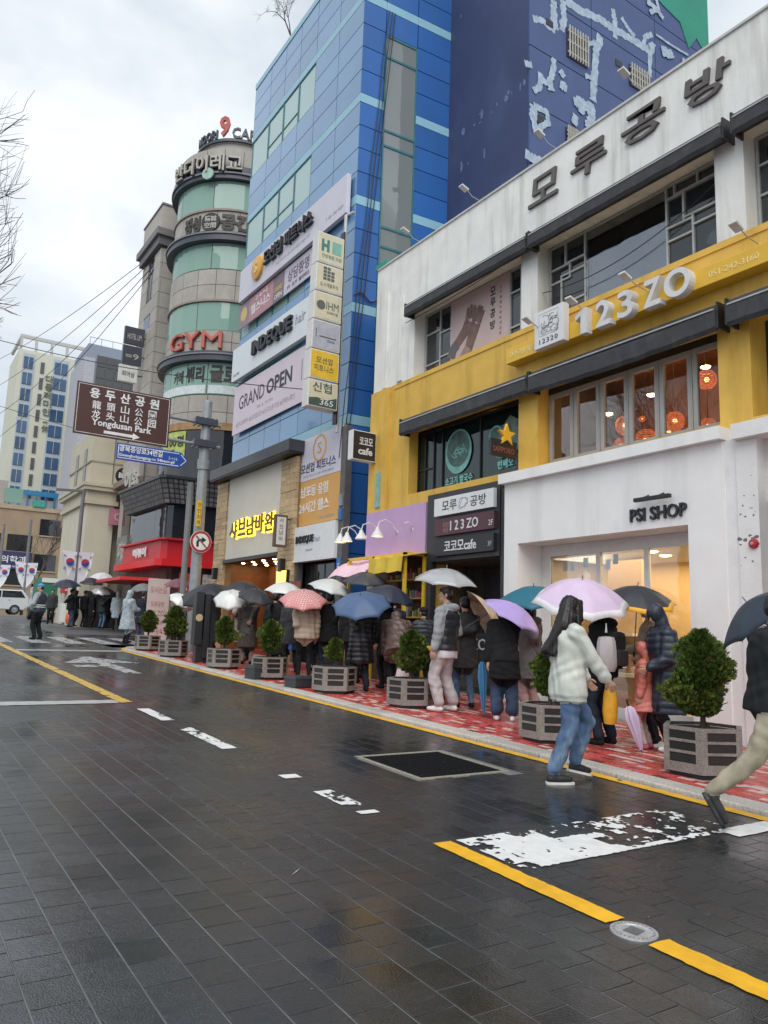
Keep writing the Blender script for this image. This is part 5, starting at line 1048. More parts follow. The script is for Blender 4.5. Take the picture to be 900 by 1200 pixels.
tletters('NOORI', 180, 217, 24.24, .48, slate, s, .12, .02, 2.02, 'letter'); tletters('9', 220, 234, 24.3, 1.05, mat('rooftop_red', (.45, .09, .08), .5), s, .14, .03, 2.04, 'letter'); tletters('CAFE', 237, 275, 24.24, .55, slate, s, .12, .02, 2.02, 'letter'); ring('sign_rail', 24.1, 24.24, 2.1, .12, slate)
AX, AY = AX0, AY0
# body of the block behind the tower, and its stone clad side building
SBD = site('stone_building', 'narrow pale stone clad building with a dark cornice left of the round tower', 'building', (10.2, 38.6, gz(38)))
MB().box(10.25, 17, 37.05, 40.15, .8, 22.3).build('core_wall', tdark, SBD)
pst = mat('pale_block', (.42, .39, .35), .65, .06, 3, bump=.15, bscale=30, objrand=.08, dirt_or_light=(.3, .28, .25), dirtscale=(.6, .6, .3), dirtamt=.4)
for q in range(20):
    z0, z1 = 4.6 + q * .79, 4.6 + (q + 1) * .79
    if z1 > 20.5: break
    for k in range(3):
        a, b_ = 37.0 + 3.2 * k / 3, 37.0 + 3.2 * (k + 1) / 3
        if k == 1 and (18.1 < (z0 + z1) / 2 < 20.4 or 16.3 < (z0 + z1) / 2 < 17.6): continue
        MB().box(10.2, 10.3, a + .012, b_ - .012, z0 + .012, z1 - .012).build('stone_block', pst, SBD)
    for k in range(3): MB().box(10.312 + k * 1.0, 11.30 + k * 1.0, 37.0, 37.06, z0 + .012, z1 - .012).build('stone_block', pst, SBD)
for a in (38.12, 38.5, 38.9): MB().box(10.24, 10.3, a, a + .24, 18.15, 20.3).build('slim_window', pane_d, SBD)
MB().xprism([(38.2, 16.3), (39.1, 16.3), (39.1, 17.0)] + [(38.65 + .45 * math.cos(t), 17.0 + .5 * math.sin(t)) for t in np.arange(.3, 3.0, .3)] + [(38.2, 17.0)], 10.22, 10.3).build('arched_window', mat('blue_grey_glass', (.12, .15, .22), .1), SBD, fix=True)
MB().prism([(9.85, 36.7), (13.3, 36.7), (13.3, 40.5), (9.85, 40.5)], 20.95, 21.35).build('cornice', mat('cornice_grey', (.19, .18, .18), .6), SBD, bevel=.03); MB().prism([(10.0, 36.85), (13.3, 36.85), (13.3, 40.3), (10.0, 40.3)], 20.5, 20.95).build('cornice_moulding', mat('cornice_dark', (.14, .135, .14), .6), SBD)
MB().box(10.1, 13.2, 36.95, 40.2, 21.35, 22.7).build('attic_wall', pst, SBD); MB().box(10.05, 13.25, 36.9, 40.25, 22.7, 22.8).build('attic_coping', MATS['cornice_grey'], SBD)
for (x0, x1, z0, z1, m, t, s_, mm) in ((9.12, 10.12, 15.5, 16.4, slate, 'uppermost dark hanging sign on the pale stone building', 'HOTEL LIM', let_p), (9.1, 10.05, 14.45, 15.4, slate, 'middle dark hanging sign with numeral 9 on the pale stone building', '=9', let_p), (9.0, 9.9, 13.5, 14.35, box_w, 'lowest white hanging sign on the pale stone building', '피어싱', soft_blk)):
    s = empty('hanging_sign', t, 'sign', ((x0 + x1) / 2, 38.5, z0), 0, 'hanging signs on the stone building'); WC.add(s.name); MB().box(x0, x1, 38.4, 38.6, z0, z1).build('sign_box', m, s); letters(s_, (x0 + .15, 38.4, z0 + .25), PR, UP, x1 - x0 - .3, .3, .01, mm, s, bold=.01); MB().tube([(x1, 38.5, (z0 + z1) / 2), (10.22, 38.5, (z0 + z1) / 2)], .03, 5).build('bracket', black_m, s)

# ---------------------------------------------------------------- red corner shop under the tower
RS = site('red_corner_shop', 'corner shop with a red fascia, black tiled canopy and tall glass under the round tower', 'shop front', (9.9, 31.6, gz(31.6)))
cp1 = [(9.55, 36.8), (9.75, 31.75), (9.95, 31.5), (16, 31.0), (16, 36.8)]
def grow(poly, d): c = (13.0, 34.4); return [(p[0] + (p[0] - c[0]) * d, p[1] + (p[1] - c[1]) * d) for p in poly]
redp = mat('red_fascia', (.50, .016, .026), .4, .05, 3); redb = mat('bright_red_lip', (.66, .014, .016), .4, .05)
MB().prism(cp1, 4.15, 4.95).build('fascia', redp, RS, fix=True); MB().prism(grow(cp1, .09), 3.85, 4.14).build('fascia_lip', redb, RS, fix=True); MB().prism(grow(cp1, .05), 4.95, 5.03).build('fascia_cap', redp, RS, fix=True)
letters('떡볶이', (9.56, 35.1, 4.35), (.05, -1, 0), UP, 1.7, .42, .03, wp, RS, bold=.05)
MB().prism(grow(cp1, -.07), 4.95, 6.6).build('tall_glass', pane_d, RS, fix=True)
MB().box(9.98, 10.04, 32.4, 33.3, 5.03, 6.6).build('mosaic_column', mat('brown_mosaic', (.20, .09, .07), .6, .6, 9), RS)
f = MB()
for y in (32.0, 33.4, 34.5, 35.6): f.box(9.92, 10.02, y - .04, y + .04, 5.03, 6.6)
f.build('glass_mullion', slate, RS)
up_, lo_ = grow(cp1, .10), grow(cp1, .0); b_ = MB(); n_ = len(cp1)
b_.add([(p[0], p[1], 6.5) for p in lo_] + [(p[0], p[1], 7.5) for p in up_], [tuple(reversed(range(n_))), tuple(range(n_, 2 * n_))] + [(i, (i + 1) % n_, (i + 1) % n_ + n_, i + n_) for i in range(n_)]); b_.build('tiled_canopy', mat('canopy_black', (.03, .032, .036), .4), RS, fix=True)
tl = MB()
for (p, q, P2, Q2) in ((lo_[0], lo_[1], up_[0], up_[1]), (lo_[2], lo_[3], up_[2], up_[3]), (lo_[1], lo_[2], up_[1], up_[2])):
    L = math.hypot(q[0] - p[0], q[1] - p[1]); nu, nv = max(1, int(L / .2)), 5
    nrm = (Vector((q[0] - p[0], q[1] - p[1], 0)).cross(Vector((P2[0] - p[0], P2[1] - p[1], 1)))).normalized()
    for i in range(nu):
        for j in range(nv):
            def at_(u, v): a = Vector((p[0], p[1], 6.5)).lerp(Vector((q[0], q[1], 6.5)), u); c = Vector((P2[0], P2[1], 7.5)).lerp(Vector((Q2[0], Q2[1], 7.5)), u); return a.lerp(c, v) + nrm * .012
            u0, u1, v0, v1 = (i + .12) / nu, (i + .88) / nu, (j + .12) / nv, (j + .88) / nv
            tl.add([at_(u0, v0), at_(u1, v0), at_(u1, v1), at_(u0, v1)], [(0, 1, 2, 3)])
tag(tl.build('canopy_tile', mat('grey_mosaic_tile', (.16, .155, .16), .35, .15, 3, island=.3), RS), kind='stuff')
MB().prism(grow(cp1, .12), 7.5, 7.62).build('canopy_edge', mat('canopy_black', (.03,) * 3), RS, fix=True)
letters('이화', (9.3, 36.4, 7.55), (.05, -1, 0), UP, 2.0, .95, .08, mat('pale_letter', (.45,) * 3), RS, bold=.03)
MB().prism(grow(cp1, -.12), 1.0, 4.0).build('shop_wall', mat('shop_dark_red', (.10, .03, .03), .6, .5, 2), RS, fix=True)
for k in range(5): MB().box(10.2, 10.26, 31.95 + k * .95, 32.6 + k * .95, 1.3, 3.6).build('shop_window', pane_d, RS); 
for k in range(4): MB().box(10.5 + k * 1.0, 11.3 + k * 1.0, 31.30, 31.36, 2.3, 3.6).build('wall_poster', mat('menu_poster_%d' % (k % 2), ((.42, .05, .05), (.5, .42, .36))[k % 2], .5, .4, 6), RS)
for k, tx in enumerate(('메뉴', '세트')): letters(tx, (10.62 + k * 2, 31.3, 2.9), PR, UP, .5, .3, .01, wp, RS, bold=.02)
MB().prism([(8.4, 36.6), (8.45, 32.7), (9.9, 32.2), (9.9, 36.8)], 3.25, 3.38).build('side_awning', redb, RS, fix=True)
MB().box(9.7, 9.9, 36.9, 38.6, 4.0, 5.6).build('grey_signboard', mat('grey_signboard', (.20, .20, .19), .5), RS); letters('이S', (9.7, 38.3, 4.4), FR, UP, 1.2, .95, .03, let_p, RS, bold=.03)
# arched pale front between
MB().xprism([(36.85, 5.4), (39.9, 5.4), (39.9, 9.6), (36.85, 9.6)], 10.0, 10.2).build('arched_front', pst, SBD, fix=True); MB().xprism([(37.6, 5.4), (39.0, 5.4), (39.0, 7.0)] + [(38.3 + .7 * math.cos(t), 7.0 + .75 * math.sin(t)) for t in np.arange(.2, 3.0, .3)] + [(37.6, 7.0)], 9.95, 9.999).build('arched_window', pane_d, SBD, fix=True)
MB().box(9.6, 10.2, 36.8, 40.0, 8.2, 8.5).build('ledge', mat('brown_ledge', (.24, .17, .14), .6), SBD)

# ---------------------------------------------------------------- cream building, far buildings
CR = site('cream_building', 'cream rendered building with a heavy cornice and a round black logo', 'building', (8.66, 46, gz(46)))
crm = mat('cream_render', (.52, .47, .36), .7, .05, 1.5, bump=.1, dirt_or_light=(.36, .32, .25), dirtscale=(.7, .7, .2), dirtamt=.4)
w = MB(); w.box(8.66, 14, 41.0, 46.3, 1.2, 11.4); w.build('upper_wall', crm, CR); MB().box(8.5, 9.85, 40.4, 46.2, 1.2, 7.4).build('lower_wall', mat('cream_light', (.58, .54, .43), .7, .05, 1.5), CR)
for z0, z1, e in ((7.4, 7.62, .15), (7.62, 8.1, .05), (8.1, 8.3, .25), (8.3, 8.46, .32)): MB().box(8.5 - e, 9.85 + e, 40.4 - e, 46.2 + e, z0, z1).build('cornice', crm, CR)
for z in (3.6, 9.7): MB().box(8.6, 14.02, 40.97, 46.2, z, z + .08).build('moulding', mat('cream_dark', (.33, .3, .24), .7), CR)  # mouldings a darker cream than the walls
f = MB(); [f.box(8.62, 8.68, 42.2 + k * 2.0, 42.8 + k * 2.0, 8.8, 10.6) for k in range(2)]; f.box(9.75, 9.78, 40.95, 41, 8.5, 11.2); f.box(10.5, 10.52, 40.96, 41, 3.4, 11.2); f.build('tall_window', mat('dim_window', (.16, .15, .13), .3), CR)
MB().lathe([(0, .05), (.44, .05), (.46, 0)], 26, (10.36, 41.0, 9.15), axis=(0, -1, 0)).build('round_logo', soft_blk, CR); letters('BHC', (10.06, 40.95, 9.02), PR, UP, .6, .3, .02, wp, CR, bold=.04); letters('치킨', (10.2, 40.95, 9.33), PR, UP, .32, .15, .02, wp, CR, bold=.03)
MB().box(8.9, 12, 40.2, 40.4, 1.2, 3.0).build('shop_opening', mat('opening_dark', (.03, .03, .03), .6), CR)
s = empty('square_sign', 'faded pink square projecting sign on the cream building', 'sign', (9.98, 40.1, 6.4)); MB().box(-.42, .34, -.1, .1, 0, .82).build('sign_box', mat('faded_pink', (.42, .16, .22), .5), s); letters('C', (-.2, -.1, .2), PR, UP, .35, .42, .02, mat('pale_pink', (.62, .36, .42), .5), s, bold=.02)
AP = site('apartment_tower', 'distant pale yellow apartment tower with columns of blue windows', 'building', (15.2, 103, gz(60)))
apy = mat('pale_yellow_wall', (.60, .60, .49), .7, .03, .3); apb = mat('blue_window', (.06, .11, .20), .15, .2, .6, objrand=.2); apd = mat('narrow_window', (.10, .10, .11), .3)
MB().box(11.5, 19.2, 100, 108, 1.7, 34.3).build('wall', apy, AP); MB().box(11.0, 19.8, 99.5, 108, 1.7, 15.9).build('podium', mat('podium_grey', (.33, .35, .36), .7), AP)
f = MB(); f.box(11.5, 19.2, 99.98, 100.3, 35.8, 36.2); [f.box(x, x + .3, 100, 100.3, 34.3, 35.8) for x in (11.5, 13.2, 15.0, 16.8, 18.9)]; f.box(11.5, 11.8, 100.3, 108, 35.8, 36.2); f.build('roof_frame', mat('roof_frame_white', (.5, .5, .47), .7), AP)
lt = MB(); lt.box(12.0, 13.4, 99.96, 99.99, 16.2, 33.9); lt.box(15.5, 17.3, 99.96, 99.99, 16.2, 33.9); lt.build('pale_strip', mat('pale_grey_strip', (.42, .48, .52), .6), AP)
for r in range(9):
    z = 32.0 - r * 2.02
    for x0, x1 in ((12.1, 13.15), (15.65, 17.15)): 
        o = MB().box(x0, x1, 99.86, 99.95, z, z + 1.45).build('window', apb, AP); MB().box((x0 + x1) / 2 - .03, (x0 + x1) / 2 + .03, 99.82, 99.859, z, z + 1.45).build('mullion', MATS['pale_grey_strip'], o)
    for x in (14.05, 17.95): MB().box(x, x + .42, 99.9, 100, z - .3, z + 1.1).build('slim_window', apd, AP)
for k, ch in enumerate('대동레미안'): letters(ch, (14.75, 99.95, 30.7 - k * 1.05), PR, UP, .95, .9, .1, mat('wall_letter', (.16, .18, .15), .6), AP, bold=.01)
letters('休', (14.85, 99.95, 24.4), PR, UP, .8, .9, .1, mat('wall_letter', (.16,) * 3), AP); letters('-', (14.95, 99.95, 25.6), PR, UP, .5, .12, .1, mat('wall_letter', (.16,) * 3), AP)
f = MB(); [f.box(11.0 + k * 1.0, 11.12 + k * 1.0, 99.3, 99.5, 13.9, 17.0) for k in range(9)]; f.box(11.0, 19.3, 99.28, 99.48, 16.3, 16.9); f.box(11, 19.3, 99.28, 99.48, 14.6, 14.9); f.build('blue_balcony', mat('balcony_blue', (.04, .22, .42), .5), AP)
BG = site('grey_blue_block', 'distant grey blue office block with a grid of glass left of the brown sign', 'building', (19, 87, gz(60)))
MB().box(16.5, 24, 85, 92, 1.7, 31.6).build('wall', mat('grey_blue_wall', (.24, .28, .36), .6, .05, .3), BG); MB().box(16.2, 17.3, 84.9, 92, 1.7, 30.0).build('pale_corner', mat('pale_corner', (.42, .42, .46), .6), BG)
for c in range(6):
    for r in range(9): MB().box(17.5 + c * .95, 18.4 + c * .95, 84.9, 84.99, 29.2 - r * 1.3, 30.42 - r * 1.3).build('pane', glass('pale_blue_pane', thru=.05, body=(.18, .27, .38) if r else (.1, .1, .1), refl=.6), BG)
f = MB(); [f.box(16.6 + k * 1.2, 16.66 + k * 1.2, 85.1, 85.16, 31.6, 32.4) for k in range(6)]; f.box(16.6, 23, 85.1, 85.16, 32.35, 32.42); f.build('roof_rail', alu, BG)
BK = site('brick_clinic', 'low tan brick clinic building with dark windows and a navy signboard', 'building', (9, 72, gz(60)))
brk = mat('tan_brick', (.34, .25, .165), .75, .1, .8, bump=.1)
w = MB(); w.box(-2, 13.9, 70, 80, 1.7, 10.9); w.build('wall', brk, BK); MB().box(-2, 8.4, 70.5, 80, 10.9, 13.0).build('setback_wall', mat('setback_grey', (.36, .34, .30), .7), BK); MB().box(-2.1, 14.0, 69.9, 80, 10.6, 10.95).build('coping', mat('tan_coping', (.42, .32, .22), .7), BK)
for x0, x1, z0, z1 in ((11.1, 12.7, 8.6, 10.0), (10.9, 12.6, 5.6, 7.0), (8.7, 10.6, 7.1, 8.5), (6.3, 8.2, 7.1, 8.5), (3.8, 5.7, 7.1, 8.5), (8.5, 10.5, 4.3, 5.6), (10.9, 12.6, 3.3, 4.5), (3.8, 8.0, 4.3, 5.6), (13.0, 13.6, 6.5, 7.9)):
    o = MB().box(x0, x1, 69.93, 69.99, z0, z1).build('window', pane_d, BK); MB().box(x0 - .06, x1 + .06, 69.88, 69.928, z0 - .1, z0).build('sill', mat('tan_coping', (.42,) * 3), o)
MB().box(8.2, 9.6, 70.4, 70.49, 11.2, 12.4).build('window', mint, BK); MB().box(10.4, 11.3, 69.8, 70.6, 10.96, 11.5).build('roof_unit', mat('teal_unit', (.05, .32, .26), .5), BK)
s = empty('clinic_sign', 'navy signboard with white letters on the tan brick clinic', 'sign', (8.6, 69.8, 5.9)); MB().box(-6, 2.1, -.1, .1, -.3, 1.15).build('sign_board', mat('navy_board', (.035, .035, .12), .5), s); letters('재활의학과', (-1.6, -.1, .2), PR, UP, 3.3, .6, .02, wp, s, bold=.02); letters('통증클리닉  물리치료  T.051-244-1175', (-1.5, -.1, -.18), PR, UP, 2.8, .2, .02, wp, s)

# ================================================================ street furniture
galv = mat('galvanised_steel', (.30, .32, .33), .45, .12, 6, metal=.3, bump=.1, bscale=60, dirt_or_light=(.2, .21, .21), dirtscale=(3, 3, .6), dirtamt=.4)
sp = site('sign_pole', 'tall grey galvanised pole with two arms holding road signs', 'sign pole', (7.65, 21.35, gz(21.35)))
X, Y = 7.62, 21.35
MB().tube([(X, Y, .6), (X, Y, 2.3), (X, Y, 7.98)], [.165, .16, .135], 20).build('pole', galv, sp, smooth='auto'); MB().lathe([(.14, 7.975), (.13, 8.02), (0, 8.04)], 20, (X, Y, 0)).build('pole_cap', galv, sp)
for z in (7.36, 6.70):
    b_ = MB(); b_.tube([(4.6, Y - .02, z), (8.0, Y - .02, z - .02)], .05, 10); b_.lathe([(.06, 0), (.06, .06)], 10, (8.0, Y - .02, z - .02), axis=(1, 0, 0)); b_.build('arm', galv, sp, smooth='auto')
    c = MB(); [c.box(X - .34 + k * .14, X - .30 + k * .14, Y - .22, Y + .2, z - .1, z + .12) for k in range(5)]; c.obox((X - .06, Y - .2, z), (.34, 0, 0), (0, .03, 0), (0, 0, .1)); c.build('arm_clamp', slate, sp, bevel=.006)
MB().lathe([(.175, 5.95), (.175, 6.25)], 20, (X, Y, 0)).build('collar', galv, sp, smooth='auto'); MB().tube([(7.42, 21.75, .6), (7.42, 21.75, 5.6)], .09, 12).build('second_post', mat('dull_post', (.20, .205, .21), .5, .1), sp, smooth='auto')
def road_sign(name, label, poly, y, m, rim, rimw): 
    o = empty(name, label, 'road sign'); MB().yprism(poly, y, y + .04).build('sign_panel', m, o, fix=True, bevel=.004)
    cx, cz = sum(p[0] for p in poly) / len(poly), sum(p[1] for p in poly) / len(poly); b_ = MB()
    for i in range(len(poly)):
        p, q = Vector((poly[i][0], 0, poly[i][1])), Vector((poly[(i + 1) % len(poly)][0], 0, poly[(i + 1) % len(poly)][1])); d = (q - p).normalized(); nr = Vector((-d.z, 0, d.x)); mid = Vector((cx, 0, cz))
        if (mid - p).dot(nr) < 0: nr = -nr
        c = (p + q) / 2 + nr * .05; b_.obox((c.x, y - .003, c.z), d * ((q - p).length / 2 - .05), (0, .003, 0), nr * rimw / 2)
    b_.build('sign_border', rim, o, fix=True); return o
brown = mat('brown_sign', (.075, .028, .022), .4, .06, 2); sw = mat('reflective_white', (.78, .78, .78), .4)
RSY = 21.24; tilt = -.02
bs = road_sign('brown_direction_sign', 'large brown tourist direction sign to Yongdusan Park', [(3.93, 7.86), (6.5, 7.86), (6.5, 6.42), (3.93, 6.42)], RSY, brown, sw, .012)
for k, ch in enumerate('용두산공원'): letters(ch, (4.27 + k * .405, RSY - .004, 7.46), PR, UP, .27, .28, .004, sw, bs, bold=.03)
for k in range(5): letters('龍頭山公園'[k], (4.36 + k * .38, RSY - .004, 7.17), PR, UP, .23, .23, .004, sw, bs, bold=.012); letters('龙头山公园'[k], (4.36 + k * .38, RSY - .004, 6.91), PR, UP, .23, .23, .004, sw, bs, bold=.012)
letters('Yongdusan Park', (4.38, RSY - .004, 6.66), PR, UP, 1.62, .24, .004, sw, bs, bold=.025)
MB().yprism([(4.72, 6.53), (5.5, 6.53), (5.5, 6.475), (5.70, 6.57), (5.5, 6.665), (5.5, 6.61), (4.72, 6.61)], RSY - .006, RSY - .001).build('arrow', sw, bs, fix=True)
bl = road_sign('street_name_sign', 'blue arrow shaped street name sign below the brown sign', [(5.1, 6.34), (6.9, 6.34), (7.13, 6.11), (6.9, 5.88), (5.1, 5.88)], RSY, mat('sign_blue', (.015, .075, .36), .4), sw, .02)
letters('광복중앙로34번길', (5.17, RSY - .004, 6.11), PR, UP, 1.2, .17, .004, sw, bl, bold=.02); letters('Gwangbokjungang-ro 34beon-gil', (5.17, RSY - .004, 5.95), PR, UP, 1.55, .11, .004, sw, bl, bold=.02); letters('2→16', (6.55, RSY - .004, 6.08), PR, UP, .25, .08, .004, sw, bl)
f = MB(); [f.tube([(x, RSY + .06, 6.3), (x, RSY + .06, 7.4)], .02, 6) for x in (5.4, 6.3)]; f.build('hanger', galv, bl)
nt_ = empty('no_turn_sign', 'round no right turn sign with red rim on the grey pole', 'road sign', (7.63, 21.13, 3.82))
ry = lambda r0, r1, y0, y1, m, nm: MB().lathe([(r0, y0), (r1, y0), (r1, y1), (r0, y1)] if r0 else [(0, y0), (r1, y0), (r1, y1)], 36, axis=(0, -1, 0)).build(nm, m, nt_)
ry(0, .315, 0, -.02, sw, 'sign_disc'); ry(.24, .305, .004, 0, mat('sign_red', (.40, .03, .04), .4), 'red_rim')
b_ = MB(); b_.yprism([(-.13, -.15), (-.06, -.15), (-.06, .0), (0.03, .03), (.03, -.03), (.16, .06), (.03, .14), (.03, .09), (-.08, .07), (-.13, .0)], -.008, -.003); b_.build('turn_arrow', soft_blk, nt_, fix=True); MB().obox((0.01, -.010, 0), (.16, 0, -.16), (0, .002, 0), (.014, 0, .014)).build('red_slash', mat('slash_grey', (.22, .12, .12), .4), nt_)
yb = empty('yellow_strip_sign', 'narrow yellow vertical strip sign on the grey pole above the round sign', 'sign', (7.5, 21.1, 4.25)); MB().box(-.07, .07, -.01, .02, 0, .75).build('sign_panel', mat('strip_yellow', (.7, .45, .02), .5), yb); [letters('견인지역'[k], (-.05, -.01, .56 - k * .17), PR, UP, .1, .12, .003, soft_blk, yb) for k in range(4)]
# black street cabinet with round emblem
cb = empty('street_cabinet', 'tall black street cabinet with a round gold emblem between the planters', 'cabinet', (6.55, 17.5, gz(17.5) + KZ), R(-8))
p = MB(); p.box(-.26, -.08, -.18, .18, .4, 1.62); p.box(-.05, .08, -.2, .16, .1, 1.58); p.box(.1, .26, -.15, .2, .45, 1.56); p.box(-.2, .2, -.14, .14, 0, .5); p.build('cabinet_body', mat('cabinet_black', (.02, .021, .024), .4, .15, 4), cb, bevel=.008); MB().lathe([(0, .008), (.08, .008), (.085, 0)], 20, (-.17, -.18, 1.02), axis=(0, -1, 0)).build('round_emblem', mat('emblem_gold', (.5, .4, .22), .4), cb)
# roll-up banner stand
bn = empty('banner_stand', 'tall pale pink roll up banner stand with red Korean print behind the furthest planters', 'banner stand', (7.42, 24.0, gz(23) + KZ), R(-4))
MB().box(-.34, .34, -.01, .0, .08, 2.08).build('banner_sheet', mat('banner_pale', (.62, .53, .52), .5, .05, 2), bn); MB().box(-.36, .36, -.1, .1, 0, .08).build('base', alu, bn); MB().tube([(.36, 0, 0), (.36, 0, 2.1)], .015, 6).build('post', black_m, bn)
rp = mat('red_print', (.45, .13, .14), .5); letters('오시는길', (-.26, -.011, 1.62), PR, UP, .5, .22, .004, rp, bn); [letters(t_, (-.22, -.011, 1.2 - k * .28), PR, UP, .42, .17, .004, rp, bn) for k, t_ in enumerate(('모루공방', '123 ZO', '예약접수', '대기등록'))]
# low dark boxes between planters
for (x, y, t) in ((6.25, 13.7, 'low dark crate standing against a planter near the pink umbrella queue'), (6.35, 12.2, 'low flat dark box on the pavement left of the third planter from the front')):
    s = empty('crate', t, 'crate', (x, y, gz(y) + KZ), R(10)); b_ = MB(); b_.box(-.2, .2, -.16, .16, 0, .26 if y > 13 else .2); b_.build('box', mat('crate_dark', (.04, .045, .05), .5), s, bevel=.012); MB().box(-.21, .21, -.17, .17, .2 if y > 13 else .15, .235 if y > 13 else .18).build('rim', mat('crate_rim', (.07, .075, .08), .5), s)

# ---------------------------------------------------------------- planters with clipped conifers
gran = mat('speckled_granite', (.25, .222, .20), .6, .5, 110, bump=.35, bscale=140, objrand=.08, dirt_or_light=(.09, .075, .06), dirtscale=(5, 5, 3), dirtamt=.55); gran_s = mat('black_stone_slat', (.018, .016, .016), .35, .25, 25, bump=.2, bscale=60)
HEX = [(.425 * math.cos(R(60 * k + 30)), .425 * math.sin(R(60 * k + 30))) for k in range(6)]
def hexp(r): return [(p[0] * r, p[1] * r) for p in HEX]
def planter_proto():
    t = empty('planter', 'x', 'planter'); PH = .49
    b_ = MB(); b_.prism(hexp(.86), 0, .05, 0); b_.build('plinth', mat('plinth_dark', (.03, .03, .03), .6), t, fix=True)
    f = MB(); ro, ri, rin = hexp(1), hexp(.955), hexp(.86); n_ = 6
    def rg(z0, z1, r0, r1): f.add([(p[0], p[1], z0) for p in r0] + [(p[0], p[1], z0) for p in r1] + [(p[0], p[1], z1) for p in r0] + [(p[0], p[1], z1) for p in r1], [q for i in range(6) for q in ((i, (i + 1) % 6, (i + 1) % 6 + 12, i + 12), ((i + 1) % 6 + 6, i + 6, i + 18, (i + 1) % 6 + 18), (i + 12, (i + 1) % 6 + 12, (i + 1) % 6 + 18, i + 18), (i + 6, (i + 1) % 6 + 6, (i + 1) % 6, i))])
    rails = [(.05, .145), (.235, .262), (.345, .372), (.455, .49)]
    for z0, z1 in rails: rg(z0, z1, ro, ri)
    rg(.4901, .4902, ri, rin)
    for i in range(6):
        p, q = Vector((*ro[i], 0)), Vector((*ro[(i + 1) % 6], 0)); d = (q - p).normalized(); L = (q - p).length; nr = Vector((d.y, -d.x, 0))
        for s in (.032, L - .032):
            c = p + d * s - nr * .012
            for z0, z1 in ((.145, .235), (.262, .345), (.372, .455)): f.obox((c.x, c.y, (z0 + z1) / 2), d * .032, nr * .0118, (0, 0, (z1 - z0) / 2))
    f.build('stone_frame', gran, t, fix=True); MB().prism(hexp(.93), .06, .44).build('inner_tub', mat('tub_dark', (.05, .045, .045), .7), t, fix=True)
    for i in range(6):
        p, q = Vector((*ro[i], 0)), Vector((*ro[(i + 1) % 6], 0)); d = (q - p).normalized(); L = (q - p).length; nr = Vector((d.y, -d.x, 0)); c = (p + q) / 2 - nr * .016
        for z in (.19, .3035, .4135): MB().obox((c.x, c.y, z), d * (L / 2 - .068), nr * .008, (0, 0, .038)).build('slat', gran_s, t, fix=True)
    MB().prism(hexp(.86), .4, .455).build('soil', mat('dark_soil', (.035, .025, .018), .9, .4, 30, bump=.8, bscale=40), t, fix=True)
    return t
leaf_m = mat('conifer_leaf', (.072, .115, .022), .55, .25, 14, island=.6, spec=.3); twig = mat('conifer_twig', (.05, .033, .02), .8, .3, 20)
leaf_mats = [leaf_m, mat('conifer_leaf_tip', (.15, .20, .035), .55, .2, 14, island=.4, spec=.3), mat('conifer_leaf_brown', (.09, .06, .018), .6, .2, 14, island=.4, spec=.2)]
def conifer_mesh(nspray, h, w, seed, egg=.42, size=.05):
    """Thuja crown: flat fans of scale leaves all through an egg shaped volume."""
    rr = random.Random(seed); b_ = MB()
    bumps = [(rr.uniform(0, 6.28), rr.uniform(.1, .95), rr.uniform(.12, .34)) for _ in range(22)]
    for _ in range(nspray):
        u = rr.random() ** .8; t = rr.uniform(0, 6.283)
        prof = math.sqrt(max(.03, 1 - abs(2 * u ** .86 - .95) ** 2.3)) * .5 * w
        lump = 1 + sum(a * (.6 if abs(math.cos((t - t0) / 2)) > .94 and abs(u - u0) < .14 else -.1) for t0, u0, a in bumps) * .9
        r = prof * lump * (rr.random() ** .36)
        p = Vector((r * math.cos(t), r * math.sin(t), u * h))
        out = Vector((math.cos(t) * .8, math.sin(t) * .8, .55 + rr.uniform(-.2, .7))).normalized(); side = out.cross(Vector((rr.gauss(0, 1), rr.gauss(0, 1), rr.gauss(0, 1)))).normalized()
        L = size * rr.uniform(.6, 1.35); k = rr.random(); mi = 1 if (k < .3 and r > prof * .75) else (2 if k > .965 else 0)
        for a in (-.7, -.25, .25, .7):
            d = (out * math.cos(a) + side * math.sin(a)); e = d.cross(out.cross(side)).normalized() * L * .13; tip = p + d * L * (1 - .35 * abs(a)); mid = p + d * L * .55
            b_.add([p, mid + e, tip, mid - e], [(0, 1, 2, 3)], mi)
    me = b_.mesh('crown')
    for m in leaf_mats: me.materials.append(m)
    return me
def trunk_mesh(h, w, seed):
    rr = random.Random(seed); b_ = MB(); b_.tube([(0, 0, -.16), (.006, 0, 0), (0, .008, .14), (.01, 0, h * .5)], [.03, .026, .022, .01], 7)
    for k in range(16):
        t, z = rr.uniform(0, 6.28), rr.uniform(-.02, h * .55); r = w * rr.uniform(.2, .44); b_.tube([(0, 0, z), (r * .5 * math.cos(t), r * .5 * math.sin(t), z + .05), (r * math.cos(t), r * math.sin(t), z + rr.uniform(.08, .25))], [.011, .007, .003], 5)
    me = b_.mesh('trunk'); me.materials.append(twig); return me
proto = planter_proto(); tr_me = trunk_mesh(.8, .66, 5)
near_crown = conifer_mesh(6000, .80, .70, 21, size=.056); crowns = [conifer_mesh(2600, .62, .56, 30 + k, size=.055) for k in range(3)]
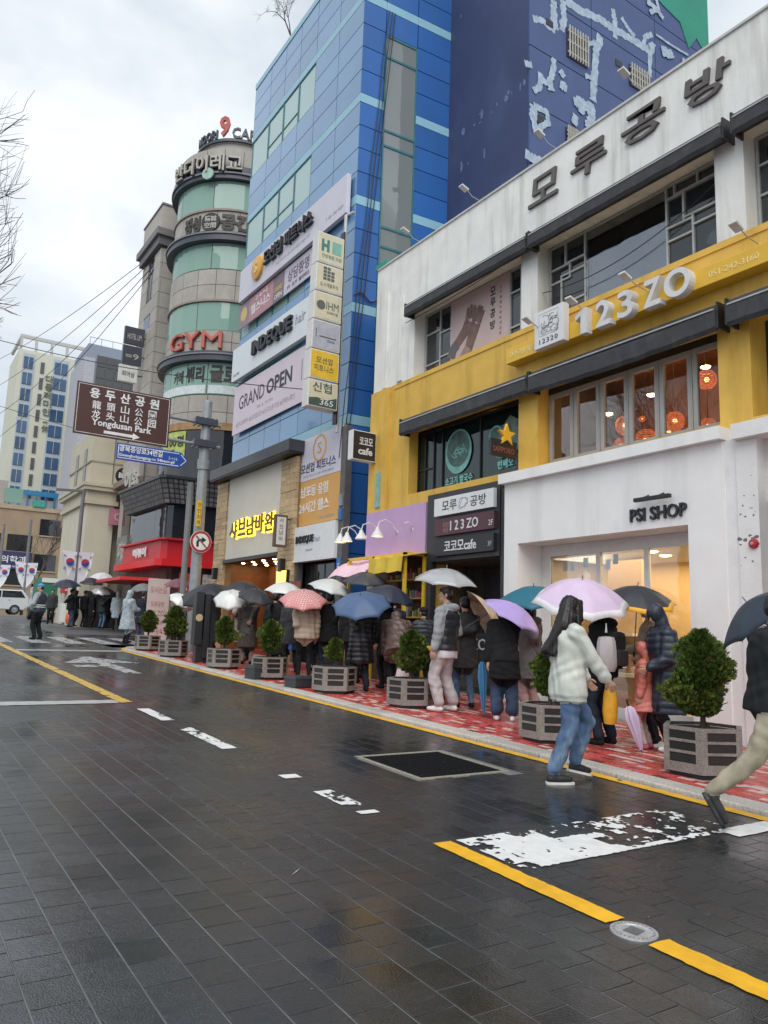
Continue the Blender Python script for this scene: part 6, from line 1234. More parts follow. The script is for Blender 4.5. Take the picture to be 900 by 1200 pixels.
pl = [(6.79, 4.64, 0.93, near_crown, 1.0, 8, 'nearest granite planter beside the man walking out of view', 'tall dense round conifer in the nearest planter'),
      (6.72, 6.58, 0.86, crowns[0], .9, 2, 'second nearest granite planter partly hidden by the woman in the white jacket', 'dark conifer half hidden by the woman in the white jacket'),
      (6.85, 9.56, 0.86, crowns[1], .98, 14, 'granite planter left of the man in grey hoodie and black vest', 'bushy conifer beside the man in grey hoodie and black vest'),
      (6.62, 11.45, 0.88, crowns[2], .62, 10, 'granite planter by the person in a long black puffer coat', 'thin sparse conifer by the person in a long black puffer coat'),
      (6.49, 13.73, 0.84, crowns[0], .98, 26, 'granite planter left of the person with the pink dotted umbrella', 'round conifer left of the pink dotted umbrella'),
      (6.46, 15.97, 0.86, crowns[1], .95, 6, 'granite planter right of the black street cabinet', 'leaning conifer right of the black street cabinet'),
      (6.39, 19.13, 0.84, crowns[2], 1.2, 18, 'granite planter left of the black street cabinet', 'broad conifer left of the black street cabinet'),
      (6.43, 21.44, 0.84, crowns[0], .95, 0, 'furthest granite planter at the rounded pavement corner', 'small conifer in front of the pink banner stand')]
for i, (x, y, s_, cm_, cs_, rz, lb, lt_) in enumerate(pl):
    P = proto if i == 0 else copy_tree(proto); P.location = (x, y, gz(y) + KZ - .004); P.rotation_euler = (math.atan(SLOPE) * .0, 0, R(rz - 6)); P.scale = (s_,) * 3; tag(P, lb, 'planter', 'granite planters along the kerb')
    T = empty('conifer', lt_, 'tree', (x, y, gz(y) + KZ + .57 * s_), R(47 * i), 'conifers in the granite planters'); T.scale = (cs_,) * 3
    c = bpy.data.objects.new('crown', cm_); COL.objects.link(c); c.parent = T; c = bpy.data.objects.new('trunk', tr_me); COL.objects.link(c); c.parent = T
for k in range(6):
    y = 48 + k * 1.35; x = 4.9 - k * .05
    P = copy_tree(proto); P.location = (x, y, gz(y)); P.rotation_euler = (0, 0, R(k * 11)); tag(P, ['nearest', 'second', 'third', 'fourth', 'fifth', 'furthest'][k] + ' planter of the far row behind the traffic warden', 'planter', 'far planters beyond the crossing')
    T = empty('conifer', 'small round shrub in the ' + ['nearest', 'second', 'third', 'fourth', 'fifth', 'furthest'][k] + ' planter of the far row', 'tree', (x, y, gz(y) + .58), R(60 * k), 'shrubs in the far planters'); c = bpy.data.objects.new('crown', crowns[k % 3]); COL.objects.link(c); c.parent = T
    c = bpy.data.objects.new('trunk', tr_me); COL.objects.link(c); c.parent = T
    if k < 5:
        F = empty('picket_fence', 'short white picket fence panel by the ' + ['nearest', 'second', 'third', 'fourth', 'fifth'][k] + ' planter of the far row', 'fence', (x - .25, y - .5, gz(y)), 0, 'white fence panels by the far planters'); b_ = None
        for q in range(5): MB().box(q * .16, q * .16 + .07, 0, .03, 0, .75 + .1 * (q % 2)).build('picket', alu_w, F)
        MB().box(0, .75, .031, .05, .4, .46).build('rail', alu_w, F)

# ---------------------------------------------------------------- lamp posts with flags
fl_w = mat('flag_white', (.72, .73, .78), .7, .04, 4); fl_r, fl_b, fl_k = mat('flag_red', (.5, .03, .05), .7), mat('flag_blue', (.02, .06, .32), .7), mat('flag_black', (.06, .06, .08), .7)
def flag_lamp(x, y, s_, label, arm=True):
    g = gz(y); L = empty('street_lamp', label, 'street lamp', (x, y, g)); h_ = 7.2 * s_
    MB().tube([(0, 0, 0), (0, 0, h_)], [.13 * s_, .10 * s_], 10).build('post', mat('lamp_grey', (.17, .17, .18), .5), L, smooth='auto')
    if arm: MB().obox((-.6, 0, h_ - .05), (.62, 0, .04), (0, .08, 0), (0, 0, .05)).build('lamp_arm', MATS['lamp_grey'], L)
    for sgn in (-1, 1):
        F = empty('national_flag', '%s flag of the pair on %s' % ('left' if sgn < 0 else 'right', label), 'flag', (x, y, g + 3.9 * s_)); pts = [(.05, 0), (.78, .05), (.70, -.7), (.42, -1.45), (.06, -1.95)]
        n_ = len(pts); b_ = MB(); b_.add([(sgn * p[0] * s_, -.12 + .05 * math.sin(i * 2), p[1] * s_) for i, p in enumerate(pts)] + [(sgn * p[0] * s_, -.11 + .05 * math.sin(i * 2), p[1] * s_) for i, p in enumerate(pts)], [(0, 1, 2, 3, 4), (9, 8, 7, 6, 5)]); b_.build('flag_cloth', fl_w, F)
        cx, cz = sgn * .38 * s_, -.55 * s_
        for m, a0_ in ((fl_r, .35), (fl_b, .35 + math.pi)): MB().yprism([(cx + .2 * s_ * math.cos(a0_ + math.pi * k / 10), cz + .2 * s_ * math.sin(a0_ + math.pi * k / 10)) for k in range(11)], -.21, -.2).build('flag_disc', m, F, fix=True)
        for dx, dz in ((-.27, .3), (.27, .3), (-.24, -.34), (.2, -.36)):
            t = MB(); [t.obox((cx + dx * s_, -.205, cz + (dz + .045 * q) * s_), (.07 * s_, 0, .03 * s_ * (1 if dx * dz > 0 else -1)), (0, .004, 0), (0, 0, .012 * s_)) for q in (-1, 0, 1)]; t.build('flag_bars', fl_k, F)
flag_lamp(7.78, 38, .89, 'grey street lamp nearest the cream building'); flag_lamp(8.6, 58, .92, 'grey street lamp before the brick clinic', False); flag_lamp(7.0, 58.5, .86, 'grey street lamp at the left edge of the view', False)

# ---------------------------------------------------------------- vehicles far down the street
cw_ = mat('car_white', (.62, .64, .66), .25, .03, 2, coat=.6); tyre = mat('tyre', (.015, .015, .016), .7); rim = mat('wheel_rim', (.35, .36, .37), .35, metal=.6)
def wheel(P, loc, r=.34, ax=(0, 1, 0)):
    w = MB().lathe([(r * .6, -.11), (r * .95, -.11), (r, -.06), (r, .06), (r * .95, .11), (r * .6, .11)], 18, loc, axis=ax).build('wheel', tyre, P, smooth='auto'); MB().lathe([(0, -.08), (r * .58, -.1), (r * .6, .1), (0, .08)], 14, loc, axis=ax).build('rim', rim, w, smooth='auto')
cr_ = empty('parked_car', 'white estate car parked side on behind the far planters', 'car', (6.6, 57.5, gz(57.5)), 0)
side = [(-2.15, .35), (-2.2, .8), (-1.95, 1.02), (-1.0, 1.12), (-.3, 1.62), (1.75, 1.66), (2.15, 1.15), (2.2, .45), (2.0, .32)]
MB().yprism(side, -.85, .85).build('body', cw_, cr_, fix=True, bevel=.06)
for ww in ([(-.85, 1.13), (-.25, 1.56), (.45, 1.58), (.45, 1.13)], [(.52, 1.13), (.52, 1.58), (1.65, 1.58), (1.95, 1.15)]): MB().yprism(ww, -.862, -.852).build('window', pane_d, cr_, fix=True)
for x in (-1.35, 1.35): wheel(cr_, (x, -.76, .34)); wheel(cr_, (x, .76, .34))
MB().box(-2.215, -2.19, -.75, -.4, .72, .86).build('headlight', sw, cr_); MB().box(-2.0, -1.7, -.866, -.852, .72, .86).build('headlight', sw, cr_); MB().obox((-.75, -.95, 1.15), (.08, 0, 0), (0, .09, 0), (0, 0, .06)).build('mirror', cw_, cr_, bevel=.02)
for x in (-.25, .9): MB().box(x, x + .16, -.868, -.852, .95, .98).build('door_handle', rim, cr_)
gt = empty('green_truck', 'small truck with a green box body parked beyond the traffic warden', 'truck', (8.2, 47.0, gz(47)), 0)
MB().box(-.55, .75, -1.2, 1.4, .55, 2.35).build('box_body', mat('truck_green', (.02, .17, .10), .5, .1), gt, bevel=.03); MB().box(-.55, .75, -1.25, -1.21, 2.05, 2.3).build('top_board', alu_w, gt); MB().box(-.5, .7, -1.22, -1.202, 1.3, 1.32).build('door_seam', black_m, gt); MB().box(-.5, .7, 1.45, 2.7, .5, 1.9).build('cab', cw_, gt, bevel=.08); MB().box(-.55, .75, -1.3, -1.2, .4, .55).build('bumper', alu, gt)
for y in (-.7, 2.0):
    for x in (-.5, .7): wheel(gt, (x, y, .33), .33, (1, 0, 0))
for x in (-.48, .58): MB().box(x, x + .1, -1.32, -1.3, .43, .52).build('tail_light', mat('tail_red', (.5, .02, .02), .3), gt)
st_ = empty('food_stall', 'small white street stall with a red sign board beside the far crowd', 'stall', (8.75, 43.4, gz(43.4))); MB().box(-.45, .45, -.3, .3, 0, 1.0).build('counter', alu_w, st_, bevel=.02); MB().box(-.5, .5, -.34, .34, 1.55, 1.85).build('sign_board', mat('stall_red', (.5, .03, .04), .5), st_); letters('씨앗호떡', (-.4, -.34, 1.6), PR, UP, .8, .2, .01, wp, st_)
b_ = MB(); [b_.tube([(x, y, 1.0), (x, y, 1.55)], .02, 5) for x in (-.42, .42) for y in (-.28, .28)]; b_.build('post', alu, st_)
ob = empty('orange_sack', 'bright orange bag standing on the wet road by the far crowd', 'bag', (8.55, 41.6, gz(41.6))); MB().lathe([(0, 0), (.28, 0), (.33, .2), (.3, .5), (.2, .62), (.08, .66), (0, .64)], 14).build('sack', mat('orange_plastic', (.75, .13, .02), .5, .15, 9), ob, smooth='auto')

# ---------------------------------------------------------------- bare trees and overhead wires
bark = mat('bare_bark', (.06, .05, .045), .85, .3, 10)
def bare_tree(name, label, base, h, lean, seed, depth=5, r0=.16, spread=.6, limit=99):
    rr = random.Random(seed); T = empty(name, label, 'tree', base); tb, cb_ = MB(), MB()
    def grow_(p, d, L, r, k):
        n_ = 4; pts = [p]; dd = d.copy()
        for i in range(n_):
            dd = (dd + Vector((rr.gauss(0, .10) - (.5 if (p + d * L).x > limit else 0), rr.gauss(0, .10), rr.gauss(.02, .06)))).normalized(); pts.append(pts[-1] + dd * L / n_)
        (tb if k == depth else cb_).tube(pts, [r * (1 - .45 * i / n_) for i in range(n_ + 1)], 7 if k > 2 else 4, cap=False)
        if k == 0 or pts[-1].x > limit - .30 * k: return
        for i in range(rr.choice((3, 4)) if k > 1 else rr.choice((4, 5, 6))):
            a = pts[rr.choice((2, 3, 4, 4))] if i else pts[-1]; q = dd.orthogonal().normalized(); q.rotate(__import__('mathutils').Quaternion(dd, rr.uniform(0, 6.28)))
            grow_(a, (dd + q * spread * rr.uniform(.5, 1.2) + Vector((0, 0, .12))).normalized(), L * rr.uniform(.6, .82), r * .55, k - 1)
    grow_(Vector((0, 0, 0)), Vector(lean).normalized(), h * .34, r0, depth)
    tb.build('trunk', bark, T, smooth='auto'); cb_.build('crown', bark, T); return T
TT = empty('bare_tree', 'tall leafless street tree reaching in from the left edge', 'tree', (-2.2, 15.0, gz(15))); rr = random.Random(6)
MB().tube([(0, 0, 0), (.05, .05, 2.0), (.0, .1, 4.2), (.15, .1, 6.0)], [.19, .16, .13, .09], 9).build('trunk', bark, TT, smooth='auto'); cb_ = MB()
def shoot(p, d, L, r, k):
    pts = [p]; d = d.normalized()
    for i in range(4):
        d = (d + Vector((rr.gauss(0, .09), rr.gauss(0, .12), rr.gauss(.05, .07)))).normalized()
        if (pts[-1] + d * L / 4).x > 3.62: break
        pts.append(pts[-1] + d * L / 4)
    if len(pts) < 2: return
    cb_.tube(pts, [r * (1 - .16 * i) for i in range(len(pts))], 6 if k > 1 else 4, cap=False)
    if k:
        for i in range(5 if k > 1 else 6):
            q = rr.choice(pts[1:]); a = rr.choice((-1, 1)) * rr.uniform(.3, .9); v = d.copy(); v.rotate(Euler((rr.uniform(-.4, .4), a, rr.uniform(-.5, .5)))); shoot(q, v + Vector((.1, 0, .15)), L * rr.uniform(.5, .75), r * .5, k - 1)
for k in range(8):
    t = -1.0 + .42 * k; base_ = Vector((.05, .1, 4.2 + .22 * k)); shoot(base_, Vector((math.cos(t * .55) * (1 if k % 4 else -1), rr.uniform(-.25, .25), .75 + .06 * k)), 3.1, .04, 3)
cb_.build('crown', bark, TT)
bare_tree('bare_tree', 'small leafless street tree in front of the brick clinic', (9.6, 60, gz(60)), 8.5, (.05, 0, 1), 9, 4, .10, .6)
bare_tree('roof_shrub', 'leafless shrub growing on the roof edge of the blue building', (9.75, 21.4, 20.7), 3.2, (-.1, -.1, 1), 12, 4, .035, .6)
wire_m = mat('black_cable', (.025, .025, .028), .6)
def cable(name, label, a, b_, sag, r=.012, n_=16):
    A, B = Vector(a), Vector(b_); o = MB().tube([A.lerp(B, i / n_) - Vector((0, 0, sag * 4 * (i / n_) * (1 - i / n_))) for i in range(n_ + 1)], r, 5).build(name, wire_m); return tag(o, label, 'cable', 'overhead cables')
for k, (a, b_) in enumerate((((10.25, 38, 20.6), (6.9, 84, 26.6)), ((10.25, 38, 20.3), (7.1, 84, 23.8)), ((10.25, 38.3, 20.0), (7.4, 84, 20.8)), ((10.25, 38.1, 19.7), (7.6, 84, 18.4)))):
    cable('overhead_cable', ['highest', 'second', 'third', 'lowest'][k] + ' of four cables sloping from the stone building to the left edge', a, b_, .5 + .2 * k, .019)
cable('overhead_cable', 'thin cable crossing below the pink opening banner', (9.0, 15.9, 7.25), (-1.5, 30, 12), .6, .012)
cable('overhead_cable', 'thin level cable at the far left beside the apartment tower', (8.7, 46, 12.5), (-4, 38, 12.9), .3, .014)
cable('overhead_cable', 'cable looping under the awning across the wide upper window', (9.5, 5.95, 8.05), (9.42, 9.4, 7.55), .28, .008)
cable('overhead_cable', 'long cable from the awning of the white facade along its upper windows', (9.05, 9.4, 8.3), (9.12, 13.3, 8.2), .06, .008)
for k in range(3):
    t = .35 + .1 * k; pts = [c0 + sn_ * .05 + sd_ * (.95 - .1 * k - q * .12 + .02 * math.sin(q * 3 + k)) + Vector((0, 0, 18.4 - q * 1.6)) for q in range(9)]
    tag(MB().tube(pts, .013, 5).build('wall_cable', wire_m), ['first', 'second', 'third'][k] + ' from the corner of three black cables slanting down the blue side wall', 'cable', 'cables on the blue side wall')
tag(MB().tube([c0 + sn_ * .05 + sd_ * (.05 + q * .11) + Vector((0, 0, 9.9 + .1 * math.sin(q * 1.1))) for q in range(7)], .02, 5).build('wall_cable', wire_m), 'short black cable running level across the blue side wall', 'cable')
# ================================================================ people
tmp = bpy.data.scenes.new('workbench')
def remeshed(mb, voxel, smooth):
    me = mb.mesh('w'); ob = bpy.data.objects.new('w', me); tmp.collection.objects.link(ob)
    m = ob.modifiers.new('r', 'REMESH'); m.mode = 'VOXEL'; m.voxel_size = voxel; m.adaptivity = 0
    s = ob.modifiers.new('s', 'SMOOTH'); s.factor = .5; s.iterations = smooth
    vl = tmp.view_layers[0]; vl.update(); dg = vl.depsgraph; m2 = bpy.data.meshes.new_from_object(ob.evaluated_get(dg), depsgraph=dg)
    n = len(m2.vertices); co = np.empty(n * 3, np.float32); m2.vertices.foreach_get('co', co); no = np.empty(n * 3, np.float32); m2.vertex_normals.foreach_get('vector', no)
    k = len(m2.polygons); lt = np.empty(k, np.int32); m2.polygons.foreach_get('loop_total', lt); lv = np.empty(len(m2.loops), np.int32); m2.loops.foreach_get('vertex_index', lv)
    bpy.data.objects.remove(ob); bpy.data.meshes.remove(me); bpy.data.meshes.remove(m2)
    fs = []; o = 0
    if (lt == 4).all(): fs = lv.reshape(-1, 4).tolist()
    else:
        for t in lt: fs.append(lv[o:o + t].tolist()); o += t
    return co.reshape(-1, 3).astype(float), no.reshape(-1, 3).astype(float), fs
class Body:
    """A figure as tapered limbs and lofted garments, grown into one skin."""
    def __init__(self): self.mb = MB(); self.p = []
    def cap(self, a, ra, b, rb, m, n=12):
        a, b = Vector(a), Vector(b); d = (b - a); L = max(d.length, 1e-4); d = d / L
        pts, rad = [], []
        for q in (-1.0, -.8, -.45): pts.append(a + d * ra * q); rad.append(ra * math.sqrt(max(.01, 1 - q * q)))
        pts += [a, b]; rad += [ra, rb]
        for q in (.45, .8, 1.0): pts.append(b + d * rb * q); rad.append(rb * math.sqrt(max(.01, 1 - q * q)))
        self.mb.tube(pts, rad, n); self.p.append(('c', np.array(a), np.array(b), ra, rb, m))
    def ell(self, c, r, m, M=None):
        o = len(self.mb.v); self.mb.sphere((0, 0, 0), r, 14); c = Vector(c)
        for i in range(o, len(self.mb.v)):
            v = Vector(self.mb.v[i]); v = (M @ v if M else v) + c; self.mb.v[i] = tuple(v)
        self.p.append(('e', np.array(c), np.array(M.transposed() if M else Matrix.Identity(3)), np.array(r, float), 0, m))
    def loft(self, rings, F, m, n=20):
        """rings: (z, rx, ry, cx, cy); F maps torso space to the figure."""
        vs = []
        for z, rx, ry, cx, cy in rings:
            for j in range(n):
                t = 2 * math.pi * j / n; c, s = math.cos(t), math.sin(t); e = .82
                vs.append(tuple(F((cx + rx * math.copysign(abs(c) ** e, c), cy + ry * math.copysign(abs(s) ** e, s), z))))
        k = len(rings); self.mb.add(vs, [(i * n + j, i * n + (j + 1) % n, (i + 1) * n + (j + 1) % n, (i + 1) * n + j) for i in range(k - 1) for j in range(n)] + [tuple(reversed(range(n))), tuple(range((k - 1) * n, k * n))])
        for (z0, a0, b0, x0, y0), (z1, a1, b1, x1, y1) in zip(rings[:-1], rings[1:]):
            A, B = np.array(F((x0, y0, z0))), np.array(F((x1, y1, z1))); self.p.append(('l', A, B, (a0, b0), (a1, b1), m, np.array(F((1, 0, 0))) - np.array(F((0, 0, 0))), np.array(F((0, 1, 0))) - np.array(F((0, 0, 0)))))
    def near(self, P):
        best = np.full(len(P), 9.); idx = np.zeros(len(P), int)
        for q in self.p:
            if q[0] == 'c':
                d = q[2] - q[1]; L = max(d @ d, 1e-9); t = np.clip(((P - q[1]) @ d) / L, 0, 1); D = np.linalg.norm(P - q[1] - t[:, None] * d, axis=1) - (q[3] + (q[4] - q[3]) * t)
            elif q[0] == 'e': v = (P - q[1]) @ q[2].T; D = (np.linalg.norm(v / q[3], axis=1) - 1) * q[3].min()
            else:
                d = q[2] - q[1]; L = max(d @ d, 1e-9); t0 = ((P - q[1]) @ d) / L; t = np.clip(t0, 0, 1); c = P - q[1] - t[:, None] * d; rx = q[3][0] + (q[4][0] - q[3][0]) * t; ry = q[3][1] + (q[4][1] - q[3][1]) * t
                u, v = c @ q[6], c @ q[7]; D = (np.sqrt((u / rx) ** 2 + (v / ry) ** 2) - 1) * np.minimum(rx, ry) + np.abs(t0 - t) * math.sqrt(L)
            w = D < best; best[w] = D[w]; idx[w] = q[5]
        return idx
    def build(self, name, mats, parent, voxel, smooth=3, wrinkle=(), puff=(), extra=None, strands=0.0, qh=.085):
        co, no, fs = remeshed(self.mb, voxel, smooth); idv = self.near(co)
        x, y, z = co.T
        w = np.isin(idv, list(wrinkle))
        if w.any():
            a = np.sin(17 * z + 6 * np.sin(11 * x + 3 * y) + 9 * y) * .5 + np.sin(31 * z - 14 * x + 5 * np.sin(13 * y)) * .3 + np.sin(23 * x + 19 * y + 8 * np.sin(9 * z)) * .35
            co[w] += no[w] * (a[w] * .0085)[:, None]
        w = np.isin(idv, list(puff))
        if w.any():
            s = np.abs(np.sin(math.pi * (z + .012 * np.sin(9 * x + 5 * y)) / qh)) ** .55; co[w] += no[w] * ((s[w] - .6) * (.015 + .005 * np.sin(5 * z + 4 * x)[w]) + .005 * np.sin(40 * x + 33 * y + 6 * z)[w] + .004 * np.sin(19 * z + 15 * y - 8 * x)[w])[:, None]
        if strands:
            t = np.arctan2(x, -y); co += no * (strands * (np.sin(t * 23 + 4 * np.sin(6 * z)) + .7 * np.sin(t * 51 + z * 9)))[:, None]
        F = np.array([co[f].mean(axis=0) for f in fs]) if len({len(f) for f in fs}) > 1 else co[np.array(fs)].mean(axis=1)
        mi = self.near(F).tolist(); vs = co.tolist()
        if extra: o = len(vs); vs = vs + [list(v) for v in extra.v]; fs = fs + [[i + o for i in f] for f in extra.f]; mi = mi + extra.m
        me = bpy.data.meshes.new(name); me.from_pydata(vs, [], fs); me.polygons.foreach_set('material_index', mi); me.polygons.foreach_set('use_smooth', [True] * len(fs)); me.update()
        return link(name, me, mats, parent)
def ik(a, t, l1, l2, pole):
    d = t - a; L = min(d.length, (l1 + l2) * .998); d.normalize(); x = (l1 * l1 - l2 * l2 + L * L) / (2 * L); h = math.sqrt(max(0, l1 * l1 - x * x)); p = pole - d * pole.dot(d); p.normalize(); return a + d * x + p * h, a + d * L
def cloth(name, c, rough=.85, **k): return mat('cloth_' + name, c, rough, .2, 7, bump=.55, bscale=16, spec=.25, **k)
SK = mat('skin', (.50, .30, .21), .5, .06, 12, spec=.4); SK_R = mat('skin_lips', (.40, .15, .12), .5); HAIR = mat('dark_hair', (.012, .010, .010), .42, .3, 30, spec=.5); HAIRB = mat('brown_hair', (.06, .032, .018), .45, .3, 30)
BLK = cloth('black', (.012, .012, .014)); NAV = cloth('navy', (.018, .024, .04)); JEAN = mat('denim', (.065, .12, .22), .85, .45, 5, bump=.3, bscale=200, dirt_or_light=(.28, .38, .50), dirtscale=(5, 5, 2.2), dirtamt=.8); JEAND = mat('dark_denim', (.03, .05, .10), .85, .35, 5, bump=.3, bscale=200)  # denim: pale patches put fold highlights into the colour
EYE_W, EYE_D = mat('eye_white', (.7, .68, .66), .3), mat('eye_dark', (.015, .01, .01), .2)
def hand(mb, w, d, n, curl, mi, s=1.0):
    """Four bent fingers and a thumb rooted in the palm at wrist w, pointing along d, palm towards n."""
    d, n = d.normalized(), (n - d * n.dot(d)).normalized(); side = d.cross(n)
    for i, L in enumerate((.066, .076, .071, .055)):
        p = w + d * .078 * s + side * (i - 1.5) * .0195 * s; pts = [p - d * .02 * s]; a = 0.0; pts.append(p)
        for k, q in enumerate((.45, .32, .23)): a += curl * (1.0, 1.15, .8)[k] + .05 * i * curl; pts.append(pts[-1] + (d * math.cos(a) + n * math.sin(a)) * L * q * s)
        mb.tube(pts, [.0095 * s, .0095 * s, .009 * s, .008 * s, .0055 * s], 6, mi)
    p = w + d * .025 * s - side * .026 * s; t1 = p + (d * .7 - side * .6 + n * .35) * .036 * s; t2 = t1 + (d * .8 - side * .1 + n * (.3 + curl * .5)) * .03 * s; mb.tube([p, t1, t2, t2 + (d * .8 + n * curl * .5) * .016 * s], [.013 * s, .011 * s, .0095 * s, .006 * s], 6, mi)
UMB = []
def person(label, x, y, head, h=1.72, top=BLK, sleeve=None, pants=BLK, shoe=BLK, hair='short', hairm=None, hem=.80, flare=0.0, bulk=.015, puff=False, wide=0.0, lean=0.0, face=(0, 0), feet=((-.11, .03), (.11, -.02)), lift=(0, 0), hands=((-.25, .05, .80), (.25, .05, .80)), grip=(False, False), vox=.016, skirt=None, group='people queueing along the shops', under=None, hood=False, shorts=None, umb=None, cat='person', gl=False, qh=.085, toes=(0, 0), pose_up=0.0, sole=None, noface=False):
    s = h / 1.75; g = gz(y) + (KZ if x > 5.95 and y < 23.7 else 0); T = empty('person', label, cat, (x, y, g), R(-head), group); T.scale = (s,) * 3
    def toloc(P): v = Vector(P) - Vector((x, y, g)); v.rotate(Euler((0, 0, R(head)))); return v / s
    hands = [Vector(q) for q in hands]; grip = list(grip)
    if umb:                                           # (centre of rim, radius, axis, which hand, ...)
        c, r, ax, hd = Vector(umb['c']), umb['r'], Vector(umb['axis']).normalized(), umb.get('hand', 1)
        hp = c - ax * umb.get('shaft', .55); hands[hd] = toloc(hp); grip[hd] = True
    B = Body(); TOP, PAN, SKI, SHO, SLV, UND = 0, 1, 2, 3, 4, 5; hz = .93 - pose_up; hip = Vector((0, 0, hz)); Rm = Matrix.Rotation(-R(lean), 3, 'X')
    F = lambda p: hip + Rm @ (Vector(p) - Vector((0, 0, .93)))
    b = bulk
    # legs
    for k, sx in ((0, -1), (1, 1)):
        hj = Vector((.088 * sx, 0, hz - .03)); an = Vector((feet[k][0], feet[k][1] - .03, .085 + lift[k])); kn, an = ik(hj, an, .425, .42, Vector((.05 * sx, 1, 0)))
        B.cap(hj, .096 + b * .4, kn, .069 + wide * .6, PAN); B.cap(kn, .069 + wide * .6, an + Vector((0, 0, .03 + wide * 1.1)), .047 + wide, PAN)
        tp = toes[k]; fd_ = Vector((.12 * sx, math.cos(R(tp)), -math.sin(R(tp)))).normalized(); hl = an + Vector((0, -.035, -.04)) if not tp else an - fd_ * .03 + Vector((0, 0, -.03))
        B.cap(hl, .040, hl + fd_ * .11, .042, SHO); B.cap(hl + fd_ * .10, .041, hl + fd_ * .185, .030, SHO); B.cap(an, .042, hl + fd_ * .03, .04, SHO)
        if sole:
            so_ = MB(); q = [hl + fd_ * t_ for t_ in (-.04, .0, .06, .13, .19, .225)]; wd = (.028, .042, .041, .046, .040, .018); sd2 = fd_.cross(Vector((0, 0, 1))).normalized(); up2 = sd2.cross(fd_)
            vs = [p - up2 * zz + sd2 * w_ * e for zz in (.046, .024) for p, w_ in zip(q, wd) for e in (-1, 1)]; so_.add(vs, [(2 * i + o_, 2 * i + 1 + o_, 2 * i + 3 + o_, 2 * i + 2 + o_) for o_ in (0, 12) for i in range(5)] + [(2 * i, 2 * i + 2, 2 * i + 14, 2 * i + 12) for i in range(5)] + [(2 * i + 1, 2 * i + 3, 2 * i + 15, 2 * i + 13) for i in range(5)] + [(0, 1, 13, 12), (10, 11, 23, 22)]); so_.build('shoe_sole', sole, T, fix=True)
    B.loft([(.86, .13, .095, 0, -.01), (.91, .165, .116, 0, -.012), (1.0, .155, .108, 0, -.005)], F, PAN)
    # torso
    w = .168 + b; dpt = .115 + b
    rings = [(max(hem, .80) if hem >= .80 else .82, w + .008, dpt + .006, 0, -.008), (.95, w, dpt, 0, -.008), (1.08, w - .006, dpt - .004, 0, -.004), (1.24, w + .012, dpt + .006, 0, -.006), (1.36, w + .010, dpt - .004, 0, -.014), (1.43, w - .05, dpt - .03, 0, -.018), (1.475, .07, .068, 0, -.012)]
    B.loft(rings, F, TOP)
    if hem < .80:
        if lean < 25: B.loft([(hem, w + .03 + flare, dpt + .03 + flare, 0, 0), ((hem + .86) / 2, w + .02 + flare * .5, dpt + .02 + flare * .5, 0, -.005), (.9, w + .006, dpt + .006, 0, -.008)], lambda p: hip + (Vector(p) - Vector((0, 0, .93))) if p[2] < .9 else F(p), TOP)
        else: B.loft([(max(hem, .6), w + .03, dpt + .04, 0, -.02), (.9, w + .006, dpt + .006, 0, -.008)], F, TOP)
    if skirt: B.loft([(skirt, w + .04, dpt + .05, 0, 0), (.9, w - .01, dpt - .01, 0, -.008)], lambda p: Vector(p) - Vector((0, 0, pose_up)), UND)
    if under: B.loft([(under, w - .004, dpt - .004, 0, -.008), (.9, w - .008, dpt - .008, 0, -.008)], F, UND)
    # arms and hands
    xt = MB()
    for k, sx in ((0, -1), (1, 1)):
        sh = F((sx * (.165 + b * .55), -.012, 1.385)); tg = hands[k]; el, wr = ik(sh, tg, .285, .255, Vector((.5 * sx, -1, -.5)))
        B.cap(F((sx * .11, -.014, 1.405)), .062 + b * .5, sh, .060 + b * .7, SLV); B.cap(sh, .058 + b * .7, el, .047 + b * .75, SLV); d = (wr - el).normalized(); B.cap(el, .047 + b * .75, wr - d * .035, .036 + b * .6, SLV)
        B.cap(wr - d * .04, .026, wr + d * .01, .026, SKI); n_ = Vector((-sx, .25, 0)) if not grip[k] else Vector((-sx * .6, .7, 0))
        n_ = (n_ - d * n_.dot(d)).normalized(); sd2 = d.cross(n_); B.cap(wr + d * .02 - sd2 * .018, .018, wr + d * .068 - sd2 * .02, .016, SKI); B.cap(wr + d * .02 + sd2 * .018, .018, wr + d * .068 + sd2 * .02, .016, SKI); B.cap(wr + d * .02, .019, wr + d * .07, .017, SKI)
        if vox < .02: hand(xt, wr, d, n_, .95 if grip[k] else .28, SKI)
    # neck and head
    B.cap(F((0, -.012, 1.43)), .055, F((0, .006, 1.54)), .050, SKI)
    hc = F((0, .022, 1.630)); Hm = Rm @ Matrix.Rotation(R(lean * .6), 3, 'X') @ Matrix.Rotation(R(face[0]), 3, 'Z') @ Matrix.Rotation(R(face[1]), 3, 'X'); H = lambda p: hc + Hm @ Vector(p)
    B.ell(H((0, 0, .012)), (.074, .092, .100), SKI, Hm); B.ell(H((0, .026, -.055)), (.056, .060, .062), SKI, Hm); B.cap(H((0, .093, .0)), .010, H((0, .108, -.026)), .0135, SKI); B.cap(H((-.018, .082, -.062)), .010, H((.018, .082, -.062)), .010, SKI); B.cap(H((-.03, .082, .022)), .011, H((.03, .082, .022)), .011, SKI); B.cap(H((0, .07, -.098)), .016, H((0, .06, -.1)), .02, SKI)
    for sx in (-1, 1): B.ell(H((sx * .076, -.008, -.008)), (.012, .022, .031), SKI, Hm)
    if hood: B.ell(F((0, -.10, 1.455)), (.105 + b, .062 + b * .6, .065), TOP if hood == 1 else SLV); B.cap(F((-.085, -.03, 1.475)), .035, F((.085, -.03, 1.475)), .035, TOP if hood == 1 else SLV)
    mats = [top, pants, SK, shoe, sleeve or top, skirt and JEAND or pants]
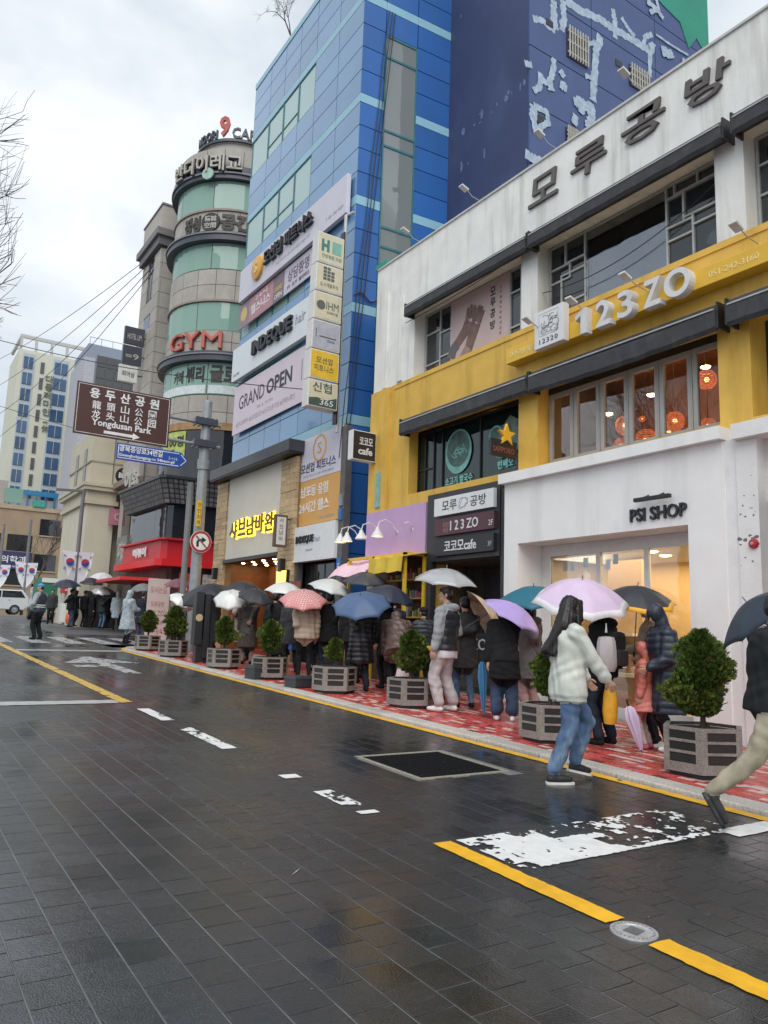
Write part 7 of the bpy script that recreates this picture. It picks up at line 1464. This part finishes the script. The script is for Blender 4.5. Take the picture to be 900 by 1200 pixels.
    if isinstance(under, float) or skirt: mats[5] = shorts or mats[5]
    body = B.build('body', mats, T, vox, 3, wrinkle=(TOP, PAN, SLV, UND) if not puff else (PAN, UND) if not sleeve else (PAN, UND, SLV), puff=((TOP,) if sleeve else (TOP, SLV)) if puff else (), extra=xt, qh=qh)
    if vox < .02 and not noface:
        for sx in (-1, 1):
            e = MB().sphere(tuple(H((sx * .031, .080, .004))), (.012, .008, .007), 8).build('eye', EYE_W, body, smooth=True); MB().sphere(tuple(H((sx * .031, .0865, .004))), .0045, 6).build('iris', EYE_D, e, smooth=True)
            br = MB().tube([tuple(H((sx * .018, .0945, .027))), tuple(H((sx * .034, .0915, .032))), tuple(H((sx * .05, .081, .026)))], .0032, 5).build('eyebrow', hairm or HAIR, body)
        MB().tube([tuple(H((-.02, .088, -.062))), tuple(H((0, .0955, -.0625))), tuple(H((.02, .088, -.062)))], .004, 5).build('lips', SK_R, body)
    # hair
    if hair:
        hb = Body()
        if hair == 'hoodup':
            hb.ell(H((0, -.015, .015)), (.105, .118, .128), 0, Hm); hb.cap(F((0, -.05, 1.47)), .09, H((0, -.03, -.06)), .10, 0); o = hb.build('hood', [hairm or top], T, vox, 3, wrinkle=(0,))
        elif hair in ('cap', 'helmet'):
            hb.ell(H((0, -.008, .05)), (.092, .112, .078), 0, Hm); hb.cap(H((-.04, .09, .035)), .014, H((.04, .09, .035)), .014, 0); hb.cap(H((-.025, .12, .028)), .012, H((.025, .12, .028)), .012, 0); o = hb.build('cap', [hairm or BLK], T, vox, 2)
            h2 = Body(); h2.ell(H((0, -.035, -.015)), (.077, .066, .065), 0, Hm); h2.build('hair', [HAIR], T, vox, 2, strands=.002)
        else:
            hb.ell(H((0, -.014, .040)), (.083, .096, .080), 0, Hm); hb.ell(H((0, -.036, .0)), (.080, .074, .085), 0, Hm); hb.cap(H((-.045, .066, .075)), .024, H((.045, .066, .075)), .024, 0)
            for sx in (-1, 1): hb.cap(H((sx * .07, .03, .05)), .016, H((sx * .074, .018, .0)), .012, 0)
            if hair == 'bob':
                hb.cap(H((0, -.055, .0)), .075, H((0, -.065, -.11)), .062, 0)
                for sx in (-1, 1): hb.cap(H((sx * .07, -.005, .02)), .030, H((sx * .072, -.005, -.12)), .024, 0)
            if hair == 'long':
                hb.cap(H((0, -.055, .0)), .082, H((0, -.10, -.20)), .078, 0); hb.cap(H((0, -.10, -.18)), .078, F((0, -.165 - b, 1.22)), .06, 0); hb.cap(H((-.05, -.07, -.1)), .05, F((-.08, -.15 - b, 1.17)), .035, 0); hb.cap(H((.05, -.07, -.1)), .05, F((.07, -.14 - b, 1.18)), .03, 0)
                for sx in (-1, 1): hb.cap(H((sx * .068, .045, .06)), .034, H((sx * .078, .05, -.10)), .036, 0); hb.cap(H((sx * .072, .012, .03)), .034, H((sx * .08, .02, -.16)), .034, 0); hb.cap(H((sx * .078, .02, -.16)), .030, F((sx * .10, .03 + b, 1.33)), .022, 0)
            o = hb.build('hair', [hairm or HAIR], T, min(vox, .014), 2, strands=.0045 if hair == 'long' else .0026)
    UMB.append((T, toloc))
    if umb: umbrella(c, r, ax, **{k: v for k, v in umb.items() if k not in ('c', 'r', 'axis', 'hand')})
    return T
def umbrella(c, r, ax, label='', m=None, trim=None, shaft=.55, n=8, hgt=.46, clear=False, shm=None, grp='open umbrellas over the queue', under=None, dots=None, alt=None):
    if abs(ax.x) + abs(ax.y) < .45: ax = (ax + Vector((-.10, -.20, 0))).normalized()
    c = Vector(c); q = ax.to_track_quat('Z', 'Y'); T = empty('umbrella', label, 'umbrella', c - ax * (shaft + .06), 0, grp); T.rotation_euler = q.to_euler(); zc = shaft + .06; h = r * hgt
    A = MB(); nr = 8; na = 5; tot = n * na; rows = []
    for i in range(nr + 1):
        u = i / nr
        for j in range(tot):
            f_ = (j % na) / na; sag = 4 * f_ * (1 - f_); t = 2 * math.pi * j / tot; rr = r * u * (1 - sag * (.055 + .05 * u * u)); z = h * (1 - u ** 1.9) - (.03 * r * sag * u * (1 - u)) + sag * .035 * r * u ** 6
            A.v.append((rr * math.cos(t), rr * math.sin(t), zc + z))
    for i in range(nr):
        for j in range(tot): A.f.append((i * tot + j, (i + 1) * tot + j, (i + 1) * tot + (j + 1) % tot, i * tot + (j + 1) % tot)); A.m.append(1 if trim and i >= nr - 1 else (1 if alt and (j // na) % 2 else 0))
    A.f = [f for f in A.f]
    o = A.build('canopy', [m, trim or alt or m] + ([] if not under else []), T)
    me = o.data; me.polygons.foreach_set('use_smooth', [True] * len(me.polygons))
    sd = o.modifiers.new('cloth', 'SOLIDIFY'); sd.thickness = .004; sd.offset = -1
    if under: me.materials.append(under); sd.material_offset = 2
    sh_ = shm or mat('umbrella_steel', (.25, .25, .26), .35, metal=.6)
    rb = MB()
    for j in range(n):
        t = 2 * math.pi * j / n; P = [(r * u * math.cos(t), r * u * math.sin(t), zc + h * (1 - u ** 1.9) - .008) for u in (.04, .35, .65, .9, 1.01)]; rb.tube(P, .0035, 4); rb.tube([(0, 0, zc - r * .18), P[2]], .003, 4)
    rb.build('rib_frame', sh_, T); MB().tube([(0, 0, .06), (0, 0, zc + h + .05)], .0065, 6).build('shaft', sh_, T); MB().tube([(0, 0, zc + h), (0, 0, zc + h + .055)], [.007, .004], 6).build('ferrule', sh_, T)
    MB().tube([(0, 0, .12), (0, 0, 0), (.012, 0, -.035), (.04, 0, -.05), (.062, 0, -.03)], .013, 8).build('handle', black_m if clear is False else alu_w, T, smooth='auto')
    if dots:
        db = MB()
        for i in range(1, 11):
            for j in range(max(6, int(i * 5))):
                u = i / 11; t = 2 * math.pi * (j + .5 * (i % 2)) / max(6, int(i * 5)); f_ = ((t / (2 * math.pi) * n) % 1); sag = 4 * f_ * (1 - f_); rr = r * u * (1 - sag * (.055 + .05 * u * u)); z = zc + h * (1 - u ** 1.9) + .007 - .02 * r * sag * u
                db.lathe([(0, .0), (.016, -.001)], 7, (rr * math.cos(t), rr * math.sin(t), z), axis=(u * .7 * math.cos(t), u * .7 * math.sin(t), 1))
        tag(db.build('polka_dot', dots, T), kind='stuff')
    return T
def ucloth(name, c, rough=.45, **k): return mat('umbrella_' + name, c, rough, .07, 5, spec=.4, bump=.06, bscale=14, **k)
def film(name, col, thru, rough=.12):
    if name in MATS: return MATS[name]
    m = glass(name, tint=(.97, .97, .98), thru=thru, rough=rough, body=col, refl=1.1); return m
clear_f = film('sheened_clear_film', (.80, .82, .84), .56); white_f = film('milky_umbrella_film', (.82, .82, .80), .22, .25); grey_f = film('greyish_umbrella_film', (.66, .68, .66), .18, .3)  # the clear film's whitish sheen is put into its body colour
V = Vector
# ---- passers-by in front
person('woman in white padded jacket and blue jeans walking along the kerb with long dark hair', 5.36, 5.02, 112, 1.66, top=mat('pearl_jacket', (.60, .62, .57), .42, .10, 5, bump=.35, bscale=14, spec=.5), pants=JEAN, shoe=mat('black_canvas_shoe', (.015, .015, .016), .6), sole=mat('white_rubber', (.66, .65, .62), .5), hair='long', hem=.80, under=.745, shorts=mat('pearl_rib', (.50, .52, .47), .7, .1, 5, bump=.5, bscale=90), bulk=.042, face=(42, -10), feet=((-.10, .14), (.09, -.16)), lift=(.06, 0), toes=(12, 0), hands=((-.22, .30, .93), (.17, .34, .92)), vox=.0115, wide=.022, group='people walking past the queue')
person('man in black sweater and khaki trousers striding out of view on the right', 5.60, 3.27, 116, 1.72, top=cloth('black_knit', (.016, .018, .021)), pants=cloth('khaki', (.30, .27, .20)), shoe=mat('charcoal_shoe', (.03, .03, .033), .6, .2), hair='short', hem=.84, bulk=.022, lean=7, face=(0, -10), feet=((-.10, .42), (.10, -.50)), lift=(0, .18), toes=(0, 62), hands=((-.16, .36, 1.12), (.2, .30, 1.02)), vox=.0115, wide=.008, sole=mat('grey_rubber', (.035, .035, .038), .5), group='people walking past the queue',
       umb=dict(c=(6.36, 3.74, 1.64), r=.42, axis=(-.42, .45, .75), hand=0, shaft=.45, label='dark slate umbrella tilted in front of the man in black sweater', m=ucloth('slate', (.022, .036, .056)), grp='umbrellas of the people walking past'))
# ---- the queue, from the near end
person('man in beige jacket with a cross strap holding the black umbrella with yellow lining', 7.86, 6.05, 318, 1.70, top=cloth('beige_fleece', (.34, .27, .20)), pants=BLK, hair='short', hem=.78, bulk=.03, face=(12, 0), vox=.013, hands=((-.22, .25, .9), (.2, .3, 1.1)), umb=dict(c=(7.72, 6.12, 1.87), r=.47, axis=(-.10, -.05, 1), hand=0, shaft=.66, label='black umbrella with bright yellow lining held over the man in beige', m=ucloth('black', (.03, .032, .04)), trim=mat('umbrella_yellow_trim', (.80, .40, .02), .5), under=mat('umbrella_yellow', (.80, .42, .03), .5, .06)))
person('person in glossy navy hooded puffer jacket beside the nearest conifer', 7.52, 5.58, 300, 1.62, top=mat('navy_puffer', (.022, .030, .048), .45, .1, 5, spec=.5), pants=BLK, hair='hoodup', hem=.45, bulk=.055, puff=True, face=(20, -25), vox=.013, shoe=alu_w, hands=((-.16, .28, .98), (.16, .28, .98)), lean=8)
person('small child in coral pink raincoat and pink boots', 7.42, 5.80, 330, 1.18, top=mat('coral_raincoat', (.58, .17, .13), .45, .08, 6, bump=.2, bscale=20), pants=cloth('pale_leggings', (.55, .42, .40)), shoe=mat('pink_boot', (.52, .13, .19), .4), hair='hoodup', hairm=MATS['coral_raincoat'], hem=.62, flare=.05, bulk=.04, vox=.013, face=(0, -20))
person('person all in black wearing a black backpack under the lavender umbrella', 7.12, 6.14, 350, 1.66, top=BLK, pants=NAV, hair='bob', hem=.80, bulk=.03, vox=.0135, feet=((-.12, .02), (.13, 0)), wide=.02, hood=1, hands=((-.15, .3, 1.1), (.24, .05, .85)), umb=dict(c=(6.93, 6.30, 1.83), r=.58, axis=(-.12, -.12, 1), hand=0, shaft=.60, label='lavender umbrella with a white band round its rim', m=ucloth('lavender', (.60, .47, .63)), trim=mat('umbrella_white_band', (.74, .72, .74), .5), hgt=.52))
bp = empty('backpack', 'black backpack worn by the person under the lavender umbrella', 'backpack', (7.10, 5.95, gz(6) + 1.05), R(10)); MB().box(-.15, .15, -.08, .06, -.14, .28).build('pack', BLK, bp, bevel=.05); MB().box(-.11, .11, -.12, -.08, -.1, .08).build('front_pocket', mat('pack_pocket', (.02, .02, .023), .5), bp, bevel=.02); MB().box(-.04, .04, -.124, -.121, -.12, -.11).build('reflector', sw, bp)
person('person mostly hidden in dark clothes behind the lavender umbrella', 8.45, 8.0, 340, 1.68, top=BLK, hair='bob', vox=.02)
person('person in grey wool coat and pale pink trousers under the teal umbrella', 8.12, 8.36, 348, 1.64, top=cloth('grey_coat', (.20, .195, .19)), pants=cloth('pale_pink', (.55, .38, .36)), shoe=alu_w, hair='bob', hem=.56, flare=.03, bulk=.035, wide=.03, vox=.0145, hood=1, umb=dict(c=(8.06, 8.22, 1.95), r=.52, axis=(-.12, 0, 1), hand=0, shaft=.6, label='teal umbrella beside the white boutique corner', m=ucloth('teal', (.015, .13, .19)), hgt=.42))
person('person in black coat and wide blue jeans leaning under a pale purple umbrella', 7.26, 7.95, 40, 1.63, top=BLK, pants=JEAND, shoe=alu_w, hair='bob', hem=.60, bulk=.035, wide=.05, lean=16, vox=.0135, umb=dict(c=(7.40, 7.98, 1.70), r=.46, axis=(.22, -.46, .86), hand=1, shaft=.5, label='pale purple umbrella tilted towards the street', m=ucloth('purple', (.40, .30, .62)), hgt=.4))
person('man in grey hoodie black padded vest and pale cargo trousers looking left', 7.02, 8.95, 338, 1.79, top=mat('black_vest', (.018, .021, .027), .4, .1, 5, spec=.5), sleeve=cloth('grey_hoodie', (.30, .31, .33)), pants=cloth('pale_cargo', (.46, .41, .42)), shoe=alu_w, hair='short', hem=.86, bulk=.035, puff=True, qh=.115, wide=.035, under=.74, shorts=cloth('white_tee', (.6, .58, .62)), hood=2, face=(32, 0), vox=.0115, hands=((-.27, .04, .80), (.2, .30, 1.18)), feet=((-.13, .05), (.13, -.03)), umb=dict(c=(7.12, 9.12, 2.20), r=.50, axis=(.05, 0, 1), hand=1, shaft=.85, label='clear see-through dome umbrella over the man in the black vest', m=clear_f, clear=True, hgt=.42))
person('person in dark grey coat and jeans just behind the man in the black vest', 7.62, 9.25, 20, 1.68, top=cloth('charcoal', (.045, .047, .05)), pants=JEAN, hair='short', hem=.62, bulk=.025, vox=.016, umb=dict(c=(7.74, 8.99, 1.70), r=.46, axis=(.62, -.30, .42), hand=1, shaft=.45, label='beige umbrella seen edge on behind the man in the black vest', m=ucloth('beige', (.60, .47, .33)), alt=mat('umbrella_tan', (.50, .38, .27), .5)))
person('short person in dark jacket and cap with a yellow bag near the stair entrance', 8.2, 11.1, 10, 1.50, top=mat('dark_slate_jacket', (.03, .036, .045), .5, .1, 5), hair='cap', hem=.78, bulk=.04, vox=.016, puff=True)
yb_ = empty('waist_bag', 'bright yellow waist bag on the short person in the dark jacket', 'bag', (8.17, 10.92, gz(11) + .82), R(-10)); MB().box(-.17, .17, -.05, .02, -.04, .05).build('pouch', mat('bag_yellow', (.75, .45, .02), .5), yb_, bevel=.02)
person('person in quilted brown puffer coat bending over near the third planter', 7.48, 10.85, 30, 1.62, top=mat('brown_puffer', (.10, .062, .055), .38, .1, 5, spec=.5), pants=BLK, hair='hoodup', hem=.55, bulk=.06, puff=True, lean=46, vox=.0145, hands=((-.2, .42, .62), (.22, .4, .6)), face=(0, -10), qh=.10)
person('person in long black quilted coat with its back to the street under the blue umbrella', 7.10, 11.42, 12, 1.68, top=mat('black_puffer', (.012, .012, .015), .42, .1, 5, spec=.5), pants=NAV, hair='short', hem=.50, bulk=.045, puff=True, vox=.0135, feet=((-.13, 0), (.13, .02)), wide=.01, umb=dict(c=(6.98, 11.25, 1.86), r=.52, axis=(-.34, -.36, .86), hand=0, shaft=.55, label='dusty blue umbrella tilted over the long black quilted coat', m=ucloth('dusty_blue', (.07, .12, .23)), hgt=.40))
person('person in black coat under the dark navy umbrella behind the blue one', 7.92, 11.8, 0, 1.68, top=BLK, hair='bob', hem=.6, bulk=.03, vox=.018, umb=dict(c=(7.9, 11.75, 2.06), r=.48, axis=(.18, -.15, 1), hand=1, shaft=.6, label='dark navy umbrella right behind the dusty blue umbrella', m=ucloth('navy', (.025, .032, .055))))
person('person raising a phone under the charcoal umbrella by the lilac shop', 8.42, 13.6, 330, 1.72, top=BLK, hair='short', bulk=.03, vox=.018, hands=((-.12, .32, 1.62), (.2, .2, 1.2)), grip=(True, False), umb=dict(c=(8.35, 13.35, 2.42), r=.48, axis=(0, 0, 1), hand=1, shaft=.75, label='charcoal umbrella just below the yellow awning', m=ucloth('charcoal', (.05, .052, .062))))
ph = empty('phone', 'phone in a tan case held up below the charcoal umbrella', 'phone', (8.27, 13.83, gz(13.8) + 1.72), R(20)); MB().box(-.08, .08, -.008, .008, 0, .11).build('case', mat('tan_case', (.35, .25, .12), .5), ph, bevel=.006); MB().box(-.05, .05, -.0095, -.0082, .02, .09).build('screen', mat('screen_pale', (.4, .36, .3), .3), ph)
person('person in black jacket under the pale grey umbrella behind the beige puffer', 7.88, 13.95, 15, 1.72, top=BLK, pants=NAV, hair='short', bulk=.035, hem=.72, vox=.016, umb=dict(c=(7.9, 13.95, 2.26), r=.50, axis=(.20, -.10, 1), hand=1, shaft=.7, label='pale grey umbrella to the right of the pink dotted one', m=grey_f))
person('person in short beige puffer jacket under the pink polka dot umbrella', 7.33, 13.92, 20, 1.62, top=mat('beige_puffer', (.50, .40, .30), .45, .1, 5), pants=BLK, hair='bob', hem=.82, bulk=.065, puff=True, vox=.0145, qh=.115, umb=dict(c=(7.22, 13.86, 2.00), r=.50, axis=(-.12, -.22, 1), hand=0, shaft=.6, label='pink polka dot umbrella in the middle of the queue', m=ucloth('coral_pink', (.62, .24, .24)), dots=mat('umbrella_dot', (.72, .58, .55), .5), hgt=.42))
person('person in long black coat holding a blue bag under the milky umbrella', 7.82, 16.1, 25, 1.70, top=BLK, hair='bob', hem=.30, flare=.03, bulk=.035, vox=.016, umb=dict(c=(8.0, 16.35, 2.30), r=.48, axis=(.05, 0, 1), hand=0, shaft=.7, label='milky white umbrella in front of the glowing yellow menu box', m=white_f))
bb_ = empty('shopping_bag', 'bright blue shopping bag hanging beside the long black coat', 'bag', (7.62, 14.9, gz(15) + .72), R(15)); MB().prism([(-.16, -.05), (.16, -.05), (.16, .05), (-.16, .05)], -.2, .14).build('bag_body', mat('bag_blue', (.03, .13, .45), .45, .15, 9), bb_, bevel=.02); MB().tube([(-.08, 0, .14), (-.05, 0, .3), (.05, 0, .3), (.08, 0, .14)], .008, 6).build('handle', MATS['bag_blue'], bb_)
person('person in grey brown rain jacket and dark plaid skirt', 7.42, 16.95, 40, 1.64, top=mat('taupe_jacket', (.075, .065, .06), .5, .2, 6, bump=.3, bscale=25), pants=cloth('taupe_leg', (.22, .16, .14)), hair='hoodup', hem=.74, bulk=.04, skirt=.42, shorts=mat('plaid_skirt', (.07, .055, .05), .9, .6, 25), vox=.016, umb=dict(c=(7.28, 16.3, 2.10), r=.45, axis=(.12, -.25, 1), hand=1, shaft=.62, label='black umbrella lower right of the two over the taupe jacket', m=ucloth('black', (.03,) * 3)))
person('person with long brown hair in a pale coat behind the black street cabinet', 7.62, 17.85, 60, 1.60, top=cloth('pale_coat', (.40, .34, .30)), hair='long', hairm=HAIRB, hem=.5, bulk=.03, pants=cloth('taupe_leg', (.22,) * 3), vox=.017, umb=dict(c=(6.93, 16.92, 2.06), r=.42, axis=(-.3, -.5, .75), hand=0, shaft=.5, label='small white clear umbrella tilted beside the black cabinet', m=white_f, clear=True))
person('person in dark coat under the black umbrella left of the cream restaurant', 7.9, 18.3, 20, 1.72, top=BLK, hair='short', bulk=.03, vox=.02, umb=dict(c=(7.72, 18.1, 2.34), r=.52, axis=(0, -.1, 1), hand=1, shaft=.7, label='black umbrella upper left of the two over the taupe jacket', m=ucloth('black', (.03,) * 3)))
bt = empty('blue_bow', 'small bright blue plastic bow on top of an umbrella by the cabinet', 'bow', (7.12, 17.35, 2.14)); MB().lathe([(.02, 0), (.10, .05), (.08, .1), (0, .07)], 8).build('bow', mat('bow_blue', (.05, .28, .6), .4), bt)
person('person in dark parka under the largest black umbrella by the grey pole', 7.55, 19.6, 330, 1.74, top=mat('dark_slate_jacket', (.03,) * 3), hair='short', bulk=.04, hem=.6, vox=.018, umb=dict(c=(7.12, 18.8, 2.16), r=.74, axis=(-.30, -.38, .88), hand=0, shaft=.6, label='largest black umbrella tilted towards the street by the grey pole', m=ucloth('blackest', (.022, .024, .032)), hgt=.42))
person('person in pale top half hidden behind the black street cabinet', 7.6, 20.4, 350, 1.66, top=cloth('pale_coat', (.40,) * 3), pants=BLK, hair='bob', hem=.7, vox=.02, umb=dict(c=(7.0, 20.6, 2.10), r=.36, axis=(.15, -.55, .75), hand=0, shaft=.5, label='small white umbrella folded low left of the grey pole', m=white_f))
person('person in dark coat under the dusky maroon umbrella behind the pole', 7.75, 22.8, 0, 1.68, top=BLK, hair='short', vox=.022, umb=dict(c=(7.65, 22.8, 2.62), r=.46, axis=(0, 0, 1), hand=1, shaft=.72, label='dusky maroon umbrella behind the grey pole', m=ucloth('maroon', (.20, .075, .10))))
person('person standing in a see-through raincoat at the rounded pavement corner', 6.98, 25.6, 70, 1.70, top=mat('misty_raincoat', (.33, .39, .43), .22, .15, 7, bump=.4, bscale=16, spec=.6), pants=BLK, hair='hoodup', hem=.45, flare=.05, bulk=.05, vox=.018, hands=((-.12, .3, 1.15), (.12, .32, 1.12)), group='people at the crossing')
person('person in dark coat under the grey umbrella behind the see-through raincoat', 8.0, 27.6, 40, 1.72, top=NAV, pants=JEAND, hair='short', hem=.6, vox=.022, group='people at the crossing', umb=dict(c=(8.18, 28.4, 2.70), r=.46, axis=(-.1, 0, 1), hand=1, shaft=.7, label='grey umbrella behind the see-through raincoat', m=ucloth('grey', (.16, .17, .17))))
w_ = person('traffic warden in dark vest with pale sleeves and blue cap on the roadway', 4.40, 26.3, 318, 1.76, top=mat('warden_vest', (.03, .034, .05), .6, .1), sleeve=cloth('pale_blue_grey', (.36, .38, .41)), pants=BLK, hair='helmet', hairm=mat('warden_blue', (.06, .27, .55), .4), hem=.86, bulk=.03, vox=.018, hands=((-.3, .2, .98), (.27, .1, .80)), face=(30, 0), group='people at the crossing', wide=.02)
for z in (1.06, 1.0): MB().lathe([(.203, z), (.203, z + .028)], 24).build('reflective_band', sw, w_).scale = (1.04, .78, 1)
for k, (x, y, hd, hh, tp, pn, hr, lb) in enumerate(((7.95, 10.1, 350, 1.66, BLK, NAV, 'bob', 'person in black between the stair entrance and the man in the vest'), (8.5, 12.5, 20, 1.70, NAV, BLK, 'short', 'person in navy close to the yellow counter frame'), (7.75, 12.75, 40, 1.72, BLK, BLK, 'short', 'person in black between the blue and grey umbrellas'), (7.55, 14.95, 15, 1.68, cloth('charcoal', (.045,) * 3), BLK, 'bob', 'person in charcoal left of the beige puffer jacket'), (8.35, 15.2, 340, 1.74, BLK, NAV, 'short', 'tall person in black near the dark salon doorway'), (8.25, 17.3, 30, 1.70, cloth('dark_green_coat', (.03, .04, .035)), BLK, 'short', 'person in dark green coat by the red menu poster'), (8.35, 19.4, 10, 1.70, BLK, BLK, 'bob', 'person in black before the restaurant entrance'), (8.0, 21.2, 20, 1.66, NAV, BLK, 'short', 'person in navy left of the restaurant entrance'), (7.25, 21.6, 40, 1.64, cloth('taupe_coat', (.16, .13, .11)), BLK, 'bob', 'person in taupe coat just behind the grey pole'))):
    person(lb, x, y, hd, hh, top=tp, pants=pn, hair=hr, hem=.62 if k % 2 else .78, bulk=.03, vox=.02)
# ---- the far crowd
fc = [(7.55, 37.3, 80, BLK, JEAND, 1.74, 'person in black jacket and jeans at the near left of the far crowd'), (7.95, 38.3, 70, NAV, BLK, 1.70, 'person in navy coat second from the left in the far crowd'), (8.28, 37.9, 60, BLK, BLK, 1.72, 'person all in black in the middle of the far crowd'), (8.55, 37.4, 100, BLK, BLK, 1.66, 'person in black with knees hidden in the middle right of the far crowd'), (8.82, 36.7, 50, cloth('dark_green_coat', (.03, .04, .035)), JEAN, 1.62, 'person in blue jeans with a pale bag in the far crowd'), (9.25, 37.6, 80, BLK, BLK, 1.72, 'person in black at the right end of the far crowd'), (9.2, 35.6, 200, mat('misty_raincoat', (.5,) * 3), BLK, 1.74, 'person in hooded pale raincoat facing us right of the far crowd'), (8.1, 39.6, 90, cloth('charcoal', (.045,) * 3), BLK, 1.72, 'person in charcoal half hidden at the back of the far crowd'), (7.3, 40.4, 200, cloth('charcoal', (.045,) * 3), BLK, 1.70, 'person in charcoal behind the orange bag')]
fu = {0: dict(c=(7.3, 37.4, 3.05), r=.66, axis=(0, 0, 1), hand=1, shaft=.75, label='navy umbrella at the left of the far crowd', m=ucloth('navy', (.025,) * 3)), 2: dict(c=(8.5, 38.0, 3.26), r=.60, axis=(.1, 0, 1), hand=1, shaft=.8, label='black umbrella in the middle of the far crowd', m=ucloth('black', (.03,) * 3)), 4: dict(c=(8.75, 36.6, 2.85), r=.52, axis=(0, -.2, 1), hand=1, shaft=.6, label='clear umbrella lowest in the far crowd', m=clear_f), 5: dict(c=(9.3, 39.4, 3.62), r=.62, axis=(0, 0, 1), hand=1, shaft=1.0, label='white umbrella highest in the far crowd', m=ucloth('white', (.68, .68, .7))), 7: dict(c=(9.75, 39.2, 3.45), r=.46, axis=(.3, 0, 1), hand=1, shaft=.8, label='pinkish white umbrella at the right of the far crowd', m=ucloth('pinkish', (.66, .5, .54)))}
for i, (x, y, hd, tp, pn, hh, lb) in enumerate(fc):
    U = fu.get(i)
    if U: U['grp'] = 'umbrellas of the far crowd'
    person(lb, x, y, hd, hh, top=tp, pants=pn, hair='hoodup' if i == 6 else ('bob' if i % 2 else 'short'), hem=.55 if i % 2 or i == 6 else .8, bulk=.035, vox=.026, group='far crowd across the side street', umb=U)
# ---- things carried
def folded(label, P, Q, m, r=.05):
    T = empty('folded_umbrella', label, 'umbrella', P); d = V(Q) - V(P); b = MB(); n = 14; L = d.length; q = d.to_track_quat('Z', 'Y'); prof = [(.012, .0), (.02, .06), (.6 * r, .25), (r, .62), (.75 * r, .8), (.02, .86)]
    vs = [q @ V((rr * (1 + .22 * math.cos(j * math.pi)) * math.cos(2 * math.pi * j / n), rr * (1 + .22 * math.cos(j * math.pi)) * math.sin(2 * math.pi * j / n), zz * L)) for rr, zz in prof for j in range(n)]
    b.add(vs, [(i * n + j, i * n + (j + 1) % n, (i + 1) * n + (j + 1) % n, (i + 1) * n + j) for i in range(len(prof) - 1) for j in range(n)]); b.build('canopy', m, T, smooth='auto'); MB().tube([q @ V((0, 0, .8 * L)), q @ V((0, 0, L))], .012, 6).build('handle', black_m, T); MB().tube([q @ V((0, 0, -.03)), q @ V((0, 0, .05))], .006, 6).build('ferrule', black_m, T)
folded('folded lilac umbrella held low beside the coral raincoat child', (7.12, 5.62, gz(5.8) + KZ + .03), (7.06, 5.76, gz(5.8) + .60), ucloth('lavender', (.52,) * 3), .06)
folded('folded bright blue umbrella hanging beside the wide blue jeans', (7.22, 8.32, gz(8.3) + KZ + .04), (7.18, 8.34, gz(8.3) + .92), ucloth('bright_blue', (.05, .20, .38)), .055)
yc = empty('yellow_bag', 'crumpled yellow cloth bag between the black backpack wearer and the coral child', 'bag', (7.05, 5.98, gz(6) + .56), R(12)); yc.scale = (.85, .85, .8); MB().lathe([(0, -.32), (.08, -.32), (.10, -.15), (.085, .08), (.05, .22), (0, .24)], 12).build('bag_body', mat('bag_cloth_yellow', (.72, .36, .02), .55, .15, 8, bump=.5, bscale=12), yc, smooth='auto')
pb = empty('plastic_bag', 'see-through plastic bag with something pink inside behind the woman in white', 'bag', (6.86, 5.86, gz(5.8) + 1.06), R(20)); MB().lathe([(0, -.17), (.09, -.165), (.115, -.10), (.11, .05), (.10, .16), (.085, .21), (.05, .22)], 9).build('bag_film', film('milky_bag_film', (.62, .55, .56), .35, .2), pb, smooth='auto'); MB().box(-.08, .08, -.05, .05, -.15, -.06).build('pink_tray', mat('tray_pink', (.6, .07, .12), .5), pb, bevel=.015); MB().tube([(-.02, 0, .26), (0, 0, .36), (.02, 0, .26)], .006, 5).build('handle', alu_w, pb)
pg = empty('white_bag', 'pale pink carrier bag leaning behind the third planter', 'bag', (7.22, 10.3, gz(10.3) + KZ + .22)); MB().lathe([(0, -.2), (.16, -.2), (.15, 0), (.10, .25), (.03, .36), (0, .36)], 10).build('bag_body', mat('bag_pale_pink', (.58, .45, .46), .5, .1, 8, bump=.4, bscale=12), pg, smooth='auto')
bpy.data.scenes.remove(tmp)
